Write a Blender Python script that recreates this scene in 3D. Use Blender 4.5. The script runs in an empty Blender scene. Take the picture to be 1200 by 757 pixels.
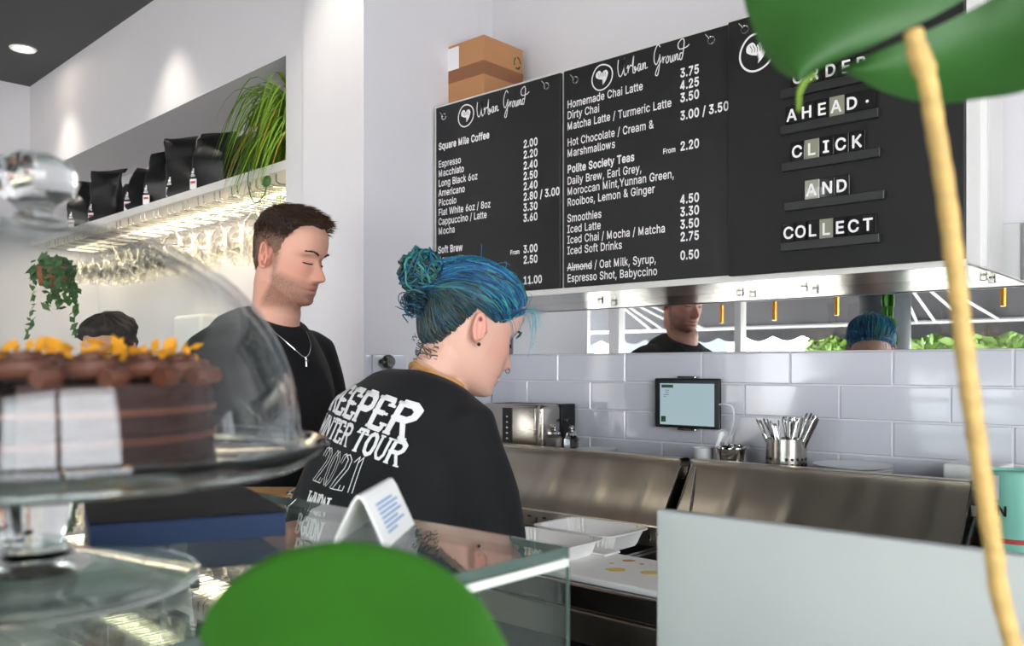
import bpy, bmesh, math, random
import numpy as np
from mathutils import Vector, Matrix, noise, Quaternion
from mathutils.bvhtree import BVHTree
random.seed(7)
rnd = random.uniform
SC = bpy.context.scene
COL = SC.collection
V = Vector
UP = V((0, 0, 1))
PI = math.pi

# ------------------------------------------------------------------ camera, world, big lights, exposure
E = 1.34                                    # eye height
FL = 1030.0                                 # focal length in pixels of the 1200 px wide frame
FWD = V((-.6687, .7435, 0)); RGT = V((.7435, .6687, 0))
cam = bpy.data.cameras.new('camera')
cam.sensor_width = 36; cam.lens = 36 * FL / 1200
cam.shift_y = (430 - 378.5) / 1200
cam.clip_start = .02
cam.dof.use_dof = True; cam.dof.focus_distance = 2.05; cam.dof.aperture_fstop = 7.0
camo = bpy.data.objects.new('camera', cam); COL.objects.link(camo)
camo.location = (0, 0, E); camo.rotation_euler = (PI / 2, 0, math.atan2(.6687, .7435))
SC.camera = camo

W = bpy.data.worlds.new('sky'); SC.world = W; W.use_nodes = True
bg = W.node_tree.nodes['Background']
bg.inputs[0].default_value = (.93, .96, 1, 1); bg.inputs[1].default_value = 7.5
SC.view_settings.view_transform = 'Standard'; SC.view_settings.look = 'None'
SC.view_settings.exposure = .88; SC.view_settings.gamma = 1
SC.view_settings.use_curve_mapping = False
SC.cycles.max_bounces = 14; SC.cycles.transmission_bounces = 14; SC.cycles.glossy_bounces = 6
SC.cycles.diffuse_bounces = 5; SC.cycles.transparent_max_bounces = 16
SC.cycles.caustics_refractive = False; SC.cycles.caustics_reflective = False
SC.cycles.sample_clamp_indirect = 6

def area(name, loc, rot, sx, sy, power, col=(1, 1, 1), portal=False):
    l = bpy.data.lights.new(name, 'AREA'); l.shape = 'RECTANGLE'; l.size = sx; l.size_y = sy
    l.energy = power; l.color = col
    if portal: l.cycles.is_portal = True
    o = bpy.data.objects.new(name, l); COL.objects.link(o); o.location = loc; o.rotation_euler = rot
    return o
# daylight comes in through the shop front (-Y) and the side window (+X)
area('front_window_portal', (-2.2, -2.58, 1.5), (PI / 2, 0, 0), 6.6, 2.5, 1, portal=True)
area('side_window_portal', (2.18, -.35, 1.5), (0, PI / 2, 0), 2.4, 2.3, 1, portal=True)

# ------------------------------------------------------------------ pixel rays -> places at real distances
CAM = V((0, 0, E))
def ray(x, y): return FWD + RGT * ((x - 600) / FL) + UP * ((430 - y) / FL)
def PD(x, y, d): return CAM + ray(x, y) * d
def PY(x, y, Y): r = ray(x, y); return CAM + r * (Y / r.y)
def PX(x, y, X): r = ray(x, y); return CAM + r * (X / r.x)
def PZ(x, y, z): r = ray(x, y); return CAM + r * ((z - E) / r.z)
WY = 2.2                                    # plane of the tiled wall
def MR(x, y, Y):                            # what the wall mirror shows at depth Y
    p = PY(x, y, 2 * WY - Y); return V((p.x, Y, p.z))
# frame of the left wall: s runs away along it, n comes out of it into the room
LC = V((-2.08, 1.652, 0)); LA = V((-.9987, .0504, 0)); LN = V((-.0504, -.9987, 0))
def LW(s, n, z): return LC + LA * s + LN * n + UP * z
def PL(x, y, n=0):
    r = ray(x, y); o = LC + LN * n
    return CAM + r * ((o - CAM).dot(LN) / r.dot(LN))
def Ls(p): return (p - LC).dot(LA)

# ------------------------------------------------------------------ materials
def lin(h):
    h = h.lstrip('#'); c = [int(h[i:i + 2], 16) / 255 for i in (0, 2, 4)]
    return tuple(x / 12.92 if x <= .04045 else ((x + .055) / 1.055) ** 2.4 for x in c) + (1,)
def mat(name, col, rough=.5, metal=0, var=0, vscale=6, bump=0, bscale=60, spec=.5, coat=0, emit=None, estr=0,
        trans=0, ior=1.45, stretch=None, sub=0, attr=None, sheen=0):
    m = bpy.data.materials.new(name); m.use_nodes = True
    nt = m.node_tree; b = nt.nodes['Principled BSDF']
    c = lin(col) if isinstance(col, str) else col
    b.inputs['Base Color'].default_value = c
    b.inputs['Roughness'].default_value = rough; b.inputs['Metallic'].default_value = metal
    b.inputs['Specular IOR Level'].default_value = spec; b.inputs['Coat Weight'].default_value = coat
    b.inputs['Transmission Weight'].default_value = trans; b.inputs['IOR'].default_value = ior
    b.inputs['Sheen Weight'].default_value = sheen
    if sub:
        b.inputs['Subsurface Weight'].default_value = sub
        b.inputs['Subsurface Radius'].default_value = (.012, .004, .002); b.inputs['Subsurface Scale'].default_value = 1
    if emit:
        b.inputs['Emission Color'].default_value = lin(emit) if isinstance(emit, str) else emit
        b.inputs['Emission Strength'].default_value = estr
    def coords(st):
        tc = nt.nodes.new('ShaderNodeTexCoord')
        if st:
            mp = nt.nodes.new('ShaderNodeMapping'); mp.inputs['Scale'].default_value = st
            nt.links.new(tc.outputs['Object'], mp.inputs[0]); return mp.outputs[0]
        return tc.outputs['Object']
    if attr:
        a = nt.nodes.new('ShaderNodeAttribute'); a.attribute_name = attr
        nt.links.new(a.outputs['Color'], b.inputs['Base Color'])
    elif var:
        n = nt.nodes.new('ShaderNodeTexNoise'); n.inputs['Scale'].default_value = vscale; n.inputs['Detail'].default_value = 5
        nt.links.new(coords(stretch), n.inputs['Vector'])
        mx = nt.nodes.new('ShaderNodeMix'); mx.data_type = 'RGBA'
        mx.inputs[6].default_value = tuple(x * (1 - var) for x in c[:3]) + (1,)
        mx.inputs[7].default_value = tuple(min(1, x * (1 + var)) for x in c[:3]) + (1,)
        nt.links.new(n.outputs[0], mx.inputs[0]); nt.links.new(mx.outputs[2], b.inputs['Base Color'])
        if metal > .5:
            mr = nt.nodes.new('ShaderNodeMapRange'); mr.inputs[3].default_value = rough * .7; mr.inputs[4].default_value = rough * 1.35
            nt.links.new(n.outputs[0], mr.inputs[0]); nt.links.new(mr.outputs[0], b.inputs['Roughness'])
    if bump:
        n = nt.nodes.new('ShaderNodeTexNoise'); n.inputs['Scale'].default_value = bscale; n.inputs['Detail'].default_value = 4
        nt.links.new(coords(stretch), n.inputs['Vector'])
        bp = nt.nodes.new('ShaderNodeBump'); bp.inputs['Strength'].default_value = bump; bp.inputs['Distance'].default_value = .003
        nt.links.new(n.outputs[0], bp.inputs['Height']); nt.links.new(bp.outputs[0], b.inputs['Normal'])
    return m
def glass(name, tint=(1, 1, 1, 1), rough=0, ior=1.45):
    m = mat(name, tint, rough, trans=1, ior=ior); return m
M = dict(
    wall=mat('white_painted_plaster', '#dcdade', .6, var=.03, vscale=3, bump=.08, bscale=90),
    ceil=mat('dark_grey_paint', '#4b4c4e', .7, var=.05),
    floor=mat('grey_floor', '#6b6763', .45, var=.15, vscale=4),
    grout=mat('white_grout', '#e2e1e4', .8),
    tile=mat('lavender_grey_glazed_tile', '#cfd0d9', .12, var=.03, vscale=5, bump=.03, bscale=14, coat=.3),
    whitegloss=mat('white_gloss', '#e8e8e6', .25),
    frame=mat('off_white_frame', '#dedcd8', .35),
    board=mat('black_chalkboard', '#161618', .5, var=.15, vscale=9, bump=.05, bscale=200),
    board2=mat('black_felt_board', '#0f100f', .6, var=.2, vscale=14, bump=.08, bscale=250),
    print=mat('white_print', '#eeecec', .5),
    mirror=mat('mirror', (.9, .92, .92, 1), .0, 1),
    steel=mat('brushed_steel', '#b3aea6', .24, 1, var=.12, vscale=10, stretch=(1, 1, 9), bump=.05, bscale=30),
    steelw=mat('highlight_streak_steel', '#c4bbac', .33, 1, var=.14, vscale=2, stretch=(9, .4, .4), bump=.0),  # vertical highlights put into the colour and roughness as streaks
    chrome=mat('polished_steel', '#c9c8c6', .1, 1),
    dark=mat('dark_recess', '#17181a', .55),
    black=mat('black_plastic', '#121315', .35),
    card=mat('corrugated_cardboard', '#b9855b', .8, var=.06, vscale=5, stretch=(1, 1, 12)),
    tape=mat('brown_tape', '#8d5c3c', .4),
    paper=mat('white_paper', '#efeef0', .7),
    green=mat('green_print', '#2a5a3c', .6),
    red=mat('red_print', '#b5453f', .6),
    bag=mat('black_coffee_bag_foil', '#141416', .38, bump=.35, bscale=22),
    glass=glass('clear_glass'),
    gedge=glass('greenish_glass', (.95, .985, .975, 1)),
    wglass=glass('crystal', (1, .99, .96, 1)),
    cake=mat('chocolate_sponge', '#2e1712', .75, var=.25, vscale=40, bump=.6, bscale=90),
    frost=mat('chocolate_buttercream', '#5e3524', .5, var=.12, vscale=20, bump=.2, bscale=40),
    petal=mat('orange_marigold_petal', '#f0a21a', .6, var=.15, vscale=30),
    napkin=mat('black_textile', '#26282d', .85, var=.12, vscale=80, bump=.2, bscale=300),
    navy=mat('navy_textile', '#1c2f4e', .8, var=.12, vscale=60, bump=.2, bscale=300),
    shirt=mat('black_cotton', '#0d0e11', .85, var=.18, vscale=7, bump=.35, bscale=14, sheen=.04),
    trouser=mat('black_denim', '#15161a', .9),
    shoe=mat('black_leather', '#101010', .4),
    leaf=mat('deep_green_leaf', '#36761c', .5, var=.22, vscale=7),
    leafd=mat('dark_green_leaf', '#244e18', .6, var=.5, vscale=14),
    spider=mat('spider_plant_green', '#7aa02e', .45, var=.35, vscale=9),
    spidery=mat('dry_leaf_yellow', '#c8a03c', .6, var=.2),
    ivy=mat('ivy_green', '#47703a', .5, var=.3, vscale=20),
    tan=mat('tan_bark', '#b39558', .7, var=.45, vscale=30, stretch=(1, 1, 4), bump=.5, bscale=60),
    pot=mat('pale_ceramic', '#b9c2c4', .4),
    terra=mat('terracotta', '#a9663f', .8),
    wood=mat('pale_wood', '#c79a5f', .5, var=.25, vscale=8, stretch=(1, 9, 9)),
    screen=mat('tablet_screen', '#10151a', .08, emit='#b6cfd6', estr=.42, coat=.5),
    cable=mat('white_cable', '#f2f2f2', .4),
    tin=mat('mint_green_tin', '#7fc0ad', .4),
    plastic=mat('white_plastic', '#f0efec', .4),
    panel=mat('white_acrylic_panel', '#a9afad', .3),
    strap=mat('tan_leather', '#c08a4a', .6),
    silver=mat('silver', '#d8d8d8', .2, 1),
    brass=mat('brass', '#c08a3e', .25, 1),
    awn=mat('grey_awning_fabric', '#4c4c50', .8),
    whitepaint=mat('white_painted_metal', '#f2f2f2', .4),
    column=mat('dark_grey_column', '#3b4245', .5),
    street=mat('pale_paving', '#b9b4ac', .8, var=.1),
    house=mat('pale_render', '#dcd8cf', .8, var=.05),
    houseb=mat('window_dark', '#49525a', .2),
    treeg=mat('street_tree_green', '#5d7a35', .6, var=.3, vscale=3),
    trunk=mat('tree_bark', '#5b4a3a', .9),
    sauce=mat('orange_sauce', '#c07a1c', .35),
    mustard=mat('yellow_sauce', '#d9b53a', .35),
    led=mat('warm_led', '#ffe9c4', .5, emit='#ffdfae', estr=2),
    lamp=mat('lamp_glow', '#ffffff', .5, emit='#fff0da', estr=25),
    pan=mat('dark_steel_pan', '#6d6a66', .35, 1),
    blueprint=mat('blue_print', '#5f93c9', .6),
    bottle=mat('clear_bottle_plastic', '#dfe6ea', .15, coat=.5),
    food=mat('mixed_salad', '#7a6a3a', .8, var=.5, vscale=40, bump=.5),
)
def checker(name, c1, c2, scale):
    m = mat(name, c1, .85); nt = m.node_tree; ck = nt.nodes.new('ShaderNodeTexChecker')
    tc = nt.nodes.new('ShaderNodeTexCoord'); ck.inputs['Scale'].default_value = scale
    ck.inputs[1].default_value = lin(c1); ck.inputs[2].default_value = lin(c2)
    nt.links.new(tc.outputs['Object'], ck.inputs[0]); nt.links.new(ck.outputs[0], nt.nodes['Principled BSDF'].inputs[0]); return m
M['check'] = checker('checked_towel_cloth', '#e6e6ea', '#4a4e5c', 120)

# ------------------------------------------------------------------ mesh helpers
class MB:
    def __init__(s): s.v = []; s.f = []; s.c = None
    def add(s, vs, fs):
        k = len(s.v); s.v += [tuple(p) for p in vs]; s.f += [tuple(i + k for i in f) for f in fs]; return s
    def box(s, a, b, m=None):
        x0, y0, z0 = a; x1, y1, z1 = b
        vs = [V((x, y, z)) for z in (z0, z1) for x, y in ((x0, y0), (x1, y0), (x1, y1), (x0, y1))]
        if m: vs = [m @ p for p in vs]
        return s.add(vs, [(3, 2, 1, 0), (4, 5, 6, 7), (0, 1, 5, 4), (1, 2, 6, 5), (2, 3, 7, 6), (3, 0, 4, 7)])
    def rbox(s, a, b, r=.004, seg=2, m=None):        # bevelled box
        bm = bmesh.new(); mb = MB().box(a, b)
        vs = [bm.verts.new(p) for p in mb.v]
        for f in mb.f: bm.faces.new([vs[i] for i in f])
        bmesh.ops.bevel(bm, geom=bm.edges[:], offset=r, segments=seg, profile=.5, affect='EDGES')
        bm.verts.index_update()
        s.add([(m @ v.co) if m else v.co.copy() for v in bm.verts], [[v.index for v in f.verts] for f in bm.faces]); bm.free(); return s
    def prism(s, pts, off):                          # planar outline extruded by off
        n = len(pts); off = V(off); pts = [V(p) for p in pts]
        return s.add(pts + [p + off for p in pts], [tuple(range(n - 1, -1, -1)), tuple(range(n, 2 * n))] + [(i, (i + 1) % n, n + (i + 1) % n, n + i) for i in range(n)])
    def tube(s, path, r, seg=8, cap=True, rnd_end=False):
        path = [V(p) for p in path]; n = len(path)
        rs = [r] * n if not hasattr(r, '__len__') else list(r)
        if rnd_end:
            d0 = (path[0] - path[1]).normalized(); d1 = (path[-1] - path[-2]).normalized()
            pre = [(path[0] + d0 * rs[0] * math.sin(a), rs[0] * math.cos(a)) for a in (1.35, .95, .5)]
            post = [(path[-1] + d1 * rs[-1] * math.sin(a), rs[-1] * math.cos(a)) for a in (.5, .95, 1.35)]
            path = [p for p, _ in pre] + path + [p for p, _ in post]; rs = [q for _, q in pre] + rs + [q for _, q in post]; n = len(path)
        t = (path[1] - path[0]).normalized()
        u = t.orthogonal().normalized(); vs = []; fs = []
        for i, p in enumerate(path):
            t = (path[min(i + 1, n - 1)] - path[max(i - 1, 0)])
            if t.length < 1e-9: t = UP
            t = t.normalized(); u = (u - t * u.dot(t))
            u = u.normalized() if u.length > 1e-6 else t.orthogonal().normalized()
            w = t.cross(u)
            for k in range(seg):
                a = 2 * PI * k / seg; vs.append(p + (u * math.cos(a) + w * math.sin(a)) * rs[i])
        for i in range(n - 1):
            for k in range(seg):
                fs.append((i * seg + k, i * seg + (k + 1) % seg, (i + 1) * seg + (k + 1) % seg, (i + 1) * seg + k))
        if cap: fs += [tuple(range(seg - 1, -1, -1)), tuple((n - 1) * seg + k for k in range(seg))]
        return s.add(vs, fs)
    def lathe(s, prof, c=(0, 0, 0), seg=40, m=None):   # prof: list of (r, z)
        c = V(c); vs = []; fs = []; n = len(prof); idx = []
        for r, z in prof:
            if r < 1e-6: idx.append([len(vs)] * seg); vs.append(V((0, 0, z)))
            else:
                idx.append(list(range(len(vs), len(vs) + seg)))
                vs += [V((r * math.cos(2 * PI * k / seg), r * math.sin(2 * PI * k / seg), z)) for k in range(seg)]
        for i in range(n - 1):
            for k in range(seg):
                k2 = (k + 1) % seg; q = [idx[i][k], idx[i][k2], idx[i + 1][k2], idx[i + 1][k]]
                q = list(dict.fromkeys(q))
                if len(q) > 2: fs.append(tuple(q))
        return s.add([(m @ p if m else p) + c for p in vs], fs)
    def loft(s, secs, seg=32, e=2.2):                # secs: (centre, axis u * half, axis v * half)
        vs = []; fs = []; n = len(secs); p = 2 / e
        for c, u, v in secs:
            for k in range(seg):
                a = 2 * PI * k / seg; ca, sa = math.cos(a), math.sin(a)
                vs.append(V(c) + V(u) * math.copysign(abs(ca) ** p, ca) + V(v) * math.copysign(abs(sa) ** p, sa))
        for i in range(n - 1):
            for k in range(seg): fs.append((i * seg + k, i * seg + (k + 1) % seg, (i + 1) * seg + (k + 1) % seg, (i + 1) * seg + k))
        fs += [tuple(range(seg - 1, -1, -1)), tuple((n - 1) * seg + k for k in range(seg))]
        return s.add(vs, fs)
    def ball(s, c, r, seg=16, m=None):
        r = r if hasattr(r, '__len__') else (r, r, r)
        vs = [V((0, 0, 1))]; fs = []; h = seg // 2
        for i in range(1, h):
            for k in range(seg):
                a = PI * i / h; b = 2 * PI * k / seg; vs.append(V((math.sin(a) * math.cos(b), math.sin(a) * math.sin(b), math.cos(a))))
        vs.append(V((0, 0, -1))); L = len(vs) - 1
        for k in range(seg):
            fs.append((0, 1 + k, 1 + (k + 1) % seg)); fs.append((L, L - seg + (k + 1) % seg, L - seg + k))
        for i in range(h - 2):
            for k in range(seg): fs.append((1 + i * seg + k, 1 + (i + 1) * seg + k, 1 + (i + 1) * seg + (k + 1) % seg, 1 + i * seg + (k + 1) % seg))
        R = [V((p.x * r[0], p.y * r[1], p.z * r[2])) for p in vs]
        return s.add([(m @ p if m else p) + V(c) for p in R], fs)
    def join(s, o): return s.add(o.v, o.f)
    def xf(s, m): s.v = [tuple(m @ V(p)) for p in s.v]; return s
    def mesh(s, name, smooth=False, ang=None):
        me = bpy.data.meshes.new(name); me.from_pydata(s.v, [], s.f); me.validate(); me.update()
        bm = bmesh.new(); bm.from_mesh(me); bmesh.ops.recalc_face_normals(bm, faces=bm.faces[:]); bm.to_mesh(me); bm.free()
        if smooth:
            me.polygons.foreach_set('use_smooth', [True] * len(me.polygons))
            if ang:
                try: me.set_sharp_from_angle(angle=math.radians(ang))
                except Exception: pass
        if s.c is not None and len(s.c) == len(me.vertices):
            at = me.color_attributes.new('Col', 'FLOAT_COLOR', 'POINT')
            at.data.foreach_set('color', np.array(s.c, dtype=np.float32).ravel())
        return me

def props(o, label=None, cat=None, group=None, kind=None):
    for k, v in (('label', label), ('category', cat), ('group', group), ('kind', kind)):
        if v: o[k] = v
    return o
def link(name, me, m, parent=None):
    o = bpy.data.objects.new(name, me)
    if m is not None: me.materials.clear(); me.materials.append(m)
    COL.objects.link(o)
    if parent is not None: o.parent = parent
    return o
def wloc(o):
    l = V(o.location)
    while o.parent: o = o.parent; l += V(o.location)
    return l
def part(name, mb, m, parent=None, smooth=False, ang=40, label=None):   # built in world coordinates, stored relative to its thing
    if parent is not None:
        d = wloc(parent); mb.v = [(p[0] - d.x, p[1] - d.y, p[2] - d.z) for p in mb.v]
    o = link(name, mb.mesh(name, smooth, ang), m, parent)
    if label: o['label'] = label
    return o
def thing(name, label, cat, loc=(0, 0, 0), group=None, kind=None):
    o = bpy.data.objects.new(name, None); COL.objects.link(o); o.location = loc; o.empty_display_size = .05
    return props(o, label, cat, group, kind)
def single(name, mb, m, label, cat, loc=None, group=None, smooth=False, ang=40, kind=None):
    if loc is None:
        a = np.array(mb.v); loc = (float(a[:, 0].mean()), float(a[:, 1].mean()), float(a[:, 2].min()))
    l = V(loc); mb.v = [(p[0] - l.x, p[1] - l.y, p[2] - l.z) for p in mb.v]
    o = link(name, mb.mesh(name, smooth, ang), m); o.location = loc
    return props(o, label, cat, group, kind)
def struct(name, mb, m, smooth=False): return props(part(name, mb, m, None, smooth), kind='structure')
def dup(root, loc, rotz=0, label=None):
    r = root.copy(); COL.objects.link(r); r.location = loc; r.rotation_euler = (0, 0, rotz)
    if label: r['label'] = label
    for ch in list(root.children):
        c = ch.copy(); COL.objects.link(c); c.parent = r
        for g in ch.children: d = g.copy(); COL.objects.link(d); d.parent = c
    return r
def tomesh(o):
    bpy.context.view_layer.update()
    dg = bpy.context.evaluated_depsgraph_get()
    return bpy.data.meshes.new_from_object(o.evaluated_get(dg))
def width(mb): return max(p[0] for p in mb.v) if mb.v else 0
def spline(pts, n=6):
    P = [V(tuple(p) + (0,) * (3 - len(p))) for p in pts]; out = []
    Q = [P[0] * 2 - P[1]] + P + [P[-1] * 2 - P[-2]]
    for i in range(1, len(Q) - 2):
        a, b, c, d = Q[i - 1:i + 3]
        for k in range(n):
            t = k / n
            out.append(.5 * ((2 * b) + (c - a) * t + (2 * a - 5 * b + 4 * c - d) * t * t + (3 * b - a - 3 * c + d) * t ** 3))
    return out + [P[-1]]
def ribbon(mb, pts, w):                                     # flat stroke in the XY plane
    P = [V(tuple(p)[:2] + (0,)) for p in pts]; vs = []; n = len(P)
    for i, p in enumerate(P):
        t = (P[min(i + 1, n - 1)] - P[max(i - 1, 0)]); t = t.normalized() if t.length > 1e-9 else V((1, 0, 0))
        q = V((-t.y, t.x, 0)) * (w / 2); vs += [p + q, p - q]
    return mb.add(vs, [(2 * i, 2 * i + 1, 2 * i + 3, 2 * i + 2) for i in range(n - 1)])
def smooth01(t): t = min(1, max(0, t)); return t * t * (3 - 2 * t)

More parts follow.
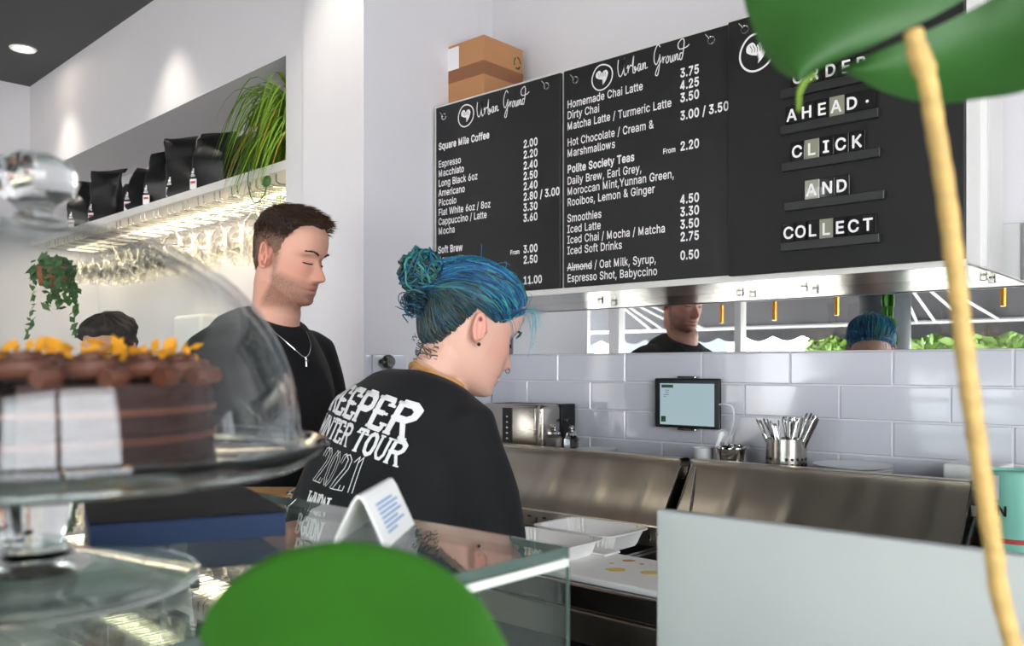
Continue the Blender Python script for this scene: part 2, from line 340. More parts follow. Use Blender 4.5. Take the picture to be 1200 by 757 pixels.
# lettering outlines for the menus (character, advance | points in thousandths | triangles)
GLYPHS = """&448||
,188|38,-120 68,71 137,71 84,-120|0,2,1 0,3,2
.188|95,-4 78,-1 63,9 53,24 50,41 53,59 63,73 78,83 95,87 113,83 128,73 138,59 141,41 138,24 128,9 113,-1|7,9,8 6,9,7 6,10,9 5,10,6 5,11,10 4,11,5 4,12,11 3,12,4 3,13,12 2,13,3 2,14,13 1,14,2 1,15,14 0,15,1
/249|235,533 71,-76 14,-76 178,533|2,0,3 2,1,0
0453|227,-7 174,1 130,24 95,62 69,113 53,178 48,254 53,330 69,395 95,446 130,484 174,508 227,516 279,508 323,484 358,446 384,395 400,330 405,254 400,178 384,113 358,62 323,24 279,1 227,50 261,56 290,74 313,103 330,144 340,194 344,254 340,314 330,365 313,405 290,435 261,453 227,460 192,453 163,435 140,405 123,365 113,314 109,254 113,194 123,144 140,103 163,74 192,56|11,13,12 10,13,11 10,14,13 9,14,10 9,36,14 36,15,14 9,37,36 35,15,36 9,38,37 34,15,35 8,38,9 34,16,15 8,39,38 33,16,34 8,40,39 32,16,33 7,40,8 32,17,16 7,41,40 31,17,32 6,41,7 31,18,17 6,42,41 30,18,31 5,42,6 5,43,42 29,18,30 29,19,18 5,44,43 28,19,29 4,44,5 28,20,19 4,45,44 27,20,28 3,45,4 27,21,20 3,46,45 26,21,27 3,47,46 25,21,26 2,47,3 25,22,21 2,24,47 24,22,25 2,22,24 1,22,2 1,23,22 1,0,23
1453|76,0 76,55 391,55 391,0 276,509 276,0 212,0 212,448 209,448 86,358 86,427 198,509|10,4,11 10,8,4 8,7,4 7,5,4 10,9,8 6,5,7 0,2,1 0,3,2
2453|64,0 64,48 234,229 261,257 282,282 299,305 311,327 318,348 320,372 317,397 308,419 293,436 273,449 250,457 224,460 196,456 172,447 153,433 139,414 130,390 127,362 66,362 71,405 86,442 111,473 143,496 182,511 225,516 268,511 306,497 337,474 361,445 376,411 381,372 378,345 371,318 357,290 336,259 306,223 267,180 153,60 153,57 389,57 389,0|26,28,27 26,29,28 25,29,26 25,30,29 24,30,25 24,31,30 23,15,24 15,14,24 14,13,24 13,31,24 12,31,13 23,16,15 11,31,12 23,17,16 11,32,31 22,17,23 10,32,11 22,18,17 9,32,10 22,19,18 9,33,32 21,19,22 8,33,9 21,20,19 8,34,33 7,34,8 6,34,7 6,35,34 5,35,6 5,36,35 4,36,5 4,37,36 3,37,4 3,38,37 2,38,3 1,38,2 1,39,38 1,40,39 1,41,40 1,42,41 1,43,42 0,43,1
3453|218,-7 173,-3 133,10 98,30 70,57 52,92 44,132 109,132 115,108 126,87 144,71 165,59 190,52 218,50 248,53 275,61 298,74 315,93 326,116 329,145 326,172 316,196 299,217 275,234 242,244 201,248 157,248 157,299 288,448 288,452 70,452 70,509 372,509 372,461 211,278 211,289 264,288 308,276 344,253 371,222 388,186 393,145 387,103 370,66 344,36 309,12 266,-2|30,32,31 30,33,32 30,29,33 29,28,33 28,34,33 27,35,28 35,34,28 26,35,27 26,36,35 26,37,36 26,38,37 26,25,38 25,24,38 24,39,38 23,39,24 22,39,23 22,40,39 21,40,22 20,40,21 20,41,40 19,41,20 18,41,19 18,42,41 5,7,6 5,8,7 17,42,18 5,9,8 17,43,42 16,43,17 4,9,5 4,10,9 15,43,16 4,11,10 15,44,43 14,44,15 4,12,11 3,12,4 13,44,14 3,13,12 3,44,13 3,45,44 2,45,3 2,46,45 1,46,2 1,0,46
4453||
5453|221,-7 178,-2 140,11 108,32 83,60 66,93 60,130 122,130 127,108 138,89 154,73 173,60 196,52 221,50 250,54 276,64 298,82 314,104 324,132 328,162 324,193 314,221 297,244 275,262 248,273 218,277 192,275 168,268 145,258 128,246 67,253 96,509 366,509 366,452 151,452 134,302 136,302 155,315 178,325 203,331 229,334 263,330 294,321 321,306 345,285 364,260 379,231 388,199 391,163 385,117 369,76 343,41 309,15 268,-1|30,34,31 34,32,31 34,33,32 30,35,34 39,41,40 38,41,39 38,42,41 37,42,38 37,43,42 36,43,37 36,44,43 30,36,35 30,26,36 26,25,36 25,44,36 25,45,44 24,45,25 30,27,26 23,45,24 30,28,27 22,45,23 22,46,45 30,29,28 21,46,22 21,47,46 20,47,21 20,48,47 19,48,20 19,49,48 18,49,19 17,49,18 5,7,6 5,8,7 17,50,49 5,9,8 16,50,17 4,9,5 4,10,9 15,50,16 15,51,50 4,11,10 14,51,15 4,12,11 3,12,4 13,51,14 3,13,12 3,51,13 3,52,51 2,52,3 2,53,52 1,53,2 1,0,53
6453|226,-7 182,-2 142,15 109,40 84,74 69,115 64,162 68,199 80,239 102,285 137,340 252,509 322,509 151,261 145,261 154,275 165,288 179,298 196,307 214,312 235,314 278,309 316,295 346,271 370,240 384,202 389,157 384,112 368,73 343,40 310,14 271,-2 226,48 254,52 279,63 299,79 314,101 324,128 327,157 324,187 314,213 299,235 279,252 254,262 226,265 198,262 174,252 153,235 138,214 128,188 125,158 128,128 138,102 153,80 174,63 198,52|10,12,11 10,16,12 16,13,12 9,16,10 19,21,20 18,21,19 18,22,21 17,22,18 16,22,17 16,23,22 9,15,16 13,44,16 44,23,16 8,15,9 8,14,15 44,43,23 43,24,23 13,45,44 13,46,45 42,24,43 8,13,14 8,46,13 8,47,46 41,24,42 41,25,24 7,47,8 7,48,47 40,25,41 7,49,48 39,25,40 39,26,25 6,49,7 6,50,49 38,26,39 5,50,6 5,51,50 37,26,38 37,27,26 5,52,51 36,27,37 4,52,5 36,28,27 4,53,52 35,28,36 4,54,53 34,28,35 3,54,4 34,29,28 3,55,54 33,29,34 3,32,55 32,29,33 3,29,32 2,29,3 2,30,29 1,30,2 1,31,30 0,31,1
7453|97,0 323,448 323,452 62,452 62,509 391,509 391,449 165,0|3,5,4 3,2,5 2,6,5 1,6,2 1,7,6 0,7,1
8453|226,-7 178,-2 136,11 100,33 74,62 57,96 52,135 55,166 65,195 81,220 101,241 125,256 153,265 153,267 119,282 93,308 76,342 70,380 75,417 90,450 114,477 146,498 184,511 226,516 269,511 306,498 337,477 361,450 377,417 382,380 376,342 359,308 333,282 300,267 300,265 327,256 351,241 372,220 387,195 397,166 401,135 395,96 378,62 352,33 317,11 275,-2 226,49 258,52 285,60 307,74 323,92 333,113 337,139 333,165 322,189 305,208 283,223 256,232 226,235 196,232 169,223 147,208 130,189 119,165 115,139 119,113 129,92 145,74 167,60 194,52 226,290 252,292 274,300 293,313 307,330 316,352 319,376 316,400 308,420 294,437 275,450 252,457 226,460 200,457 177,450 159,437 145,420 136,400 133,376 136,352 145,330 159,313 178,300 200,292|22,24,23 21,24,22 21,25,24 20,25,21 20,26,25 19,26,20 19,82,26 82,27,26 19,83,82 81,27,82 19,84,83 80,27,81 18,84,19 80,28,27 18,85,84 79,28,80 18,86,85 78,28,79 18,87,86 77,28,78 17,87,18 77,29,28 17,88,87 76,29,77 16,88,17 76,30,29 16,89,88 75,30,76 16,90,89 74,30,75 74,31,30 15,90,16 15,91,90 73,31,74 15,92,91 72,31,73 72,32,31 14,92,15 14,93,92 71,32,72 14,70,93 70,32,71 14,32,70 14,33,32 13,33,14 12,33,13 12,34,33 11,34,12 11,35,34 10,35,11 10,36,35 9,58,10 58,36,10 58,37,36 9,59,58 57,37,58 9,60,59 56,37,57 9,61,60 55,37,56 8,61,9 55,38,37 8,62,61 54,38,55 7,62,8 54,39,38 7,63,62 53,39,54 6,63,7 53,40,39 6,64,63 52,40,53 6,65,64 51,40,52 5,65,6 51,41,40 5,66,65 50,41,51 4,66,5 50,42,41 4,67,66 49,42,50 4,68,67 48,42,49 3,68,4 48,43,42 3,69,68 47,43,48 3,46,69 46,43,47 3,43,46 2,43,3 2,44,43 1,44,2 1,45,44 0,45,1
9453|226,516 271,510 310,494 343,468 368,434 384,393 389,347 385,309 373,270 350,224 315,168 200,0 130,0 302,248 307,248 299,234 288,221 273,210 257,202 238,196 218,195 175,200 137,214 106,238 83,269 68,307 64,352 69,397 85,436 110,469 142,494 182,510 226,460 198,457 174,446 154,429 138,407 128,381 125,352 128,322 138,296 154,274 174,257 198,247 226,243 254,247 279,257 299,273 314,295 324,321 327,350 324,380 314,407 299,429 279,446 254,457|31,1,0 30,1,31 30,2,1 29,2,30 29,3,2 28,33,29 33,32,29 32,3,29 32,55,3 55,4,3 28,34,33 54,4,55 28,35,34 53,4,54 27,35,28 53,5,4 27,36,35 52,5,53 27,37,36 51,5,52 26,37,27 51,6,5 26,38,37 50,6,51 25,38,26 25,39,38 49,6,50 49,7,6 25,40,39 48,7,49 48,8,7 24,40,25 24,41,40 47,8,48 24,42,41 46,8,47 46,14,8 14,9,8 23,42,24 23,43,42 45,13,46 13,14,46 45,17,13 17,12,13 15,9,14 23,44,43 44,17,45 23,17,44 22,17,23 16,9,15 16,10,9 17,10,16 21,17,22 21,18,17 12,10,17 21,19,18 20,19,21 12,11,10
A480|16,0 201,509 276,509 463,0 395,0 287,302 276,334 264,372 250,420 232,478 245,478 228,419 213,371 200,333 190,302 85,0 110,142 110,199 370,199 370,142|0,9,1 9,2,1 9,10,2 10,3,2 0,17,9 17,11,9 11,8,9 11,8,10 8,18,10 18,3,10 7,18,8 17,12,11 6,18,7 17,13,12 5,18,6 17,14,13 17,16,14 16,15,14 4,19,5 19,18,5 0,16,17 16,18,17 16,19,18 19,3,18 0,15,16 4,3,19
B456|60,0 60,509 241,509 289,504 329,491 359,469 381,442 394,410 398,374 395,344 387,320 373,301 356,286 336,275 315,267 315,262 339,257 363,246 385,227 402,203 414,173 418,136 414,100 400,67 377,39 344,18 301,4 246,0 125,57 245,57 296,63 330,80 349,105 355,137 352,161 342,184 327,203 306,218 279,228 248,231 125,231 125,285 238,285 264,288 288,296 308,309 323,326 333,348 336,372 330,403 313,429 283,446 240,452 125,452|0,53,1 53,2,1 53,3,2 53,4,3 53,5,4 53,52,5 52,6,5 0,41,53 51,6,52 50,6,51 50,7,6 49,7,50 49,8,7 48,8,49 48,9,8 47,9,48 46,9,47 46,10,9 45,10,46 45,11,10 44,11,45 44,12,11 43,12,44 42,12,43 42,13,12 0,40,41 40,42,41 40,13,42 40,14,13 40,15,14 40,16,15 40,17,16 40,39,17 39,18,17 0,28,40 38,18,39 37,18,38 37,19,18 36,19,37 36,20,19 35,20,36 34,20,35 34,21,20 33,21,34 32,21,33 32,22,21 31,22,32 31,23,22 30,23,31 30,24,23 29,24,30 0,29,28 0,24,29 0,25,24 0,26,25 0,27,26
C510|267,-7 205,1 150,25 104,63 70,115 48,179 40,254 48,329 70,393 104,445 150,484 205,508 267,516 305,513 340,504 373,490 402,471 427,447 448,418 463,385 473,348 408,348 401,373 389,394 375,413 357,428 337,440 315,449 292,454 267,456 223,450 184,432 150,403 125,364 109,314 103,254 109,194 125,145 151,105 184,76 223,59 267,53 292,55 315,60 337,69 357,81 375,96 389,114 401,136 408,160 473,160 463,124 448,91 428,62 402,38 373,19 341,5 305,-4|11,13,12 11,14,13 10,14,11 10,15,14 10,16,15 9,16,10 9,29,16 29,17,16 9,30,29 28,17,29 27,17,28 9,31,30 26,17,27 26,18,17 8,31,9 25,18,26 8,32,31 24,18,25 24,19,18 23,19,24 8,33,32 22,19,23 7,33,8 22,20,19 21,20,22 7,34,33 6,34,7 6,35,34 5,35,6 5,36,35 5,37,36 4,37,5 48,50,49 48,51,50 4,38,37 47,51,48 47,52,51 3,38,4 46,52,47 3,39,38 45,52,46 45,53,52 44,53,45 3,40,39 43,53,44 2,40,3 43,54,53 42,54,43 2,41,40 41,54,42 2,54,41 2,55,54 1,55,2 1,56,55 1,57,56 0,57,1
D502||
E419|60,0 60,509 372,509 372,452 125,452 125,286 355,286 355,229 125,229 125,57 375,57 375,0|0,4,1 4,2,1 4,3,2 0,5,4 0,8,5 8,6,5 8,7,6 0,9,8 0,10,9 0,11,10
F410|60,0 60,509 369,509 369,452 125,452 125,278 346,278 346,221 125,221 125,0|0,4,1 4,2,1 4,3,2 0,5,4 0,8,5 8,6,5 8,7,6 0,9,8
G520|269,-7 205,1 149,25 104,64 69,116 48,180 40,254 48,329 69,393 104,445 149,484 203,508 265,516 304,512 340,504 374,489 403,469 428,445 449,416 464,384 474,349 408,349 399,372 387,393 373,411 356,427 337,439 315,448 291,454 265,456 222,450 183,432 150,404 125,364 109,314 103,254 109,194 125,145 151,105 184,76 224,59 269,53 309,58 345,71 374,93 396,123 410,160 415,202 434,199 283,199 283,256 478,256 478,200 471,141 451,91 419,50 377,19 326,0|11,13,12 11,14,13 10,14,11 10,15,14 10,16,15 9,16,10 9,29,16 29,17,16 9,30,29 28,17,29 27,17,28 9,31,30 26,17,27 8,31,9 26,18,17 25,18,26 8,32,31 24,18,25 24,19,18 23,19,24 8,33,32 7,33,8 22,19,23 22,20,19 21,20,22 7,34,33 6,34,7 6,35,34 49,51,50 49,47,51 47,52,51 5,35,6 5,36,35 49,46,47 48,52,47 48,53,52 46,48,49 46,53,48 5,37,36 4,37,5 45,53,46 4,38,37 45,54,53 44,54,45 3,38,4 3,39,38 43,54,44 43,55,54 3,40,39 42,55,43 2,40,3 2,41,40 41,55,42 2,55,41 2,56,55 1,56,2 1,57,56 0,57,1
H517|60,0 60,509 125,509 125,289 392,289 392,509 457,509 457,0 392,0 392,232 125,232 125,0|0,2,1 0,3,2 4,6,5 4,7,6 0,10,3 10,4,3 10,9,4 9,7,4 0,11,10 8,7,9
I300|31,0 31,57 118,57 118,452 31,452 31,509 269,509 269,452 183,452 183,57 269,57 269,0|4,6,5 4,7,6 3,7,4 2,8,3 8,7,3 2,9,8 0,2,1 0,9,2 0,10,9 0,11,10
K467||
L393|60,0 60,509 125,509 125,57 361,57 361,0|0,2,1 0,3,2 0,4,3 0,5,4
M628||
N523|60,0 60,509 136,509 343,183 352,168 363,151 375,130 388,107 401,82 414,55 405,54 402,81 401,108 400,134 399,157 399,178 399,195 399,509 463,509 463,0 387,0 202,290 190,310 177,331 164,354 148,381 130,413 108,452 119,454 121,417 122,384 123,354 124,328 125,307 125,291 125,0|0,27,1 27,2,1 27,28,2 28,3,2 16,18,17 16,19,18 29,26,28 26,3,28 0,29,27 29,26,27 0,30,29 25,3,26 0,31,30 24,3,25 23,3,24 0,32,31 22,3,23 0,33,32 21,3,22 0,34,33 0,35,34 20,3,21 15,19,16 20,4,3 14,19,15 20,5,4 13,19,14 20,6,5 12,19,13 20,7,6 11,19,12 20,8,7 20,10,8 10,9,8 10,19,11 20,19,10
O533|267,-7 205,1 150,25 105,63 70,115 48,179 40,254 48,329 70,393 105,445 150,484 205,508 267,516 329,508 384,484 429,445 464,393 486,329 493,254 486,179 464,115 429,63 384,25 329,1 267,53 310,59 349,76 383,104 408,144 425,194 430,254 425,314 408,365 383,404 349,433 310,450 267,456 223,450 184,433 151,404 125,364 109,314 103,254 109,194 125,144 151,105 184,76 223,59|11,13,12 10,13,11 10,14,13 9,14,10 9,36,14 36,15,14 9,37,36 35,15,36 34,15,35 9,38,37 8,38,9 34,16,15 33,16,34 8,39,38 32,16,33 8,40,39 7,40,8 32,17,16 31,17,32 7,41,40 6,41,7 31,18,17 30,18,31 6,42,41 5,42,6 5,43,42 29,18,30 29,19,18 5,44,43 28,19,29 4,44,5 28,20,19 4,45,44 27,20,28 3,45,4 27,21,20 3,46,45 26,21,27 3,47,46 25,21,26 25,22,21 2,47,3 2,24,47 24,22,25 2,22,24 1,22,2 1,23,22 1,0,23
P445||
R449||
S447|224,-9 172,-4 128,9 91,31 64,60 46,96 38,137 104,137 110,110 123,88 142,71 166,59 194,52 224,49 257,52 286,60 311,74 330,92 342,114 346,139 342,161 332,179 316,193 296,204 272,214 245,222 184,239 128,260 86,289 60,326 52,372 58,413 75,448 102,476 138,498 180,511 227,516 275,511 316,498 351,476 377,449 394,415 401,378 337,378 326,412 302,437 267,453 225,458 194,456 167,448 145,435 129,418 118,398 115,376 119,352 131,334 148,319 169,308 191,300 212,293 264,279 287,272 312,264 336,252 359,238 379,220 394,198 405,171 408,139 403,99 386,64 360,34 323,11 278,-4|35,37,36 34,37,35 34,38,37 33,38,34 33,39,38 33,40,39 32,47,33 47,40,33 32,48,47 46,40,47 32,49,48 45,40,46 45,41,40 31,49,32 31,50,49 44,41,45 31,51,50 31,52,51 44,42,41 30,52,31 43,42,44 30,53,52 30,54,53 29,54,30 29,55,54 29,56,55 28,56,29 28,57,56 28,58,57 28,59,58 28,60,59 27,60,28 27,61,60 27,62,61 27,63,62 26,63,27 26,64,63 25,64,26 25,65,64 24,65,25 24,66,65 23,66,24 22,66,23 22,67,66 21,67,22 20,67,21 20,68,67 19,68,20 18,68,19 18,69,68 5,7,6 5,8,7 17,69,18 5,9,8 17,70,69 4,9,5 16,70,17 4,10,9 15,70,16 4,11,10 15,71,70 14,71,15 3,11,4 3,12,11 13,71,14 3,13,12 3,71,13 3,72,71 2,72,3 2,73,72 1,73,2 1,0,73
T449|32,452 32,509 417,509 417,452 257,452 257,0 193,0 193,452|0,2,1 0,3,2 7,3,0 6,4,7 4,3,7 6,5,4
W686|155,0 16,509 82,509 163,196 170,171 176,145 181,120 187,94 192,67 197,40 189,40 194,67 200,94 205,120 211,145 218,171 224,196 306,509 380,509 462,196 468,171 474,145 480,120 486,94 492,67 497,40 488,40 493,67 499,94 504,120 510,145 517,171 523,196 603,509 670,509 530,0 455,0 368,323 359,356 351,391 344,431 336,475 350,475 342,433 335,395 327,359 318,323 230,0|0,2,1 0,3,2 16,41,17 41,18,17 41,42,18 42,19,18 32,34,33 32,35,34 16,43,41 43,40,41 43,40,42 40,19,42 16,44,43 39,19,40 16,45,44 38,19,39 16,46,45 37,19,38 16,47,46 36,19,37 0,4,3 15,47,16 36,20,19 31,35,32 0,5,4 14,47,15 36,21,20 30,35,31 0,6,5 13,47,14 36,22,21 29,35,30 0,7,6 12,47,13 36,23,22 28,35,29 0,8,7 11,47,12 36,24,23 27,35,28 0,10,8 10,9,8 10,47,11 36,26,24 26,25,24 26,35,27 0,47,10 36,35,26
Y472|204,0 204,208 16,509 91,509 192,344 208,318 222,292 236,264 250,230 224,230 238,265 251,293 265,318 280,344 381,509 455,509 268,208 268,0|1,3,2 1,4,3 13,15,14 13,16,15 1,5,4 12,16,13 11,16,12 1,6,5 10,16,11 1,7,6 9,8,10 8,16,10 1,8,7 1,16,8 0,16,1 0,17,16
a389|160,-8 126,-5 94,5 68,22 48,45 35,73 30,108 34,138 43,161 58,179 78,193 100,203 125,211 152,216 178,220 209,224 234,227 252,230 265,235 273,243 276,255 276,257 273,278 267,297 256,311 240,322 220,329 196,331 170,329 149,322 132,313 118,301 107,288 100,274 41,291 57,322 78,346 104,364 133,375 163,382 194,384 215,383 239,379 263,372 286,360 306,343 322,320 333,290 337,251 337,0 276,0 276,52 272,52 264,38 252,25 236,12 215,1 190,-6 170,45 202,49 228,59 248,74 263,93 272,115 276,138 276,190 270,186 260,182 246,179 231,176 216,173 200,171 186,170 176,168 154,164 134,159 117,150 103,139 95,124 92,105 94,87 102,72 114,61 130,52 149,47|39,41,40 39,42,41 38,42,39 38,43,42 37,43,38 37,44,43 36,44,37 36,45,44 35,45,36 35,27,45 27,46,45 35,28,27 26,46,27 35,29,28 25,46,26 35,30,29 34,30,35 24,46,25 24,47,46 34,31,30 23,47,24 34,32,31 22,47,23 33,32,34 22,48,47 21,48,22 20,48,21 19,48,20 19,49,48 18,49,19 17,65,18 65,49,18 16,65,17 15,65,16 14,65,15 13,65,14 12,65,13 11,65,12 10,65,11 9,65,10 9,66,65 64,49,65 9,67,66 9,68,67 8,68,9 8,69,68 8,70,69 8,71,70 8,72,71 8,73,72 8,74,73 8,75,74 7,75,8 7,76,75 7,77,76 7,78,77 63,49,64 6,78,7 6,79,78 62,49,63 5,79,6 5,80,79 61,51,62 51,49,62 5,81,80 60,51,61 4,81,5 4,82,81 4,83,82 59,52,60 52,51,60 4,84,83 59,53,52 50,49,51 58,53,59 4,58,84 4,53,58 3,53,4 3,54,53 3,55,54 2,55,3 2,56,55 1,56,2 1,57,56 0,57,1
b424|229,-8 198,-5 172,4 153,17 138,31 127,46 118,59 112,59 112,0 53,0 53,509 114,509 114,319 118,319 126,332 137,346 152,360 171,373 197,382 229,384 274,378 313,360 345,332 370,293 385,245 390,189 385,133 370,84 346,45 313,16 274,-2 220,47 253,52 279,66 301,88 316,117 325,151 328,190 325,227 316,261 301,290 280,311 253,325 220,330 188,325 161,312 140,291 125,263 116,229 113,190 116,150 125,115 140,86 162,65 188,51|9,11,10 9,12,11 18,20,19 17,20,18 17,21,20 16,21,17 16,22,21 15,22,16 14,22,15 14,43,22 43,42,22 42,23,22 13,43,14 13,44,43 13,45,44 41,23,42 9,13,12 9,47,13 47,46,13 46,45,13 40,23,41 40,24,23 39,24,40 9,48,47 38,24,39 38,25,24 9,49,48 37,25,38 9,50,49 36,25,37 36,26,25 35,26,36 9,51,50 35,27,26 34,27,35 9,7,51 7,52,51 33,27,34 7,53,52 33,28,27 32,28,33 7,6,53 6,54,53 9,8,7 5,54,6 31,28,32 5,31,54 5,28,31 4,28,5 4,29,28 3,29,4 2,29,3 2,30,29 1,30,2 1,0,30
c396|207,-8 159,-2 117,16 82,46 56,85 40,133 34,187 40,243 56,291 82,330 117,360 159,378 207,384 234,383 260,377 284,368 305,356 324,340 340,322 353,301 362,277 303,262 298,276 290,289 281,301 270,311 257,319 242,325 226,329 207,330 173,325 145,310 124,287 108,258 99,224 96,187 99,151 108,117 124,88 145,66 173,51 207,46 226,48 243,52 258,58 271,66 282,76 292,89 299,102 304,117 363,102 354,78 341,56 325,37 306,21 285,9 261,-1 235,-6|11,13,12 11,14,13 10,14,11 10,15,14 10,16,15 9,16,10 9,17,16 9,29,17 29,18,17 8,30,9 30,29,9 28,18,29 27,18,28 8,31,30 26,18,27 26,19,18 25,19,26 24,19,25 8,32,31 23,19,24 23,20,19 7,32,8 22,20,23 7,33,32 22,21,20 7,34,33 6,34,7 6,35,34 5,35,6 5,36,35 5,37,36 4,37,5 4,38,37 48,50,49 48,51,50 47,51,48 46,51,47 4,39,38 3,39,4 46,52,51 45,52,46 44,52,45 3,40,39 43,52,44 43,53,52 42,53,43 3,41,40 41,53,42 3,53,41 2,53,3 2,54,53 2,55,54 1,55,2 1,56,55 1,57,56 0,57,1
d424|195,-8 151,-2 112,16 79,45 55,84 39,133 34,189 39,245 55,293 79,332 112,360 151,378 196,384 228,382 253,373 272,360 287,346 298,332 306,319 311,319 311,509 372,509 372,0 313,0 313,59 307,59 298,46 287,31 272,17 252,4 227,-5 204,47 236,51 263,65 284,86 299,115 309,150 312,190 309,229 300,263 284,291 263,312 237,325 204,330 172,325 145,311 124,290 108,261 99,227 96,190 99,151 109,117 124,88 145,66 172,52|19,21,20 19,22,21 11,13,12 11,14,13 10,14,11 10,15,14 9,15,10 9,16,15 9,17,16 8,44,9 44,43,9 43,17,9 43,18,17 42,18,43 41,18,42 8,45,44 41,19,18 41,40,19 40,39,19 39,22,19 8,46,45 7,46,8 7,47,46 38,22,39 7,48,47 6,48,7 37,22,38 6,49,48 6,50,49 36,22,37 5,50,6 5,51,50 35,22,36 4,51,5 4,52,51 34,24,35 24,22,35 4,53,52 33,24,34 3,53,4 3,54,53 32,25,33 25,24,33 32,26,25 23,22,24 3,31,54 31,26,32 3,26,31 3,27,26 2,27,3 2,28,27 2,29,28 1,29,2 1,30,29 0,30,1
e404|212,-8 161,-2 117,16 82,46 56,85 40,132 34,187 39,242 55,290 81,329 115,359 157,378 205,384 236,382 266,374 294,360 319,341 341,315 357,282 368,242 371,194 371,169 75,169 75,221 338,221 310,202 307,238 298,268 283,294 262,314 237,326 205,330 173,326 146,313 125,294 109,270 99,241 96,211 96,178 100,139 110,106 128,80 151,62 180,50 212,46 234,48 254,53 271,61 285,73 297,88 306,106 365,91 353,63 335,39 311,20 282,4 249,-5|11,13,12 11,14,13 10,14,11 10,15,14 10,16,15 9,16,10 9,31,16 31,17,16 9,32,31 30,17,31 8,32,9 29,17,30 8,33,32 29,18,17 28,18,29 8,34,33 27,18,28 8,35,34 7,35,8 27,19,18 7,36,35 26,19,27 26,24,19 24,20,19 6,23,7 23,36,7 23,37,36 25,24,26 6,22,23 37,24,23 37,20,24 38,20,37 38,21,20 5,22,6 39,21,38 5,21,22 5,39,21 5,40,39 4,40,5 4,41,40 49,51,50 49,52,51 48,52,49 3,41,4 3,42,41 47,52,48 47,53,52 3,43,42 46,53,47 45,53,46 3,44,43 44,53,45 3,53,44 2,53,3 2,54,53 2,55,54 1,55,2 1,56,55 0,56,1
f254|228,379 228,327 6,327 6,379 81,0 81,432 84,461 96,486 113,505 135,519 160,527 187,530 207,529 222,527 234,524 243,521 227,468 222,470 215,472 206,473 195,474 171,470 154,460 145,443 142,419 142,0|10,12,11 10,13,12 9,13,10 9,14,13 9,15,14 9,16,15 8,17,9 17,16,9 7,19,8 19,18,8 18,17,8 6,20,7 20,19,7 6,21,20 6,22,21 5,22,6 5,23,22 5,24,23 4,24,5 4,25,24 2,0,3 2,1,0
g425|207,-151 168,-148 134,-140 105,-127 82,-110 64,-91 50,-69 101,-41 110,-53 122,-66 136,-78 154,-88 178,-95 207,-97 249,-92 282,-75 304,-47 311,-6 311,68 306,68 298,56 287,42 272,28 252,16 227,8 195,5 152,10 113,27 80,53 55,90 39,136 34,191 39,246 55,293 80,332 112,360 152,378 196,384 228,382 254,373 273,360 288,346 299,331 308,319 313,319 313,379 372,379 372,-9 367,-54 350,-90 324,-117 290,-136 251,-147 205,59 237,63 264,75 285,95 300,121 309,154 312,193 309,231 300,264 285,291 264,312 237,325 205,330 172,325 145,312 124,290 109,262 99,230 96,193 99,155 109,123 124,96 145,76 172,63|36,38,37 36,39,38 44,46,45 44,47,46 35,39,36 35,40,39 34,40,35 34,41,40 34,42,41 33,66,34 66,65,34 65,42,34 65,43,42 64,43,65 63,43,64 33,67,66 63,44,43 63,62,44 62,61,44 61,60,44 60,47,44 33,68,67 32,68,33 32,69,68 32,70,69 31,70,32 59,47,60 31,71,70 31,72,71 58,47,59 30,72,31 30,73,72 57,47,58 29,73,30 29,74,73 56,18,57 18,47,57 29,75,74 55,18,56 28,75,29 28,76,75 54,19,55 19,18,55 54,20,19 17,47,18 28,53,76 53,20,54 28,20,53 28,21,20 27,21,28 27,22,21 27,23,22 26,23,27 26,24,23 25,24,26 16,47,17 16,48,47 6,8,7 15,48,16 6,9,8 15,49,48 6,10,9 5,10,6 14,49,15 5,11,10 5,12,11 14,50,49 4,12,5 13,50,14 4,13,12 4,50,13 3,50,4 3,51,50 2,51,3 2,52,51 1,52,2 1,0,52
h410|114,227 114,0 53,0 53,509 114,509 114,288 102,288 124,332 152,362 187,379 227,384 264,380 295,369 321,349 341,321 353,285 357,240 357,0 296,0 296,235 290,275 273,304 246,323 210,329 184,326 161,317 141,303 126,283 117,257|2,4,3 2,6,4 6,5,4 9,11,10 9,12,11 8,12,9 8,13,12 7,13,8 7,23,13 23,14,13 6,25,7 25,24,7 24,23,7 22,14,23 21,14,22 21,15,14 6,26,25 20,15,21 6,27,26 2,28,6 28,27,6 20,16,15 19,16,20 2,0,28 19,17,16 18,17,19 2,1,0
i167|84,443 68,446 54,455 44,468 41,483 44,499 54,512 68,521 84,524 100,521 114,512 123,499 126,483 123,468 114,455 100,446 53,0 53,379 114,379 114,0|16,18,17 16,19,18 7,9,8 6,9,7 6,10,9 5,10,6 5,11,10 4,11,5 4,12,11 3,12,4 3,13,12 2,13,3 2,14,13 1,14,2 1,15,14 0,15,1
k381||
l189|139,-2 101,3 74,20 58,48 53,84 53,509 114,509 114,99 115,77 120,62 130,54 146,52 154,52 160,53 165,53 170,54 181,3 172,1 162,-1 150,-2|4,6,5 4,7,6 4,8,7 3,8,4 3,9,8 3,10,9 3,11,10 14,16,15 13,16,14 12,16,13 11,16,12 3,16,11 2,16,3 1,16,2 0,16,1 0,17,16 0,18,17 0,19,18
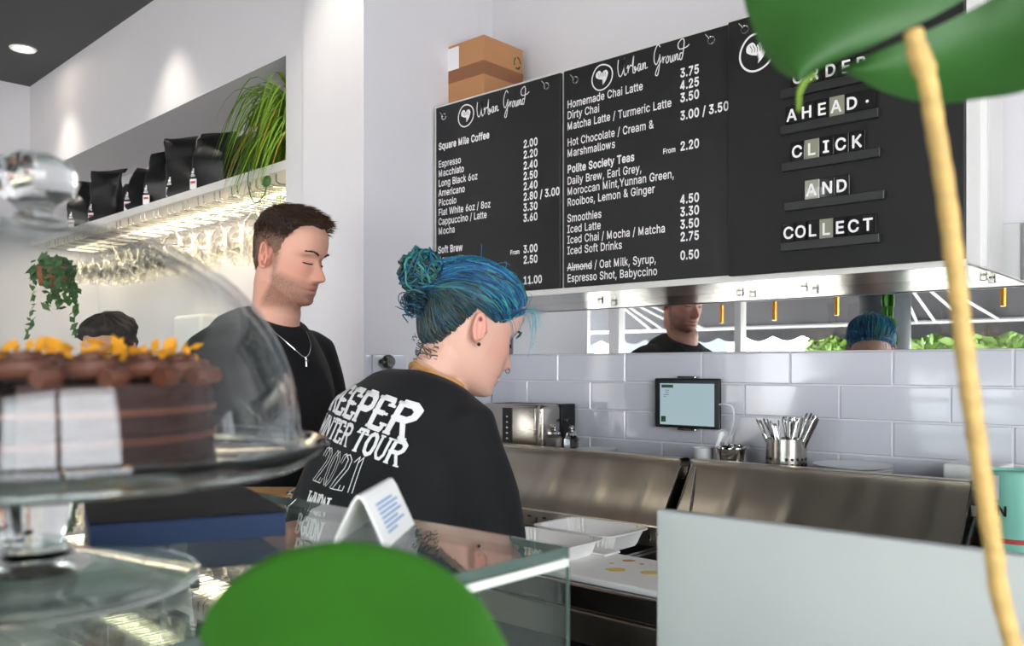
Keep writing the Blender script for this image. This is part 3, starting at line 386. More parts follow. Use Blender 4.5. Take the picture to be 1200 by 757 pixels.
m610|53,0 53,379 112,379 112,295 108,295 118,323 132,346 151,364 172,376 195,384 219,386 257,380 287,361 309,332 321,295 312,295 322,321 337,343 357,361 381,375 408,383 437,386 468,383 497,372 522,354 541,328 553,296 557,255 557,0 496,0 496,254 490,289 472,313 447,326 419,330 395,328 374,320 358,307 345,290 338,270 335,247 335,0 274,0 274,260 269,288 253,311 229,326 199,330 178,328 158,320 140,307 126,289 117,266 114,238 114,0|9,11,10 20,22,21 8,11,9 19,22,20 19,23,22 8,12,11 0,2,1 0,4,2 4,3,2 7,12,8 18,23,19 18,24,23 6,12,7 17,24,18 6,13,12 17,25,24 5,47,6 47,13,6 16,34,17 34,25,17 47,46,13 46,14,13 5,48,47 16,35,34 33,25,34 33,26,25 5,49,48 16,36,35 32,26,33 45,14,46 4,49,5 15,36,16 4,50,49 15,37,36 31,26,32 44,15,45 15,14,45 4,51,50 15,38,37 31,27,26 0,52,4 52,51,4 44,38,15 44,39,38 30,27,31 43,39,44 43,40,39 0,53,52 42,40,43 30,28,27 29,28,30 42,41,40 0,54,53
n410|114,227 114,0 53,0 53,379 112,379 112,288 102,288 124,332 152,362 187,379 227,384 264,380 295,369 321,349 341,321 353,285 357,240 357,0 296,0 296,235 290,275 273,304 246,323 210,329 184,326 161,317 141,303 126,283 117,257|9,11,10 9,12,11 2,4,3 2,6,4 6,5,4 8,12,9 8,13,12 7,13,8 7,23,13 23,14,13 6,25,7 25,24,7 24,23,7 22,14,23 21,14,22 21,15,14 6,26,25 20,15,21 6,27,26 2,28,6 28,27,6 20,16,15 19,16,20 2,0,28 19,17,16 18,17,19 2,1,0
o415|207,-8 159,-2 117,16 82,46 56,85 40,133 34,187 40,243 56,291 82,330 117,360 159,378 207,384 256,378 299,360 333,330 359,291 376,243 381,187 376,133 359,85 333,46 299,16 256,-2 207,46 242,51 270,66 292,88 307,117 316,151 319,187 316,224 307,258 292,287 270,310 242,325 207,330 173,325 145,310 124,287 108,258 99,224 96,187 99,151 108,117 124,88 145,66 173,51|11,13,12 10,13,11 10,14,13 9,14,10 9,15,14 8,37,9 37,36,9 36,15,9 36,35,15 35,16,15 8,38,37 34,16,35 8,39,38 33,16,34 7,39,8 33,17,16 7,40,39 32,17,33 7,41,40 31,17,32 6,41,7 31,18,17 6,42,41 30,18,31 5,42,6 5,43,42 29,18,30 29,19,18 5,44,43 28,19,29 28,20,19 4,44,5 4,45,44 27,20,28 4,46,45 26,20,27 3,46,4 26,21,20 3,47,46 25,21,26 3,24,47 24,21,25 3,21,24 2,21,3 2,22,21 1,22,2 1,23,22 0,23,1
p424|53,-143 53,379 112,379 112,319 118,319 126,332 137,346 152,360 171,373 197,382 229,384 274,378 313,360 345,332 370,293 385,245 390,189 385,133 370,84 346,45 313,16 274,-2 229,-8 198,-5 173,4 153,17 138,31 127,46 118,59 114,59 114,-143 220,47 253,52 279,66 301,88 316,117 325,151 328,190 325,227 316,261 301,290 280,311 253,325 220,330 188,325 161,312 140,291 125,263 116,229 113,190 116,150 125,115 140,86 162,65 188,51|9,11,10 8,11,9 0,2,1 0,3,2 8,12,11 7,12,8 7,13,12 6,13,7 5,13,6 5,43,13 43,42,13 42,14,13 4,43,5 4,44,43 4,45,44 41,14,42 0,4,3 0,48,4 48,47,4 47,46,4 46,45,4 40,14,41 40,15,14 39,15,40 38,15,39 38,16,15 0,49,48 37,16,38 0,50,49 36,16,37 36,17,16 35,17,36 0,51,50 35,18,17 34,18,35 0,29,51 29,52,51 33,18,34 29,53,52 33,19,18 32,19,33 29,28,53 28,54,53 0,30,29 27,54,28 31,19,32 27,31,54 27,19,31 26,19,27 26,20,19 25,20,26 24,20,25 24,21,20 23,21,24 23,22,21
q424|372,-143 311,-143 311,59 306,59 298,46 287,31 272,17 252,4 227,-5 195,-8 151,-2 112,16 79,45 55,84 39,133 34,189 39,245 55,293 79,332 112,360 151,378 196,384 228,382 253,373 272,360 287,346 298,332 307,319 313,319 313,379 372,379 204,47 236,51 263,65 284,86 299,115 309,150 312,190 309,229 300,263 284,291 263,312 237,325 204,330 172,325 145,311 124,290 108,261 99,227 96,190 99,151 109,117 124,88 145,66 172,52|20,22,21 20,23,22 28,30,29 28,0,30 19,23,20 19,24,23 18,24,19 18,25,24 18,26,25 17,44,18 44,43,18 43,26,18 43,27,26 42,27,43 41,27,42 17,45,44 41,28,27 41,40,28 40,39,28 39,38,28 38,0,28 17,46,45 16,46,17 16,47,46 16,48,47 15,48,16 37,0,38 15,49,48 15,50,49 36,0,37 14,50,15 14,51,50 35,0,36 13,51,14 13,52,51 34,2,35 2,0,35 13,53,52 33,2,34 12,53,13 12,54,53 32,3,33 3,2,33 32,4,3 1,0,2 12,31,54 31,4,32 12,4,31 12,5,4 11,5,12 11,6,5 11,7,6 10,7,11 10,8,7 9,8,10
r259|53,0 53,379 112,379 112,321 115,321 130,347 152,367 181,380 213,385 221,385 229,384 237,384 243,384 243,322 239,323 230,324 219,325 207,326 182,323 159,315 140,301 126,284 117,262 114,237 114,0|7,9,8 7,10,9 7,11,10 7,12,11 7,13,12 6,13,7 0,2,1 0,3,2 5,13,6 4,17,5 17,16,5 16,15,5 15,14,5 14,13,5 4,18,17 4,19,18 0,4,3 0,22,4 22,21,4 21,20,4 20,19,4 0,23,22 0,24,23
s365|182,-8 145,-5 112,3 84,18 62,38 45,63 36,94 94,106 105,79 124,60 150,49 181,45 217,50 244,62 262,81 268,103 264,121 254,136 236,147 212,155 149,170 104,186 72,208 53,237 47,274 51,305 65,332 87,354 115,370 149,381 187,384 223,381 254,372 279,358 299,339 314,316 324,290 268,277 258,298 243,316 220,328 187,332 156,329 131,317 114,299 109,277 112,258 124,243 144,232 172,223 229,209 275,194 306,171 325,142 331,106 326,75 312,47 290,24 260,6 224,-4|29,31,30 29,32,31 28,32,29 28,33,32 27,33,28 27,34,33 26,34,27 26,41,34 41,35,34 26,42,41 40,35,41 25,42,26 25,43,42 39,35,40 25,44,43 39,36,35 38,36,39 24,44,25 24,45,44 37,36,38 24,46,45 23,46,24 23,47,46 23,48,47 22,48,23 22,49,48 22,50,49 22,51,50 21,51,22 21,52,51 20,52,21 20,53,52 19,53,20 18,53,19 17,53,18 17,54,53 16,54,17 15,54,16 6,8,7 15,55,54 14,55,15 5,8,6 13,55,14 5,9,8 13,56,55 4,9,5 12,56,13 4,10,9 11,56,12 4,11,10 11,57,56 4,57,11 3,57,4 3,58,57 2,58,3 2,59,58 1,59,2 1,0,59
t227|204,379 204,327 6,327 6,379 65,471 126,471 126,98 128,76 136,61 150,53 170,50 177,50 185,51 194,52 202,54 213,2 203,-1 192,-3 180,-4 168,-4 125,2 92,21 72,52 65,93|23,5,4 23,6,5 2,0,3 2,1,0 23,7,6 22,7,23 22,8,7 22,9,8 13,15,14 22,10,9 12,15,13 21,10,22 11,15,12 10,15,11 21,15,10 20,15,21 19,15,20 19,16,15 19,17,16 19,18,17
u410|182,-5 146,-1 115,11 89,31 69,59 57,95 53,139 53,379 114,379 114,144 120,105 137,75 164,56 200,50 226,53 249,62 268,77 283,97 293,122 296,153 296,379 357,379 357,0 298,0 298,92 307,92 286,47 257,17 222,0|6,8,7 6,9,8 19,21,20 19,22,21 18,22,19 6,10,9 5,10,6 17,25,18 25,22,18 5,11,10 16,24,17 24,25,17 4,11,5 16,26,24 26,23,24 26,22,25 15,26,16 4,12,11 14,26,15 3,12,4 3,13,12 13,26,14 3,26,13 3,27,26 23,22,26 2,27,3 2,28,27 1,28,2 1,0,28
w567||
y389|48,-139 62,-86 71,-87 88,-90 104,-89 118,-84 130,-74 141,-58 151,-36 162,-1 17,379 84,379 165,155 177,121 187,87 196,53 206,21 184,21 193,53 202,87 212,121 224,155 305,379 372,379 204,-58 191,-85 176,-107 159,-124 139,-136 117,-143 92,-145 77,-145 64,-143 54,-141|9,11,10 9,12,11 21,23,22 21,24,23 9,13,12 20,24,21 19,16,20 16,24,20 9,14,13 18,15,19 15,16,19 9,18,14 18,15,14 9,17,18 9,16,17 9,24,16 8,24,9 7,24,8 7,25,24 6,25,7 5,25,6 4,25,5 4,26,25 0,2,1 0,3,2 3,26,4 0,26,3 0,27,26 0,28,27 0,29,28 33,29,0 32,29,33 32,30,29 31,30,32
z380|42,0 42,46 254,320 254,323 48,323 48,379 332,379 332,331 126,60 126,56 339,56 339,0|4,6,5 4,7,6 4,3,7 3,2,7 2,8,7 1,8,2 1,9,8 1,10,9 1,11,10 0,11,1"""
GL_ = {}
for ln in GLYPHS.split("\n"):
    a, b, c = ln[1:].split("|")
    GL_[ln[:1]] = (int(a) / 1000, [tuple(int(q) / 1000 for q in p.split(",")) for p in b.split()], [tuple(int(q) for q in t.split(",")) for t in c.split()])
BOWL_ = [(.092, .478), (.25, .478), (.31, .465), (.35, .42), (.36, .36), (.35, .30), (.31, .255), (.25, .238), (.092, .238)]
for ch, sts in {
    "D": [[(.092, 0), (.092, .509)], [(.092, .478), (.22, .478), (.30, .465), (.36, .43), (.40, .38), (.425, .32), (.43, .255), (.425, .19), (.40, .13), (.36, .08), (.30, .045), (.22, .031), (.092, .031)]],
    "P": [[(.092, 0), (.092, .509)], BOWL_], "R": [[(.092, 0), (.092, .509)], BOWL_, [(.235, .245), (.385, 0)]],
    "K": [[(.092, 0), (.092, .509)], [(.40, .509), (.10, .19)], [(.19, .29), (.42, 0)]], "k": [[(.082, 0), (.082, .53)], [(.30, .375), (.09, .145)], [(.16, .22), (.325, 0)]],
    "4": [[(.295, 0), (.295, .509)], [(.278, .492), (.055, .14)], [(.03, .13), (.375, .13)]],
    "w": [[(.035, .378), (.145, 0)], [(.145, 0), (.255, .378)], [(.255, .378), (.365, 0)], [(.365, 0), (.475, .378)]],
    "M": [[(.092, 0), (.092, .509)], [(.47, 0), (.47, .509)], [(.092, .49), (.281, .04)], [(.47, .49), (.281, .04)]],
    "&": [[(.41, .0), (.12, .33), (.09, .41), (.14, .475), (.2, .485), (.27, .46), (.285, .40), (.25, .33), (.13, .24), (.08, .17), (.075, .1), (.12, .04), (.2, .025), (.29, .06), (.36, .16), (.385, .25)]],
}.items():
    g_ = MB()
    for st in sts: ribbon(g_, [(x, y) for x, y in st], .058 if ch in "wk&" else .064)
    GL_[ch] = (GL_[ch][0], [(p[0], p[1]) for p in g_.v], g_.f)
def text(s, size, bold=0, extr=0, sx=1, shear=0):            # lettering in the XY plane, left-aligned at 0
    mb = MB(); x = 0; w = bold / .041
    for ch in s:
        if ch == " ": x += .23; continue
        g = GL_.get(ch)
        if g is None: continue
        n = 9 if w > .02 else 5
        for k in range(n):
            ox, oy = (w / 2 * math.cos(2 * PI * k / (n - 1)), w / 2 * math.sin(2 * PI * k / (n - 1))) if k else (0, 0)
            mb.add([((x + p[0] + ox + shear * p[1]) * size * sx, (p[1] + oy) * size, extr + k * 4e-5) for p in g[1]], g[2])
        x += g[0] + w * .4
    return mb
def thin_glass(name, tint=(1, 1, 1, 1), ior=1.5):
    m = bpy.data.materials.new(name); m.use_nodes = True; nt = m.node_tree; nt.nodes.clear()
    o = nt.nodes.new('ShaderNodeOutputMaterial'); mx = nt.nodes.new('ShaderNodeMixShader'); fr = nt.nodes.new('ShaderNodeFresnel')
    tr = nt.nodes.new('ShaderNodeBsdfTransparent'); gl = nt.nodes.new('ShaderNodeBsdfGlossy')
    ge = nt.nodes.new('ShaderNodeNewGeometry'); mr = nt.nodes.new('ShaderNodeMapRange'); mr.inputs[3].default_value = ior; mr.inputs[4].default_value = 1 / ior
    nt.links.new(ge.outputs['Backfacing'], mr.inputs[0]); nt.links.new(mr.outputs[0], fr.inputs[0])
    tr.inputs[0].default_value = tint; gl.inputs[1].default_value = 0.0
    nt.links.new(fr.outputs[0], mx.inputs[0]); nt.links.new(tr.outputs[0], mx.inputs[1]); nt.links.new(gl.outputs[0], mx.inputs[2])
    nt.links.new(mx.outputs[0], o.inputs[0]); return m
M['pane'] = thin_glass('window_pane')
M['sheet'] = thin_glass('sheet_glass', (.93, .97, .95, 1))
M['stem'] = thin_glass('stemware_glass', (.99, .985, .97, 1), 1.75)
M['dome'] = thin_glass('dome_glass', (.97, .98, .98, 1), 1.42)

# ------------------------------------------------------------------ room shell
CZ = 2.87
ML = Matrix(((LA.x, LN.x, 0, LC.x), (LA.y, LN.y, 0, LC.y), (0, 0, 1, 0), (0, 0, 0, 1)))
NZ = 2.378; NS0 = .44; NS1 = 3.09; ND = .36           # niche: top, near end, far end, depth
struct('floor', MB().box((-6, -2.8, -.1), (2.4, 2.6, 0)), M['floor'])
struct('ceiling', MB().box((-6, -2.8, CZ), (2.4, 2.6, CZ + .1)), M['ceil'])
mb = MB(); mb.box((0, -ND, 0), (NS0, 0, CZ), ML); mb.box((NS0, -ND, NZ), (NS1, 0, CZ), ML)
mb.box((0, -ND - .1, 0), (NS1 + .1, -ND, CZ), ML)
struct('wall_left', mb, M['wall'])
struct('wall_return', MB().box((-2.4, 1.66, 0), (-2.08, 2.32, CZ)), M['wall'])
struct('wall_back', MB().box((-2.1, WY + .012, 0), (2.4, WY + .12, CZ)), M['wall'])
struct('wall_far', MB().box((NS1, -.5, 0), (NS1 + .1, 4.6, CZ), ML), M['wall'])
mb = MB()
for a, b in (((2.2, -2.8, 0), (2.3, 2.4, .3)), ((2.2, -2.8, 2.7), (2.3, 2.4, CZ)), ((2.2, -2.8, .3), (2.3, -1.5, 2.7)), ((2.2, .8, .3), (2.3, 2.4, 2.7))): mb.box(a, b)
struct('wall_right', mb, M['wall'])
mb = MB()
for a, b in (((-6, -2.75, 0), (2.4, -2.6, .25)), ((-6, -2.75, 2.75), (2.4, -2.6, CZ)), ((-6, -2.75, .25), (-5.45, -2.6, 2.75)), ((1.1, -2.75, .25), (2.4, -2.6, 2.75))): mb.box(a, b)
struct('wall_front', mb, M['wall'])
# door trim on the far wall, seen at the left edge
mb = MB()
for n0, n1, z0, z1 in ((.16, .2, 0, 2.12), (.2, 1.05, 2.08, 2.12), (1.05, 1.09, 0, 2.12), (.28, .30, .2, 1.95)):
    mb.box((NS1 - .025, n0, z0), (NS1, n1, z1), ML)
struct('door_1', mb, M['whitepaint'])

# tiles: real tiles with eased edges over white grout
TW, TH = .2603, .0862; TZ = PY(850, 413, WY).z; TX0 = PY(654, 430, WY).x
def tiles(face):
    bm = MB(); g = .0016; d = .008; e = .0025
    for r in range(17):
        z1 = TZ - r * TH - g; z0 = TZ - (r + 1) * TH + g
        off = TX0 + (TW / 2 if r % 2 else 0)
        if face == 'back': a, b = -2.072, 1.0
        else: a, b = 1.652, 2.2
        k = math.floor((a - off) / TW) if face == 'back' else 0
        xs = off + k * TW if face == 'back' else b - TW * 3 - (TW / 2 if r % 2 else 0)
        while xs < b:
            x0 = max(a, xs + g); x1 = min(b, xs + TW - g)
            if x1 - x0 > .01:
                q = [(x0, z0), (x1, z0), (x1, z1), (x0, z1)]; qi = [(x0 + e, z0 + e), (x1 - e, z0 + e), (x1 - e, z1 - e), (x0 + e, z1 - e)]
                if face == 'back': P = [(x, WY + .012, z) for x, z in q] + [(x, WY + .003, z) for x, z in q] + [(x, WY, z) for x, z in qi]
                else: P = [(-2.08, x, z) for x, z in q] + [(-2.074, x, z) for x, z in q] + [(-2.072, x, z) for x, z in qi]
                F = [(8, 9, 10, 11)]
                for L in (0, 4):
                    F += [(L + i, L + (i + 1) % 4, L + 4 + (i + 1) % 4, L + 4 + i) for i in range(4)]
                bm.add(P, F)
            xs += TW
    return bm
struct('trim_1', MB().box((-2.07, WY + .0035, 0), (1.0, WY + .0115, TZ)), M['grout'])
struct('trim_2', tiles('back'), M['tile'])
struct('trim_3', tiles('side'), M['tile'])
single('wall_mirror', MB().prism([(-2.07, WY + .002, TZ + .002), (-2.07, WY + .0036, 1.66), (-2.07, WY + .011, 1.66), (-2.07, WY + .011, TZ + .002)], (2.67, 0, 0)), M['mirror'],
       'long frameless mirror strip above the tiles and under the menu boards', 'mirror')

# ------------------------------------------------------------------ shop front and street behind the camera (seen in the mirror)
SY = -2.6
def mx_(x, Y): return MR(x, 430, Y).x
mb = MB()
px = [mx_(720, SY), mx_(865, SY), mx_(1068, SY)]
for x, w in ((px[0], .06), (px[1], .03), (-.2, .05), (-5.4, .06), (1.05, .06)): mb.box((x - w, SY - .08, .25), (x + w, SY + .02, 2.75))
mb.box((-5.45, SY - .08, .25), (1.1, SY + .02, .31)); mb.box((-5.45, SY - .08, 2.69), (1.1, SY + .02, 2.75))
w1 = struct('window_1', mb, M['whitepaint'])
part('pane', MB().box((-5.4, SY - .035, .3), (1.05, SY - .029, 2.7)), M['pane'], w1)
mb = MB()
for y in (-1.5, -.35, .8): mb.box((2.2, y - .04, .3), (2.28, y + .04, 2.7))
mb.box((2.2, -1.5, .3), (2.28, .8, .36)); mb.box((2.2, -1.5, 2.64), (2.28, .8, 2.7))
w2 = struct('window_2', mb, M['whitepaint'])
part('pane', MB().box((2.235, -1.5, .36), (2.241, .8, 2.64)), M['pane'], w2)
cx = (mx_(1008, SY + .3) + mx_(1066, SY + .3)) / 2; cr = abs(mx_(1008, SY + .3) - mx_(1066, SY + .3)) / 2
struct('column_1', MB().lathe([(0, 0), (cr, 0), (cr, CZ), (0, CZ)], (cx, SY + .3, 0), 32), M['column'], True)

AY = -3.8
zb = MR(900, 375, AY).z; zs = MR(900, 392, AY).z
aw = thing('street_awning', 'dark grey street awning with scalloped valance reflected in the mirror', 'awning', (-3, SY - .1, 2.5))
def awning(x0, x1):
    a = MB(); a.prism([(x0, SY - .1, 2.62), (x1, SY - .1, 2.62), (x1, AY, zb), (x0, AY, zb)], (0, 0, .01)); return a
part('canopy', awning(-7.2, 1.4), M['awn'], aw)
mb = MB(); n = 300; x0, x1 = -7.2, 1.4; vs = []
for i in range(n + 1):
    x = x0 + (x1 - x0) * i / n; s = abs(math.sin(PI * (x / .3)))
    vs += [(x, AY, zb), (x, AY + .006, zs + .05 - .05 * s)]
mb.add(vs, [(2 * i, 2 * i + 1, 2 * i + 3, 2 * i + 2) for i in range(n)])
part('valance', mb, M['awn'], aw)
part('front_bar', MB().tube([(x0, AY + .02, zb), (x1, AY + .02, zb)], .02, 8), M['whitepaint'], aw, True)
for xx in (mx_(752, -3.2), mx_(1085, -3.2), -.3):
    mb = MB()
    for dx in (-.25, -.1, .15, .4): mb.tube([(xx + dx * .3, SY - .12, 2.1), (xx + dx, AY + .03, zb)], .012, 6)
    part('folding_arm', mb, M['whitepaint'], aw, True)
struct('street', MB().box((-20, -22, -.12), (14, -2.8, -.04)), M['street'])
def house(x0, x1, h, lab):
    t = thing('terraced_house', lab, 'house', ((x0 + x1) / 2, -14, -.04))
    part('facade', MB().box((x0, -15, -.04), (x1, -14, h)), M['house'], t)
    k = 0; x = x0 + .6
    while x + 1 < x1:
        for z in (.9, 3.6): part('window', MB().box((x, -14.02, z), (x + .9, -13.96, z + 1.5)), M['houseb'], t)
        x += 1.9
    part('roof', MB().prism([(x0, -15.2, h), (x0, -13.8, h), (x0, -14.5, h + 1)], (x1 - x0, 0, 0)), M['trunk'], t)
house(-19, -9.5, 6, 'pale terraced house across the street, opposite the awning end')
def foliage(c, rad, n, size, mb=None):
    mb = mb or MB()
    for i in range(n):
        d = V((rnd(-1, 1), rnd(-1, 1), rnd(-1, 1)))
        while d.length > 1 or d.length < .2: d = V((rnd(-1, 1), rnd(-1, 1), rnd(-1, 1)))
        p = V(c) + V((d.x * rad[0], d.y * rad[1], d.z * rad[2]))
        u = V((rnd(-1, 1), rnd(-1, 1), rnd(-1, 1))).normalized(); w = u.orthogonal().normalized(); s = size * rnd(.6, 1.3)
        mb.add([p - u * s, p + w * s * .5, p + u * s, p - w * s * .5], [(0, 1, 2, 3)])
    return mb
def tree(x, y, z, r, lab):
    t = thing('street_tree', lab, 'tree', (x, y, -.04), 'street trees reflected in the mirror')
    part('trunk', MB().tube([(x, y, -.04), (x + .05, y, z * .6), (x, y, z)], [.11, .09, .05], 8), M['trunk'], t, True)
    part('crown', foliage((x, y, z), (r, r * .8, r), 1300, .12), M['treeg'], t)
p = MR(1125, 388, -7); tree(p.x, -7, 1.95, .85, 'green street tree reflected in the mirror beside the tan stem')
p = MR(1190, 388, -9.5); tree(p.x, -9.5, 1.9, .8, 'green street tree reflected at the right end of the mirror')
p = MR(985, 392, -8.5); tree(p.x, -8.5, 1.7, .5, 'pale green street tree reflected left of the dark column')
# trailing cactus hanging on the column
cp = MR(1042, 370, SY + .75)
t = thing('trailing_cactus', 'trailing green cactus hanging before the dark column in the mirror', 'plant', (cp.x, cp.y, cp.z + .25))
mb = MB()
for k in range(5):
    x = cp.x + rnd(-.04, .04); pts = [(x + rnd(-.02, .02), cp.y + rnd(-.03, .03), cp.z + .2 - .09 * i) for i in range(6)]
    for i in range(5):
        a, b = V(pts[i]), V(pts[i + 1]); mb.ball((a + b) / 2, (.03, .008, .055), 8, Matrix.Rotation(rnd(0, 3), 3, 'Z'))
part('stems', mb, M['leaf'], t, True)
part('hook', MB().tube([(cp.x, cp.y, cp.z + .22), (cp.x, SY + .38, cp.z + .25)], .008), M['black'], t, True)
# brass pendants reflected under the boards
for k, (x, y) in enumerate(((845, 362), (907, 358), (980, 351), (1175, 338))):
    q = MR(x, y, -.9)
    t = thing('pendant_lamp', ['slim brass pendant lamp reflected right of the man', 'slim brass pendant lamp reflected just right of the window post', 'slim brass pendant lamp reflected left of the dark column', 'slim brass pendant lamp reflected at the mirror right end'][k], 'lamp', (q.x, q.y, CZ), 'brass pendant lamps reflected in the mirror')
    part('cord', MB().tube([(q.x, q.y, CZ), (q.x, q.y, q.z + .05)], .002, 6), M['black'], t)
    part('tube_shade', MB().lathe([(.0, .06), (.016, .06), (.016, -.06), (.0, -.06)], q, 16), M['brass'], t, True)

# ------------------------------------------------------------------ ceiling downlights along the left wall
p0 = PZ(27, 57, CZ); s0 = Ls(p0); n0 = (p0 - LC).dot(LN)
sp = [s0 - i * 1.2 for i in range(-0, 3)]
LABS = ['round recessed downlight in the dark ceiling at upper left'] + ['round recessed downlight out of view above the left wall'] * 3
for i, s in enumerate(sp):
    q = LW(s, n0, CZ)
    if i < 1:
        t = thing('downlight', LABS[i], 'lamp', q)
        part('trim_ring', MB().lathe([(.04, -.002), (.055, -.006), (.06, 0), (.04, .0)], q, 28), M['whitepaint'], t, True)
        part('bulb', MB().lathe([(0, -.003), (.036, -.003), (.04, 0), (0, 0)], q, 24), M['lamp'], t, True)
    l = bpy.data.lights.new('downlight_beam', 'SPOT'); l.energy = 13; l.color = (1, .93, .80); l.spot_size = math.radians(80); l.spot_blend = 1; l.shadow_soft_size = .02
    o = bpy.data.objects.new('downlight_beam', l); COL.objects.link(o); o.location = q - UP * .02
    o.rotation_euler = (V((0, 0, -1)) - LN * .05).to_track_quat('-Z', 'Y').to_euler()

# ------------------------------------------------------------------ niche: shelf, bags, spider plant, glass rack
SZ = 2.03                                   # shelf top
sh = thing('niche_shelf', 'long white shelf across the wall niche holding the coffee bags', 'shelf', LW(1.75, -.1, SZ - .03))
part('shelf_board', MB().box((NS0, -ND, SZ - .03), (NS1, .0, SZ), ML), M['frame'], sh)
part('led_strip', MB().box((NS0 + .02, -.21, SZ - .036), (NS1 - .1, -.195, SZ - .0305), ML), M['led'], sh)
l = area('shelf_led_glow', LW(1.75, -.2, SZ - .04), (0, 0, math.atan2(LA.y, LA.x)), 2.5, .14, 7, (1, .87, .62))

def bag_mesh(w, d, h, lean, seed):
    r = random.Random(seed); secs = []; N = 14
    for i in range(N):
        t = i / (N - 1)
        dd = d * (1 - smooth01((t - .35) / .6) * .88); ww = w * (1 - .10 * math.sin(PI * t) + .06 * t)
        c = V((lean[0] * t * t * h, lean[1] * t * t * h + .006 * math.sin(9 * t + seed), h * t))
        if t > .9: c.z = h * .9 + (t - .9) * h * .5; c.y += (t - .9) * .25
        secs.append((c, V((ww / 2, r.uniform(-.006, .006), r.uniform(-.012, .012) * t)), V((0, dd / 2, 0))))
    m = MB().loft(secs, 36, 5)
    m.v = [(x + .006 * noise.noise(V((x * 18 + seed, y * 18, z * 14))), y + .008 * noise.noise(V((x * 15, z * 15 + seed, 5))), z) if z > .01 else (x, y, z) for x, y, z in m.v]
    return m
bagx = [(95, 262, 207, 26), (124, 254, 197, 40), (147, 247, 209, 22), (163, 243, 195, 30), (187, 237, 173, 34), (214, 229, 155, 34), (247, 220, 151, 50), (283, 208, 150, 40), (312, 200, 158, 34)]
BL = ['slim black coffee bag at the far end of the niche shelf', 'tall black coffee bag with a folded top, second from the far shelf end',
      'short black coffee bag half hidden behind the tall folded one', 'black coffee bag leaning sideways in the middle of the shelf',
      'wide crumpled black coffee bag with slanted top in mid shelf', 'tall upright black coffee bag with a square folded top',
      'largest black coffee bag, just left of the spider plant', 'black coffee bag hidden behind the spider plant leaves', 'black coffee bag behind the plant beside its pot']
for i, (x, yb, yt, wp) in enumerate(bagx):
    nn = -.085 if i not in (2, 7, 8) else -.235
    b = PL(x, yb, nn); s = Ls(b); dep = (b - CAM).dot(FWD)
    h = max(.13, PL(x, yt, nn).z - SZ); w = min(.17, max(.09, wp / FL * dep * 1.08))
    h = min(h, .285)
    t = thing('coffee_bag', BL[i], 'bag', (0, 0, 0), 'black coffee bags on the niche shelf')
    ln = ((-.1, .05), (.12, -.1), (0, .1), (.2, 0), (.15, -.05), (-.05, 0), (.12, 0), (0, 0), (0, .05))[i]
    bm_ = bag_mesh(w, .075, h, ln, i * 3 + 1)
    part('bag_body', bm_, M['bag'], t, True, 60)
    # outside face is local -Y
    part('label', MB().rbox((w * -.40, -.0405, .012), (w * -.40 + .03, -.036, .052), .001, 1).add([], []), M['paper'], t)
    part('label_stripe', MB().box((w * -.40 + .004, -.0412, .034), (w * -.40 + .026, -.0404, .043)), M['red'], t)
    lg = MB()
    for dx, z, ww, hh in ((0, .062, .018, .004), (.002, .068, .014, .003), (.004, .074, .01, .01), (.009, .082, .005, .012)): lg.box((w * -.40 + .004 + dx, -.0395, z), (w * -.40 + .004 + dx + ww, -.037, z + hh))
    part('logo', lg, M['print'], t)
    t.location = LW(s, nn, SZ); t.rotation_euler = (0, 0, math.atan2(-LA.y, -LA.x) + (.62 if i not in (2, 7, 8) else .1) + (0.25, -.1, .1, .1, .0, .12, -.15, 0, .1)[i])

# spider plant
pp = LW(NS0 + .09, -.13, SZ)
t = thing('spider_plant', 'bushy spider plant with arching narrow leaves at the shelf end', 'plant', pp)
part('pot', MB().lathe([(0, 0), (.05, 0), (.062, .11), (.066, .115), (.058, .12), (.05, .10), (0, .10)], pp, 28), M['pot'], t, True)
part('soil', MB().lathe([(0, .102), (.052, .102), (.052, .098), (0, .098)], pp, 20), M['trunk'], t)
def blade(mb, base, az, L, lift, w):
    d = V((math.cos(az), math.sin(az), 0)); side = V((-d.y, d.x, 0)); pts = []
    n = 10
    for i in range(n + 1):
        u = i / n; out = L * (u * .95 - .18 * u * u); z = lift * L * math.sin(min(1, u * 1.15) * PI * .62) - L * .75 * u ** 2.6 * (1.2 - lift * .4)
        pts.append((base + d * out + UP * z, w * (1 - u ** 2.2) * (0.5 + min(.5, u * 4))))
    vs = []
    for p, ww in pts: vs += [p - side * ww / 2 + UP * ww * .15, p - UP * 0, p + side * ww / 2 + UP * ww * .15]
    vs = [LW(max(Ls(p), NS0 + .006), (p - LC).dot(LN), p.z) for p in vs]
    fs = []
    for i in range(n):
        a = i * 3; fs += [(a, a + 1, a + 4, a + 3), (a + 1, a + 2, a + 5, a + 4)]
    mb.add(vs, fs)
A, B = MB(), MB()
az0 = math.atan2(LN.y + LA.y * 1.2, LN.x + LA.x * 1.2)
for k in range(260):
    az = az0 + random.gauss(0, .9); L = rnd(.18, .42); lf = rnd(.05, .75)
    blade(B if k % 14 == 0 else A, pp + UP * .11 + V((rnd(-.03, .03), rnd(-.03, .03), 0)), az, L, lf, rnd(.009, .017))
part('leaves', A, M['spider'], t); part('dry_leaves', B, M['spidery'], t)
q = LW(NS0 + .22, .012, SZ)
rb = MB().tube(spline([q + V((0, 0, .02)), q + V((-.01, 0, -.05)), q + V((.03, -.0, -.12)), q + V((.09, 0, -.10)), q + V((.11, 0, -.06))], 6), .0022, 6)
rb.ball(q + V((.105, 0, -.055)), (.03, .008, .02), 10)
part('runner', rb, M['ivy'], t, True)

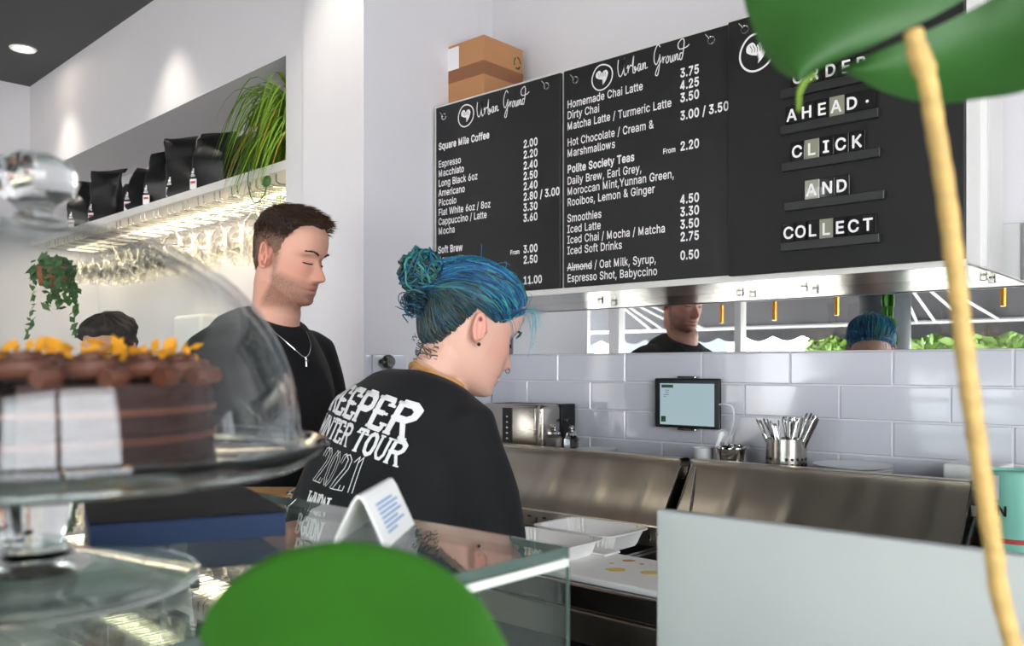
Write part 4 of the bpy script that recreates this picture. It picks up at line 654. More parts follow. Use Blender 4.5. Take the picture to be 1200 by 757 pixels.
# wire stemware rack under the shelf: each channel is two U-bent wires
rk = thing('stemware_rack', 'wire stemware rack fixed under the niche shelf', 'rack', LW(1.5, -.15, SZ - .03))
NCH = 17; RS0, RDS = NS0 + .11, .135
for k in range(NCH + 1):
    s = RS0 + k * RDS; mb = MB()
    for ds in (-.022, .022):
        mb.tube([LW(s + ds, -.015, SZ - .03), LW(s + ds, -.015, SZ - .055), LW(s + ds, -.025, SZ - .062), LW(s + ds, -.345, SZ - .062)], .0028, 6)
    part('rail', mb, M['chrome'], rk, True)
prof_o = [(.0, .0), (.032, .0), (.034, .0025), (.006, .006), (.0038, .016), (.0036, .085), (.007, .094), (.026, .112), (.037, .14), (.0375, .165), (.032, .20)]
prof_i = [(.0305, .20), (.036, .165), (.0355, .14), (.025, .115), (.006, .099), (0, .098)]
gm = MB().lathe(prof_o + prof_i, (0, 0, 0), 22); gm.v = [(x, y, -z) for x, y, z in gm.v]
gmesh = gm.mesh('wine_glass', True); gmesh.materials.append(M['stem'])
prof2 = [(.0, .0), (.03, .0), (.031, .0025), (.006, .005), (.0042, .012), (.0042, .06), (.012, .07), (.04, .105), (.047, .125), (.045, .128), (.037, .106), (.01, .074), (0, .072)]
gm2 = MB().lathe(prof2, (0, 0, 0), 22); gm2.v = [(x, y, -z) for x, y, z in gm2.v]
gmesh2 = gm2.mesh('coupe_glass', True); gmesh2.materials.append(M['stem'])
for k in range(NCH):
    for j in range(4):
        big = (k % 5 in (1,)) and k > 0
        o = bpy.data.objects.new('coupe_glass' if big else 'wine_glass', gmesh2 if big else gmesh); COL.objects.link(o)
        o.location = LW(RS0 + (k + .5) * RDS, -.06 - .078 * j, SZ - .0585)
        props(o, 'wide-bowled coupe glass hanging upside down from the wire rack' if big else 'clear wine glass hanging upside down from the wire rack under the shelf', 'glass', 'stemware hanging under the niche shelf')

# ------------------------------------------------------------------ niche counter and what stands there (seen through the dome)
bz = 1.0
bc = thing('back_counter', 'white fronted counter with dark worktop along the left wall', 'counter', LW(1.75, .1, 0))
part('worktop', MB().rbox((.14, .002, bz - .04), (NS1 - .002, .30, bz), .004, 2, ML).box((NS0 + .002, -ND + .002, bz - .04), (NS1 - .002, .002, bz), ML), M['black'], bc)
part('steel_edge', MB().box((.14, .30, bz - .035), (NS1 - .002, .304, bz - .005), ML), M['steel'], bc)
part('front_panel', MB().box((.18, .004, .0), (NS1 - .002, .26, bz - .041), ML), M['plastic'], bc)
for s in (.9, 1.5, 2.1, 2.7): part('panel_seam', MB().box((s, .26, .1), (s + .004, .262, bz - .05), ML), M['grout'], bc)
d = PL(205, 408, -.2); s = Ls(d)
t = thing('towel_dispenser', 'white towel dispenser on the wall seen through the glass dome', 'dispenser', LW(s + .05, -ND, 1.35))
part('housing', MB().rbox((s - .12, -ND, 1.38), (s + .16, -ND + .1, 1.58), .02, 3, ML), M['plastic'], t, True)
part('outlet_slot', MB().box((s - .06, -ND + .03, 1.378), (s + .1, -ND + .07, 1.382), ML), M['dark'], t)
d = PL(218, 412, -.15); s = Ls(d)
t = thing('bowl_stack', 'stack of black bowls on the back counter seen through the dome', 'bowls', LW(s, -.12, bz))
mb = MB()
for k in range(9): mb.lathe([(.0, 0), (.04, 0), (.085, .05), (.088, .05), (.044, -.003 + .004), (0, .004)], LW(s, -.12, bz + .007 * k), 26)
part('bowls', mb, M['black'], t, True)
d = PL(186, 410, -.15); s = Ls(d)
t = thing('storage_jar', 'glass storage jar with steel lid on the back counter behind the dome', 'jar', LW(s, -.12, bz))
part('jar_body', MB().lathe([(0, 0), (.07, 0), (.072, .3), (.066, .34), (.064, .34), (.069, .3), (.067, .005), (0, .005)], LW(s, -.12, bz), 28), M['dome'], t, True)
part('lid', MB().lathe([(0, .34), (.07, .34), (.07, .36), (.015, .365), (.015, .385), (0, .385)], LW(s, -.12, bz), 28), M['chrome'], t, True)
# trailing ivy in a hanging pot by the far wall
ip = PL(62, 335, .10); 
t = thing('trailing_ivy', 'trailing ivy hanging in the far corner seen through the dome', 'plant', ip)
part('pot', MB().lathe([(0, 0), (.06, 0), (.075, .09), (.07, .09), (.056, .01), (0, .01)], ip, 24), M['terra'], t, True)
mb = foliage(ip + UP * .08, (.13, .1, .06), 90, .035)
for k in range(8):
    a = rnd(0, 6.28); L = rnd(.1, .35)
    for i in range(12):
        u = i / 11; q = ip + V((math.cos(a) * (.07 + .05 * u), math.sin(a) * (.07 + .03 * u), .08 - L * u))
        if k == 0: q += RGT * .05 * u
        foliage(q, (.015, .015, .01), 2, .026, mb)
part('leaves', mb, M['ivy'], t)
part('wall_bracket', MB().tube([ip + UP * .05, ip + UP * .05 - LN * .10 * 1.0], .006, 6), M['black'], t)
ip2 = PL(80, 612, .33)
t = thing('floor_ivy', 'small dark green ivy sprig beside the cake stand foot', 'plant', (ip2.x, ip2.y, 0))
mb = MB()
for (dx, dy) in ((0, -8), (8, -2), (2, 6), (-4, 16), (6, 14), (0, 24)):
    c = PD(80 + dx, 612 + dy, (ip2 - CAM).dot(FWD)); w = .045
    mb.add([c + RGT * (math.cos(a) * w * .7) + UP * (math.sin(a) * w * 1.0 * (1 - .2 * math.cos(a))) + FWD * .012 * math.cos(2 * a) for a in [2 * PI * k / 14 for k in range(14)]], [tuple(range(14))])
part('leaves', mb, M['ivy'], t)
part('stem', MB().tube([(ip2.x, ip2.y, .3), ip2 + UP * -.05, ip2 + UP * .04], .004, 6), M['ivy'], t)
part('pot', MB().lathe([(0, 0), (.09, 0), (.11, .3), (.1, .3), (.085, .02), (0, .02)], (ip2.x, ip2.y, 0), 24), M['terra'], t, True)
for k, (x0, y0, x1, y1) in enumerate(((44, 397, 70, 408), (44, 412, 70, 424))):
    a = PX(x0, y0, LW(NS1, .3, 0).x); 
    a = PL(x0, y0, -.0); 
for k, (n0_, z0_) in enumerate(((.45, 1.5), (.45, 1.36))):
    single('wall_notice', MB().box((NS1 - .003, n0_, z0_), (NS1, n0_ + .16, z0_ + .1), ML), M['paper'], ['upper white paper notice on the far wall', 'lower white paper notice on the far wall'][k], 'notice', group='notices on the far wall')
# ------------------------------------------------------------------ menu cabinet and boards
YB = 1.92
xl = PY(510, 130, YB).x; xr = PY(1133, 200, YB).x
zt = PY(511, 125, YB).z; z0 = PY(655, 344, YB).z
b_top = zt - .010; b_bot = PY(655, 338, YB).z
cab = thing('menu_cabinet', 'long white wall cabinet box carrying the black menu boards', 'cabinet', ((xl + xr) / 2, 2.1, z0))
part('body', MB().rbox((xl - .004, YB, z0 + .004), (xr, WY + .01, zt), .002, 1), M['frame'], cab)
part('steel_underside', MB().box((xl, YB + .006, z0), (xr - .003, WY + .002, z0 + .004)), M['steel'], cab)
part('bottom_lip', MB().box((xl - .004, YB - .004, z0 - .002), (xr, YB + .006, b_bot - .001)), M['frame'], cab)
part('corner_trim', MB().box((xr - .0, YB + .10, z0 + .004), (xr + .012, YB + .112, zt)), M['whitegloss'], cab)
for i, x in enumerate((702, 866, 941, 1152)):
    p = PY(x, 347, 2.16)
    part('clip', MB().rbox((p.x - .008, 2.16, z0 - .014), (p.x + .008, 2.175, z0), .002, 1), M['chrome'], cab)

def put(mb, x, z, y, rot=0):
    c, s = math.cos(rot), math.sin(rot)
    mb.v = [(x + a * c - b * s, y - e, z + a * s + b * c) for a, b, e in mb.v]; return mb
TY = YB - .0145
def line(mb, s, x, y, size=.041, sx=1, bold=0, plane=TY):
    p = PY(x, y, plane); mb.join(put(text(s, size, bold, 0, sx), p.x, p.z, plane)); return mb
def stroke_text(mb, strokes, x, y, h, sx, w, plane):
    p = PY(x, y, plane); m = MB()
    for st in strokes: ribbon(m, spline([(a * sx * h, b * h) for a, b in st], 5), w)
    mb.join(put(m, p.x, p.z, plane))
# handwriting: each stroke in units of the capital height
HAND = [
 [(.05, .95), (.0, .5), (.1, .1), (.3, .05), (.5, .4), (.58, .95), (.52, .3), (.62, .02), (.75, .12)],      # U
 [(.78, .35), (.88, .5), (.86, .1), (.92, .3), (1.05, .48), (1.15, .42)],                                    # r
 [(1.2, .4), (1.34, .95), (1.28, .3), (1.3, .05), (1.45, .05), (1.5, .3), (1.38, .32), (1.5, .12), (1.65, .25)],   # b
 [(1.9, .42), (1.74, .4), (1.7, .12), (1.82, .08), (1.92, .4), (1.92, .1), (2.02, .12)],                     # a
 [(2.08, .42), (2.1, .08), (2.2, .38), (2.3, .36), (2.3, .1), (2.5, .14)],                                   # n
 [(3.5, 1.0), (3.3, 1.15), (3.05, .8), (3.02, .35), (3.2, .15), (3.42, .45), (3.48, .6), (3.44, .1), (3.3, -.4), (3.12, -.35), (3.3, .0), (3.62, .3)],   # G
 [(3.64, .32), (3.72, .46), (3.72, .12), (3.78, .35), (3.92, .44)],                                          # r
 [(4.06, .42), (3.95, .25), (4.02, .08), (4.16, .18), (4.14, .4), (4.04, .42), (4.25, .36)],                 # o
 [(4.28, .42), (4.3, .12), (4.4, .08), (4.5, .4), (4.5, .1), (4.6, .12)],                                    # u
 [(4.64, .42), (4.66, .1), (4.78, .4), (4.86, .34), (4.86, .1), (4.98, .14)],                                # n
 [(5.22, .38), (5.06, .38), (5.02, .12), (5.16, .08), (5.28, .4), (5.36, .95), (5.2, 1.1), (4.9, .9), (5.0, .62), (5.5, .62), (5.75, .72)],   # d
]
def logo(mb, x, y, r, plane):
    p = PY(x, y, plane); m = MB(); N = 40
    for k in range(N):
        pass
    ribbon(m, [(r * (1 + .03 * math.sin(2 * a)) * math.cos(a), r * (1 + .03 * math.cos(3 * a)) * math.sin(a)) for a in [2 * PI * k / N + .4 for k in range(N + 1)]], r * .11)
    heart = spline([(-.05, .38), (-.28, .58), (-.58, .42), (-.6, .1), (-.3, -.1), (.0, -.2), (.1, -.4), (.05, -.62), (.35, -.35), (.5, -.05), (.58, .25), (.4, .5), (.12, .46), (-.05, .3)], 5)
    hv = [(a * r, b * r, 0) for a, b, _ in heart]; c = (0, .1 * r, 0)
    m.add([c] + hv, [(0, i + 1, i + 2) for i in range(len(hv) - 1)])
    mb.join(put(m, p.x, p.z, plane))
    m2 = MB()
    for k in range(5): ribbon(m2, [((-.4 + .16 * k) * r, .42 * r), ((-.28 + .16 * k) * r, .2 * r), ((-.3 + .16 * k) * r, .02 * r)], r * .035)
    return put(m2, p.x, p.z, plane - .0004)
def eyelet(x, y, plane, parent):
    p = PY(x, y, plane); t = MB(); pts = [p + V((.009 * math.cos(a), -.002, .009 * math.sin(a))) for a in [2 * PI * k / 18 for k in range(19)]]
    t.tube(pts, .0026, 6, False); t.tube([p + V((-.002, -.006, .004)), p + V((-.012, -.008, .016))], .002, 6)
    part('hook', t, M['chrome'], parent, True)

EDG = [510.8, 656.5, 660.5, 854.5, 855.5, 1131]
LAB = ['left black menu board listing square mile coffee prices', 'middle black menu board headed homemade chai latte', 'right black board spelling order ahead, click and collect in tiles']
boards = []
for i in range(3):
    a = PY(EDG[2 * i], 300, YB - .012).x; b = PY(EDG[2 * i + 1], 300, YB - .012).x
    y0 = YB - .012 - (.010 if i == 2 else 0)
    t = thing('menu_board', LAB[i], 'menu board', ((a + b) / 2, YB, b_bot)); boards.append(t)
    part('panel', MB().rbox((a, y0, b_bot + (.0 if i < 2 else -.004)), (b, YB - .001, b_top), .0015, 1), M['board'] if i < 2 else M['board2'], t)
TY3 = YB - .0245
# board 1
def fit(s, x0_, x1_, y, size, plane=TY, bold=0): return (PY(x1_, y, plane).x - PY(x0_, y, plane).x) / width(text(s, size, bold))
S1 = .041; k1 = fit('Cappuccino / Latte', 514, 569, 264, S1); B1 = .0011; B2 = .0022
T = MB()
for s, y in (('Espresso', 196.7), ('Macchiato', 207.5), ('Long Black 6oz', 219), ('Americano', 230.5), ('Piccolo', 241.7), ('Flat White 6oz / 8oz', 253), ('Cappuccino / Latte', 264), ('Mocha', 275), ('Aeropress', 308.5)):
    line(T, s, 513.8, y, S1, k1, B1)
line(T, 'Square Mile Coffee', 514, 176, S1, k1 * 1.0, B2); line(T, 'Soft Brew', 513.3, 297, S1, k1, B2)
for s, y in (('2.00', 173.5), ('2.20', 186), ('2.40', 198.8), ('2.50', 211), ('2.40', 223), ('2.80 / 3.00', 235.2), ('3.30', 247.7), ('3.60', 260), ('3.00', 296.5), ('2.50', 309), ('11.00', 333)):
    line(T, s, 613.2, y, S1 * 1.02, k1 * 1.02, B2)
line(T, 'From', 598, 298.5, S1 * .6, k1 * 1.05, B2); line(T, 'From', 598, 335, S1 * .6, k1 * 1.05, B2)
stroke_text(T, HAND, 559, 138, .049, .74, .0028, TY)
L2 = logo(T, 546, 135.5, .033, TY)
part('menu_lettering', T, M['print'], boards[0]); part('logo_leaf_lines', L2, M['board'], boards[0])
for x, y in ((521, 137), (641, 101)): eyelet(x, y, YB - .012, boards[0])
# board 2
S2 = .041; k2 = fit('Matcha Latte / Turmeric Latte', 664.5, 783, 152.7, S2)
T = MB()
for s, y in (('Homemade Chai Latte', 127.3), ('Dirty Chai', 140), ('Matcha Latte / Turmeric Latte', 152.7), ('Hot Chocolate / Cream &', 171.7), ('Marshmallows', 184.3), ('Daily Brew, Earl Grey,', 216.7), ('Moroccan Mint,Yunnan Green,', 229), ('Rooibos, Lemon & Ginger', 241.7), ('Smoothies', 260.5), ('Iced Latte', 273.2), ('Iced Chai / Mocha / Matcha', 285.7), ('Iced Soft Drinks', 298.3), ('Almond / Oat Milk, Syrup,', 317.5), ('Espresso Shot, Babyccino', 330.7)):
    line(T, s, 664.7, y, S2, k2, B1)
line(T, 'Polite Society Teas', 664.9, 203, S2, k2, B2)
for s, y in (('3.75', 91), ('4.25', 105.5), ('3.50', 120), ('3.00 / 3.50', 141), ('2.20', 176.7), ('4.50', 239), ('3.30', 253.5), ('3.50', 268.2), ('2.75', 282.8), ('0.50', 304.5)):
    line(T, s, 797, y, S2 * 1.02, k2 * 1.0, B2)
line(T, 'From', 777, 180.5, S2 * .6, k2 * 1.05, B2)
pa = PY(664.5, 314, TY); pb = PY(694, 312, TY)
T.box((pa.x, TY - .0003, pa.z - .0012), (pb.x, TY + .0003, pa.z + .0012))
stroke_text(T, HAND, 724, 91, .049, .76, .0028, TY)
L2 = logo(T, 705.6, 90.5, .0335, TY)
part('menu_lettering', T, M['print'], boards[1]); part('logo_leaf_lines', L2, M['board'], boards[1])
for x, y in ((675, 94), (834, 47.5)): eyelet(x, y, YB - .012, boards[1])
# board 3
T = MB(); stroke_text(T, HAND, 915, 62, .07, .60, .0036, TY3); L2 = logo(T, 887, 61, .043, TY3)
part('menu_lettering', T, M['print'], boards[2]); part('logo_leaf_lines', L2, M['board'], boards[2])
eyelet(873.5, 35, YB - .022, boards[2])
ROWS = [(917, 107, 1022, 'ORDER', [937, 956, 975, 993, 1011]), (916.7, 149, 1031, 'AHEAD.', [930, 947, 965, 982, 1000, 1018]), (918, 192, 1033, 'CLICK', [936, 953, 970, 987, 1006]),
        (921.7, 238, 1038, 'AND', [953, 971, 988]), (916.7, 285, 1032, 'COLLECT', [926, 940, 954, 970, 986, 1002, 1019])]
M['ledge'] = mat('black_ledge_plastic', '#2b2c2c', .3)
M['tilep'] = mat('smoky_letter_tile', '#1c1a1a', .12, coat=.4); M['tile_refl'] = mat('reflection_pale_tile', '#8d8d7c', .12, coat=.4)  # second tile: same plastic with a pale reflection put into its colour
ORD = ['first', 'second', 'third', 'fourth', 'fifth', 'sixth', 'seventh']
for r, (lx, ly, rx, word, xs) in enumerate(ROWS):
    a = PY(lx, ly, TY3); b = PY(rx, ly, TY3)
    lg = MB().rbox((a.x, YB - .036, a.z - .02), (b.x, YB - .023, a.z), .0015, 1)
    part('ledge', lg, M['ledge'], boards[2])
    for i, (ch, x) in enumerate(zip(word, xs)):
        c = PY(x, ly, TY3); w = .0165; h = .043
        t = thing('letter_tile', f'black letter tile {"with a dot" if ch == "." else ch}, {ORD[i]} in the {"row " + word.strip(".").lower()} on the right board', 'letter tile', (c.x, TY3 - .003, a.z), 'letter tiles on the right board')
        clear = (r, i) in ((1, 3), (2, 1), (3, 0), (4, 3))  # these tiles get the paler colour that stands in for a reflection
        part('tile', MB().rbox((c.x - w, TY3 - .0075, a.z), (c.x + w, TY3 - .0035, a.z + h), .001, 1), M['tile_refl'] if clear else M['tilep'], t)
        g = text(ch, .050, .0016); wd = width(g)
        part('letter', put(g, c.x - wd / 2 - .001, a.z + .008 if ch != '.' else a.z + .016, TY3 - .0079), M['print'], t)

# cardboard box on the cabinet
BY = 1.985
xa = PY(515, 57, BY).x; xb = PY(567, 40, BY).x; yb_ = min(2.205, PX(613, 63, xb).y); zt2 = PY(567, 40, BY).z
cb = thing('cardboard_box', 'brown taped cardboard box on top of the menu cabinet', 'box', ((xa + xb) / 2, 2.05, zt))
part('carton', MB().rbox((xa, BY, zt), (xb, yb_, zt2), .002, 1), M['card'], cb)
zm = zt + (zt2 - zt) * .42; zn = zt + (zt2 - zt) * .62
part('tape', MB().box((xa + .001, BY - .0006, zm), (xb + .0006, yb_ - .001, zn)), M['tape'], cb)
a, b = PY(520, 60, BY), PY(538, 80, BY)
part('label', MB().box((a.x, BY - .0012, b.z), (b.x, BY - .0007, a.z)), M['paper'], cb)
part('label_mark', MB().box((a.x + .002, BY - .0016, b.z), (a.x + .016, BY - .0012, b.z + .02)), M['black'], cb)
c = PX(606, 74, xb); mk = MB()
for k in range(3):
    a0 = k * 2 * PI / 3; pts = [(0, .016 * math.cos(a0 + t), .02 * math.sin(a0 + t)) for t in (0, .4, .8, 1.2, 1.6)]
    vs = []
    for p in pts: vs += [(xb + .001, c.y + p[1] * .75, c.z + p[2] * .75), (xb + .001, c.y + p[1] * 1.1, c.z + p[2] * 1.1)]
    mk.add(vs, [(2 * i, 2 * i + 1, 2 * i + 3, 2 * i + 2) for i in range(4)])
part('recycling_mark', mk, M['green'], cb)

# ------------------------------------------------------------------ prep counter with two raised lids
PZT = .90; PXL, PXR = -1.87, -.50
pc = thing('prep_counter', 'long stainless steel prep counter with two raised lids', 'counter', (-1.26, 1.8, 0))
part('worktop_front', MB().rbox((PXL, 1.41, PZT - .05), (PXR, 1.665, PZT), .004, 2), M['steel'], pc)
part('well_floor', MB().box((PXL, 1.665, PZT - .14), (PXR, 1.835, PZT - .12)), M['dark'], pc)
part('fridge_body', MB().box((PXL, 1.50, .08), (PXR, 2.18, PZT - .141)), M['dark'], pc)
part('front_rail', MB().rbox((PXL, 1.405, PZT - .115), (PXR, 1.42, PZT - .052), .003, 2), M['steelw'], pc)
for k in range(3):
    part('door', MB().rbox((PXL + .02 + k * .5, 1.46, .12), (PXL + .5 + k * .5, 1.50, PZT - .2), .004, 2), M['steelw'], pc)
for x in (PXL + .05, PXR - .05):
    for y in (1.5, 2.12): part('leg', MB().tube([(x, y, 0), (x, y, .1)], .022, 12), M['steel'], pc)
HY = 1.845; HZ = .948
rail = MB().rbox((PXL, 1.835, PZT - .12), (PXR, HY + .02, HZ), .002, 1)
part('hinge_rail', rail, M['steelw'], pc)
tabs = MB(); x = PXL + .02
while x < PXR - .03:
    tabs.box((x, 1.832, PZT + .028), (x + .012, 1.836, PZT + .032)); tabs.box((x + .03, 1.832, PZT + .012), (x + .034, 1.836, PZT + .030)); x += .052
part('rail_slots', tabs, M['chrome'], pc)
part('rear_shelf', MB().rbox((-2.06, 1.99, 1.05), (PXR, 2.19, 1.085), .003, 2), M['steel'], pc)
part('rear_box', MB().box((PXL, 2.0, PZT - .14), (PXR, 2.18, 1.05)), M['steelw'], pc)
LBY, LTY, LTZ = 1.85, 1.965, 1.108
def lid(x0, x1, lab):
    n = 48; prof = [(LBY, HZ), (LBY + .02, HZ + .03), (LBY + .06, HZ + .08), (LTY - .012, LTZ - .012), (LTY - .02, LTZ - .004), (LTY - .012, LTZ), (LTY + .03, LTZ - .004), (LTY + .035, LTZ - .03)]
    P = spline([(0, a, b) for a, b in prof], 4); vs = []; m = len(P)
    for i in range(n + 1):
        u = i / n; x = x0 + (x1 - x0) * u
        rib = sum(math.exp(-((u - c) / .022) ** 2) for c in (.2, .44, .68, .9)) * .0035
        for j, p in enumerate(P):
            t = j / (m - 1); k = rib * math.exp(-((t - .22) / .16) ** 2)
            vs.append((x, p.y - k, p.z + k * .6))
    fs = [(i * m + j, (i + 1) * m + j, (i + 1) * m + j + 1, i * m + j + 1) for i in range(n) for j in range(m - 1)]
    mb = MB().add(vs, fs)
    o = len(mb.v); mb.add([(x0, LBY + .05, HZ), (x1, LBY + .05, HZ), (x1, LTY + .03, LTZ - .03), (x0, LTY + .03, LTZ - .03)], [(0, 1, 2, 3)])
    d = part('lid', mb, M['steelw'], pc, True, 50)
    part('end_cap', MB().prism([(x1, LBY, HZ), (x1, LBY + .05, HZ), (x1, LTY + .03, LTZ - .01), (x1, LTY - .01, LTZ - .01)], (.003, 0, 0)), M['steel'], d)
    part('end_cap', MB().prism([(x0, LBY, HZ), (x0, LBY + .05, HZ), (x0, LTY + .03, LTZ - .01), (x0, LTY - .01, LTZ - .01)], (-.003, 0, 0)), M['steel'], d)
    return d
XA = PY(772, 600, LBY).x; XB = PY(786, 590, LBY).x; XC = PY(1139, 600, LTY).x
d1 = lid(PXL, XA, ''); d2 = lid(XB, XC, '')
part('stay_rod', MB().tube([(XB + .012, LTY - .015, LTZ - .02), (XB + .05, LBY - .012, HZ - .01)], .0028, 8), M['chrome'], d2, True)
part('stay_rod', MB().tube([(XC + .012, LTY - .01, LTZ - .06), (XC + .012, LBY - .01, HZ)], .005, 8), M['chrome'], d2, True)
part('hinge_block', MB().rbox((XC + .004, LTY - .03, LTZ - .07), (XC + .018, LTY + .01, LTZ - .045), .002, 1), M['chrome'], d2)
# food pans in the well
x = PXL + .04; k = 0
FOOD = ['pan_a']
while x < PXR - .15:
    w = .165
    t = thing('food_pan', ['steel food pan sunk in the prep counter well, beside the takeaway box', 'steel food pan sunk in the prep counter well, behind the cutting board'][x > -1.35], 'pan', (x + w / 2, 1.75, PZT), 'steel food pans in the counter well')
    rim = MB()
    for a, b in (((x, 1.668, PZT), (x + w, 1.684, PZT + .004)), ((x, 1.818, PZT), (x + w, 1.834, PZT + .004)), ((x, 1.684, PZT), (x + .014, 1.818, PZT + .004)), ((x + w - .014, 1.684, PZT), (x + w, 1.818, PZT + .004))): rim.box(a, b)
    for a, b in (((x + .012, 1.682, PZT - .1), (x + .014, 1.82, PZT)), ((x + w - .014, 1.682, PZT - .1), (x + w - .012, 1.82, PZT)), ((x + .012, 1.682, PZT - .1), (x + w - .012, 1.684, PZT)), ((x + .012, 1.818, PZT - .1), (x + w - .012, 1.82, PZT)), ((x + .012, 1.682, PZT - .102), (x + w - .012, 1.82, PZT - .1))): rim.box(a, b)
    part('tray', rim, M['pan'], t)
    part('contents', MB().box((x + .014, 1.684, PZT - .09), (x + w - .014, 1.818, PZT - .045 - .01 * (k % 3))), M['food'] if k % 3 else M['plastic'], t)
    x += w + .006; k += 1
# cutting board
a = PZ(600, 663, PZT + .014)
bd = thing('cutting_board', 'white plastic cutting board stained with sauce on the prep counter', 'cutting board', (-1.0, 1.5, PZT))
bx0 = PZ(610, 672, PZT).x
part('slab', MB().rbox((bx0, 1.425, PZT), (-.56, 1.655, PZT + .014), .004, 2), M['plastic'], bd)
def blob(cx, cy, r, m, sx=1.6):
    q = PZ(cx, cy, PZT + .0145); pts = [q + RGT * (r * sx * math.cos(a) * (1 + .3 * noise.noise(V((math.cos(a) * 1.5 + cx, math.sin(a) * 1.5, 0))))) + FWD * (r * math.sin(a)) for a in [2 * PI * k / 22 for k in range(22)]]
    part('sauce_stain', MB().prism(pts, (0, 0, .0008)), m, bd)
blob(722, 667.5, .014, M['mustard'], 1.5); blob(737, 657, .009, M['sauce'], 1.4); blob(762, 671, .014, M['mustard'], 1.5); blob(717, 660, .004, M['mustard']); blob(752, 661, .003, M['sauce'])
single('plastic_tray', MB().rbox((PZ(640, 655, PZT).x - .09, 1.60, PZT + .0145), (PZ(640, 655, PZT).x + .13, 1.66, PZT + .020), .002, 1), M['plastic'], 'thin white tray lying at the back of the cutting board', 'tray')
# open takeaway box, two ribbed halves
def tray_half(c, w, d, h):
    bm = MB(); N = 60
    def ring(hw, hd, z, rib=0):
        out = []
        for k in range(N):
            a = 2 * PI * k / N; ca, sa = math.cos(a), math.sin(a); e = 2 / 7
            r = 1 - rib * (k % 2)
            out.append((c[0] + hw * r * math.copysign(abs(ca) ** e, ca), c[1] + hd * r * math.copysign(abs(sa) ** e, sa), c[2] + z))
        return out
    rings = [ring(w / 2 * .82, d / 2 * .82, 0), ring(w / 2 * .86, d / 2 * .86, .008, .05), ring(w / 2 * .95, d / 2 * .95, h - .006, .045), ring(w / 2 * .96, d / 2 * .96, h), ring(w / 2 * 1.04, d / 2 * 1.04, h), ring(w / 2 * 1.04, d / 2 * 1.04, h + .003), ring(w / 2 * .95, d / 2 * .95, h + .003), ring(w / 2 * .94, d / 2 * .94, h - .004, .045), ring(w / 2 * .84, d / 2 * .84, .01, .05), ring(w / 2 * .8, d / 2 * .8, .003)]
    vs = [p for r in rings for p in r]; fs = []
    for i in range(len(rings) - 1):
        for k in range(N): fs.append((i * N + k, i * N + (k + 1) % N, (i + 1) * N + (k + 1) % N, (i + 1) * N + k))
    fs += [tuple(range(N - 1, -1, -1)), tuple((len(rings) - 1) * N + k for k in range(N))]
    return bm.add(vs, fs)
q = PZ(650, 640, PZT + .03)
tb = thing('takeaway_box', 'open white ribbed takeaway box on the prep counter beside her sleeve', 'food box', (q.x, q.y - .02, PZT))
part('base', tray_half((q.x - .03, 1.545, PZT + .001), .24, .17, .045), M['plastic'], tb, True, 30)
part('lid', tray_half((q.x - .03, 1.735, PZT + .006), .24, .17, .04), M['plastic'], tb, True, 30)

# ------------------------------------------------------------------ things on the rear shelf
SH = 1.085
# toaster
tx1 = PY(638, 495, 2.03).x; tz = PY(620, 474, 2.05).z; tx0 = tx1 - .26
to = thing('toaster', 'stainless steel toaster with black ends on the rear shelf', 'toaster', ((tx0 + tx1) / 2, 2.1, SH))
part('body', MB().rbox((tx0, 2.03, SH + .01), (tx1 - .03, 2.18, tz), .012, 3), M['steel'], to, True)
part('end_panel', MB().rbox((tx1 - .034, 2.026, SH + .005), (tx1 - .006, 2.12, tz), .012, 3), M['steel'], to, True)
part('back_panel', MB().rbox((tx1 - .034, 2.118, SH + .005), (tx1 - .002, 2.185, tz + .001), .004, 2), M['black'], to)
part('lever', MB().rbox((tx1 - .01, 2.125, SH + .085), (tx1 + .012, 2.16, SH + .095), .002, 1), M['black'], to)
cp_ = PY(595.5, 495, 2.03).x
cpn = part('control_panel', MB().box((cp_ - .022, 2.0275, SH + .02), (cp_ + .016, 2.03, tz - .012)), M['dark'], to)
dots = MB()
for k in range(5): dots.box((cp_ - .006, 2.0265, SH + .03 + k * .017), (cp_ + .002, 2.0275, SH + .035 + k * .017))
part('button', dots, M['silver'], cpn)
for k in range(2): part('slot', MB().box((tx0 + .02, 2.06 + .055 * k, tz - .001), (tx1 - .05, 2.085 + .055 * k, tz + .0006)), M['dark'], to)
for xx in (tx0 + .02, tx1 - .02): part('foot', MB().box((xx - .01, 2.05, SH), (xx + .01, 2.16, SH + .011)), M['black'], to)
# glass shakers
for i, (x, y) in enumerate(((650, 515), (670, 515))):
    c = PY(x, y, 2.08); c.z = SH
    t = thing('condiment_jar', ['left glass condiment jar with steel lid beside the toaster', 'right glass condiment jar with steel lid on the rear shelf'][i], 'jar', c, 'glass jars beside the toaster')
    part('jar_body', MB().lathe([(0, 0), (.02, 0), (.024, .01), (.024, .04), (.016, .048), (.018, .05), (.0, .05)], c, 24), M['glass'], t, True)
    part('lid', MB().lathe([(0, .05), (.019, .05), (.017, .058), (.006, .064), (.004, .067), (.008, .072), (.006, .079), (0, .081)], c, 24), M['chrome'], t, True)
c = PY(700, 522, 2.1)
single('side_plate', MB().lathe([(0, 0), (.035, 0), (.06, .012), (.062, .014), (.058, .014), (.034, .004), (0, .004)], (c.x, 2.1, SH), 30), M['whitegloss'], 'small white plate on the rear shelf behind the left lid', 'plate', smooth=True)
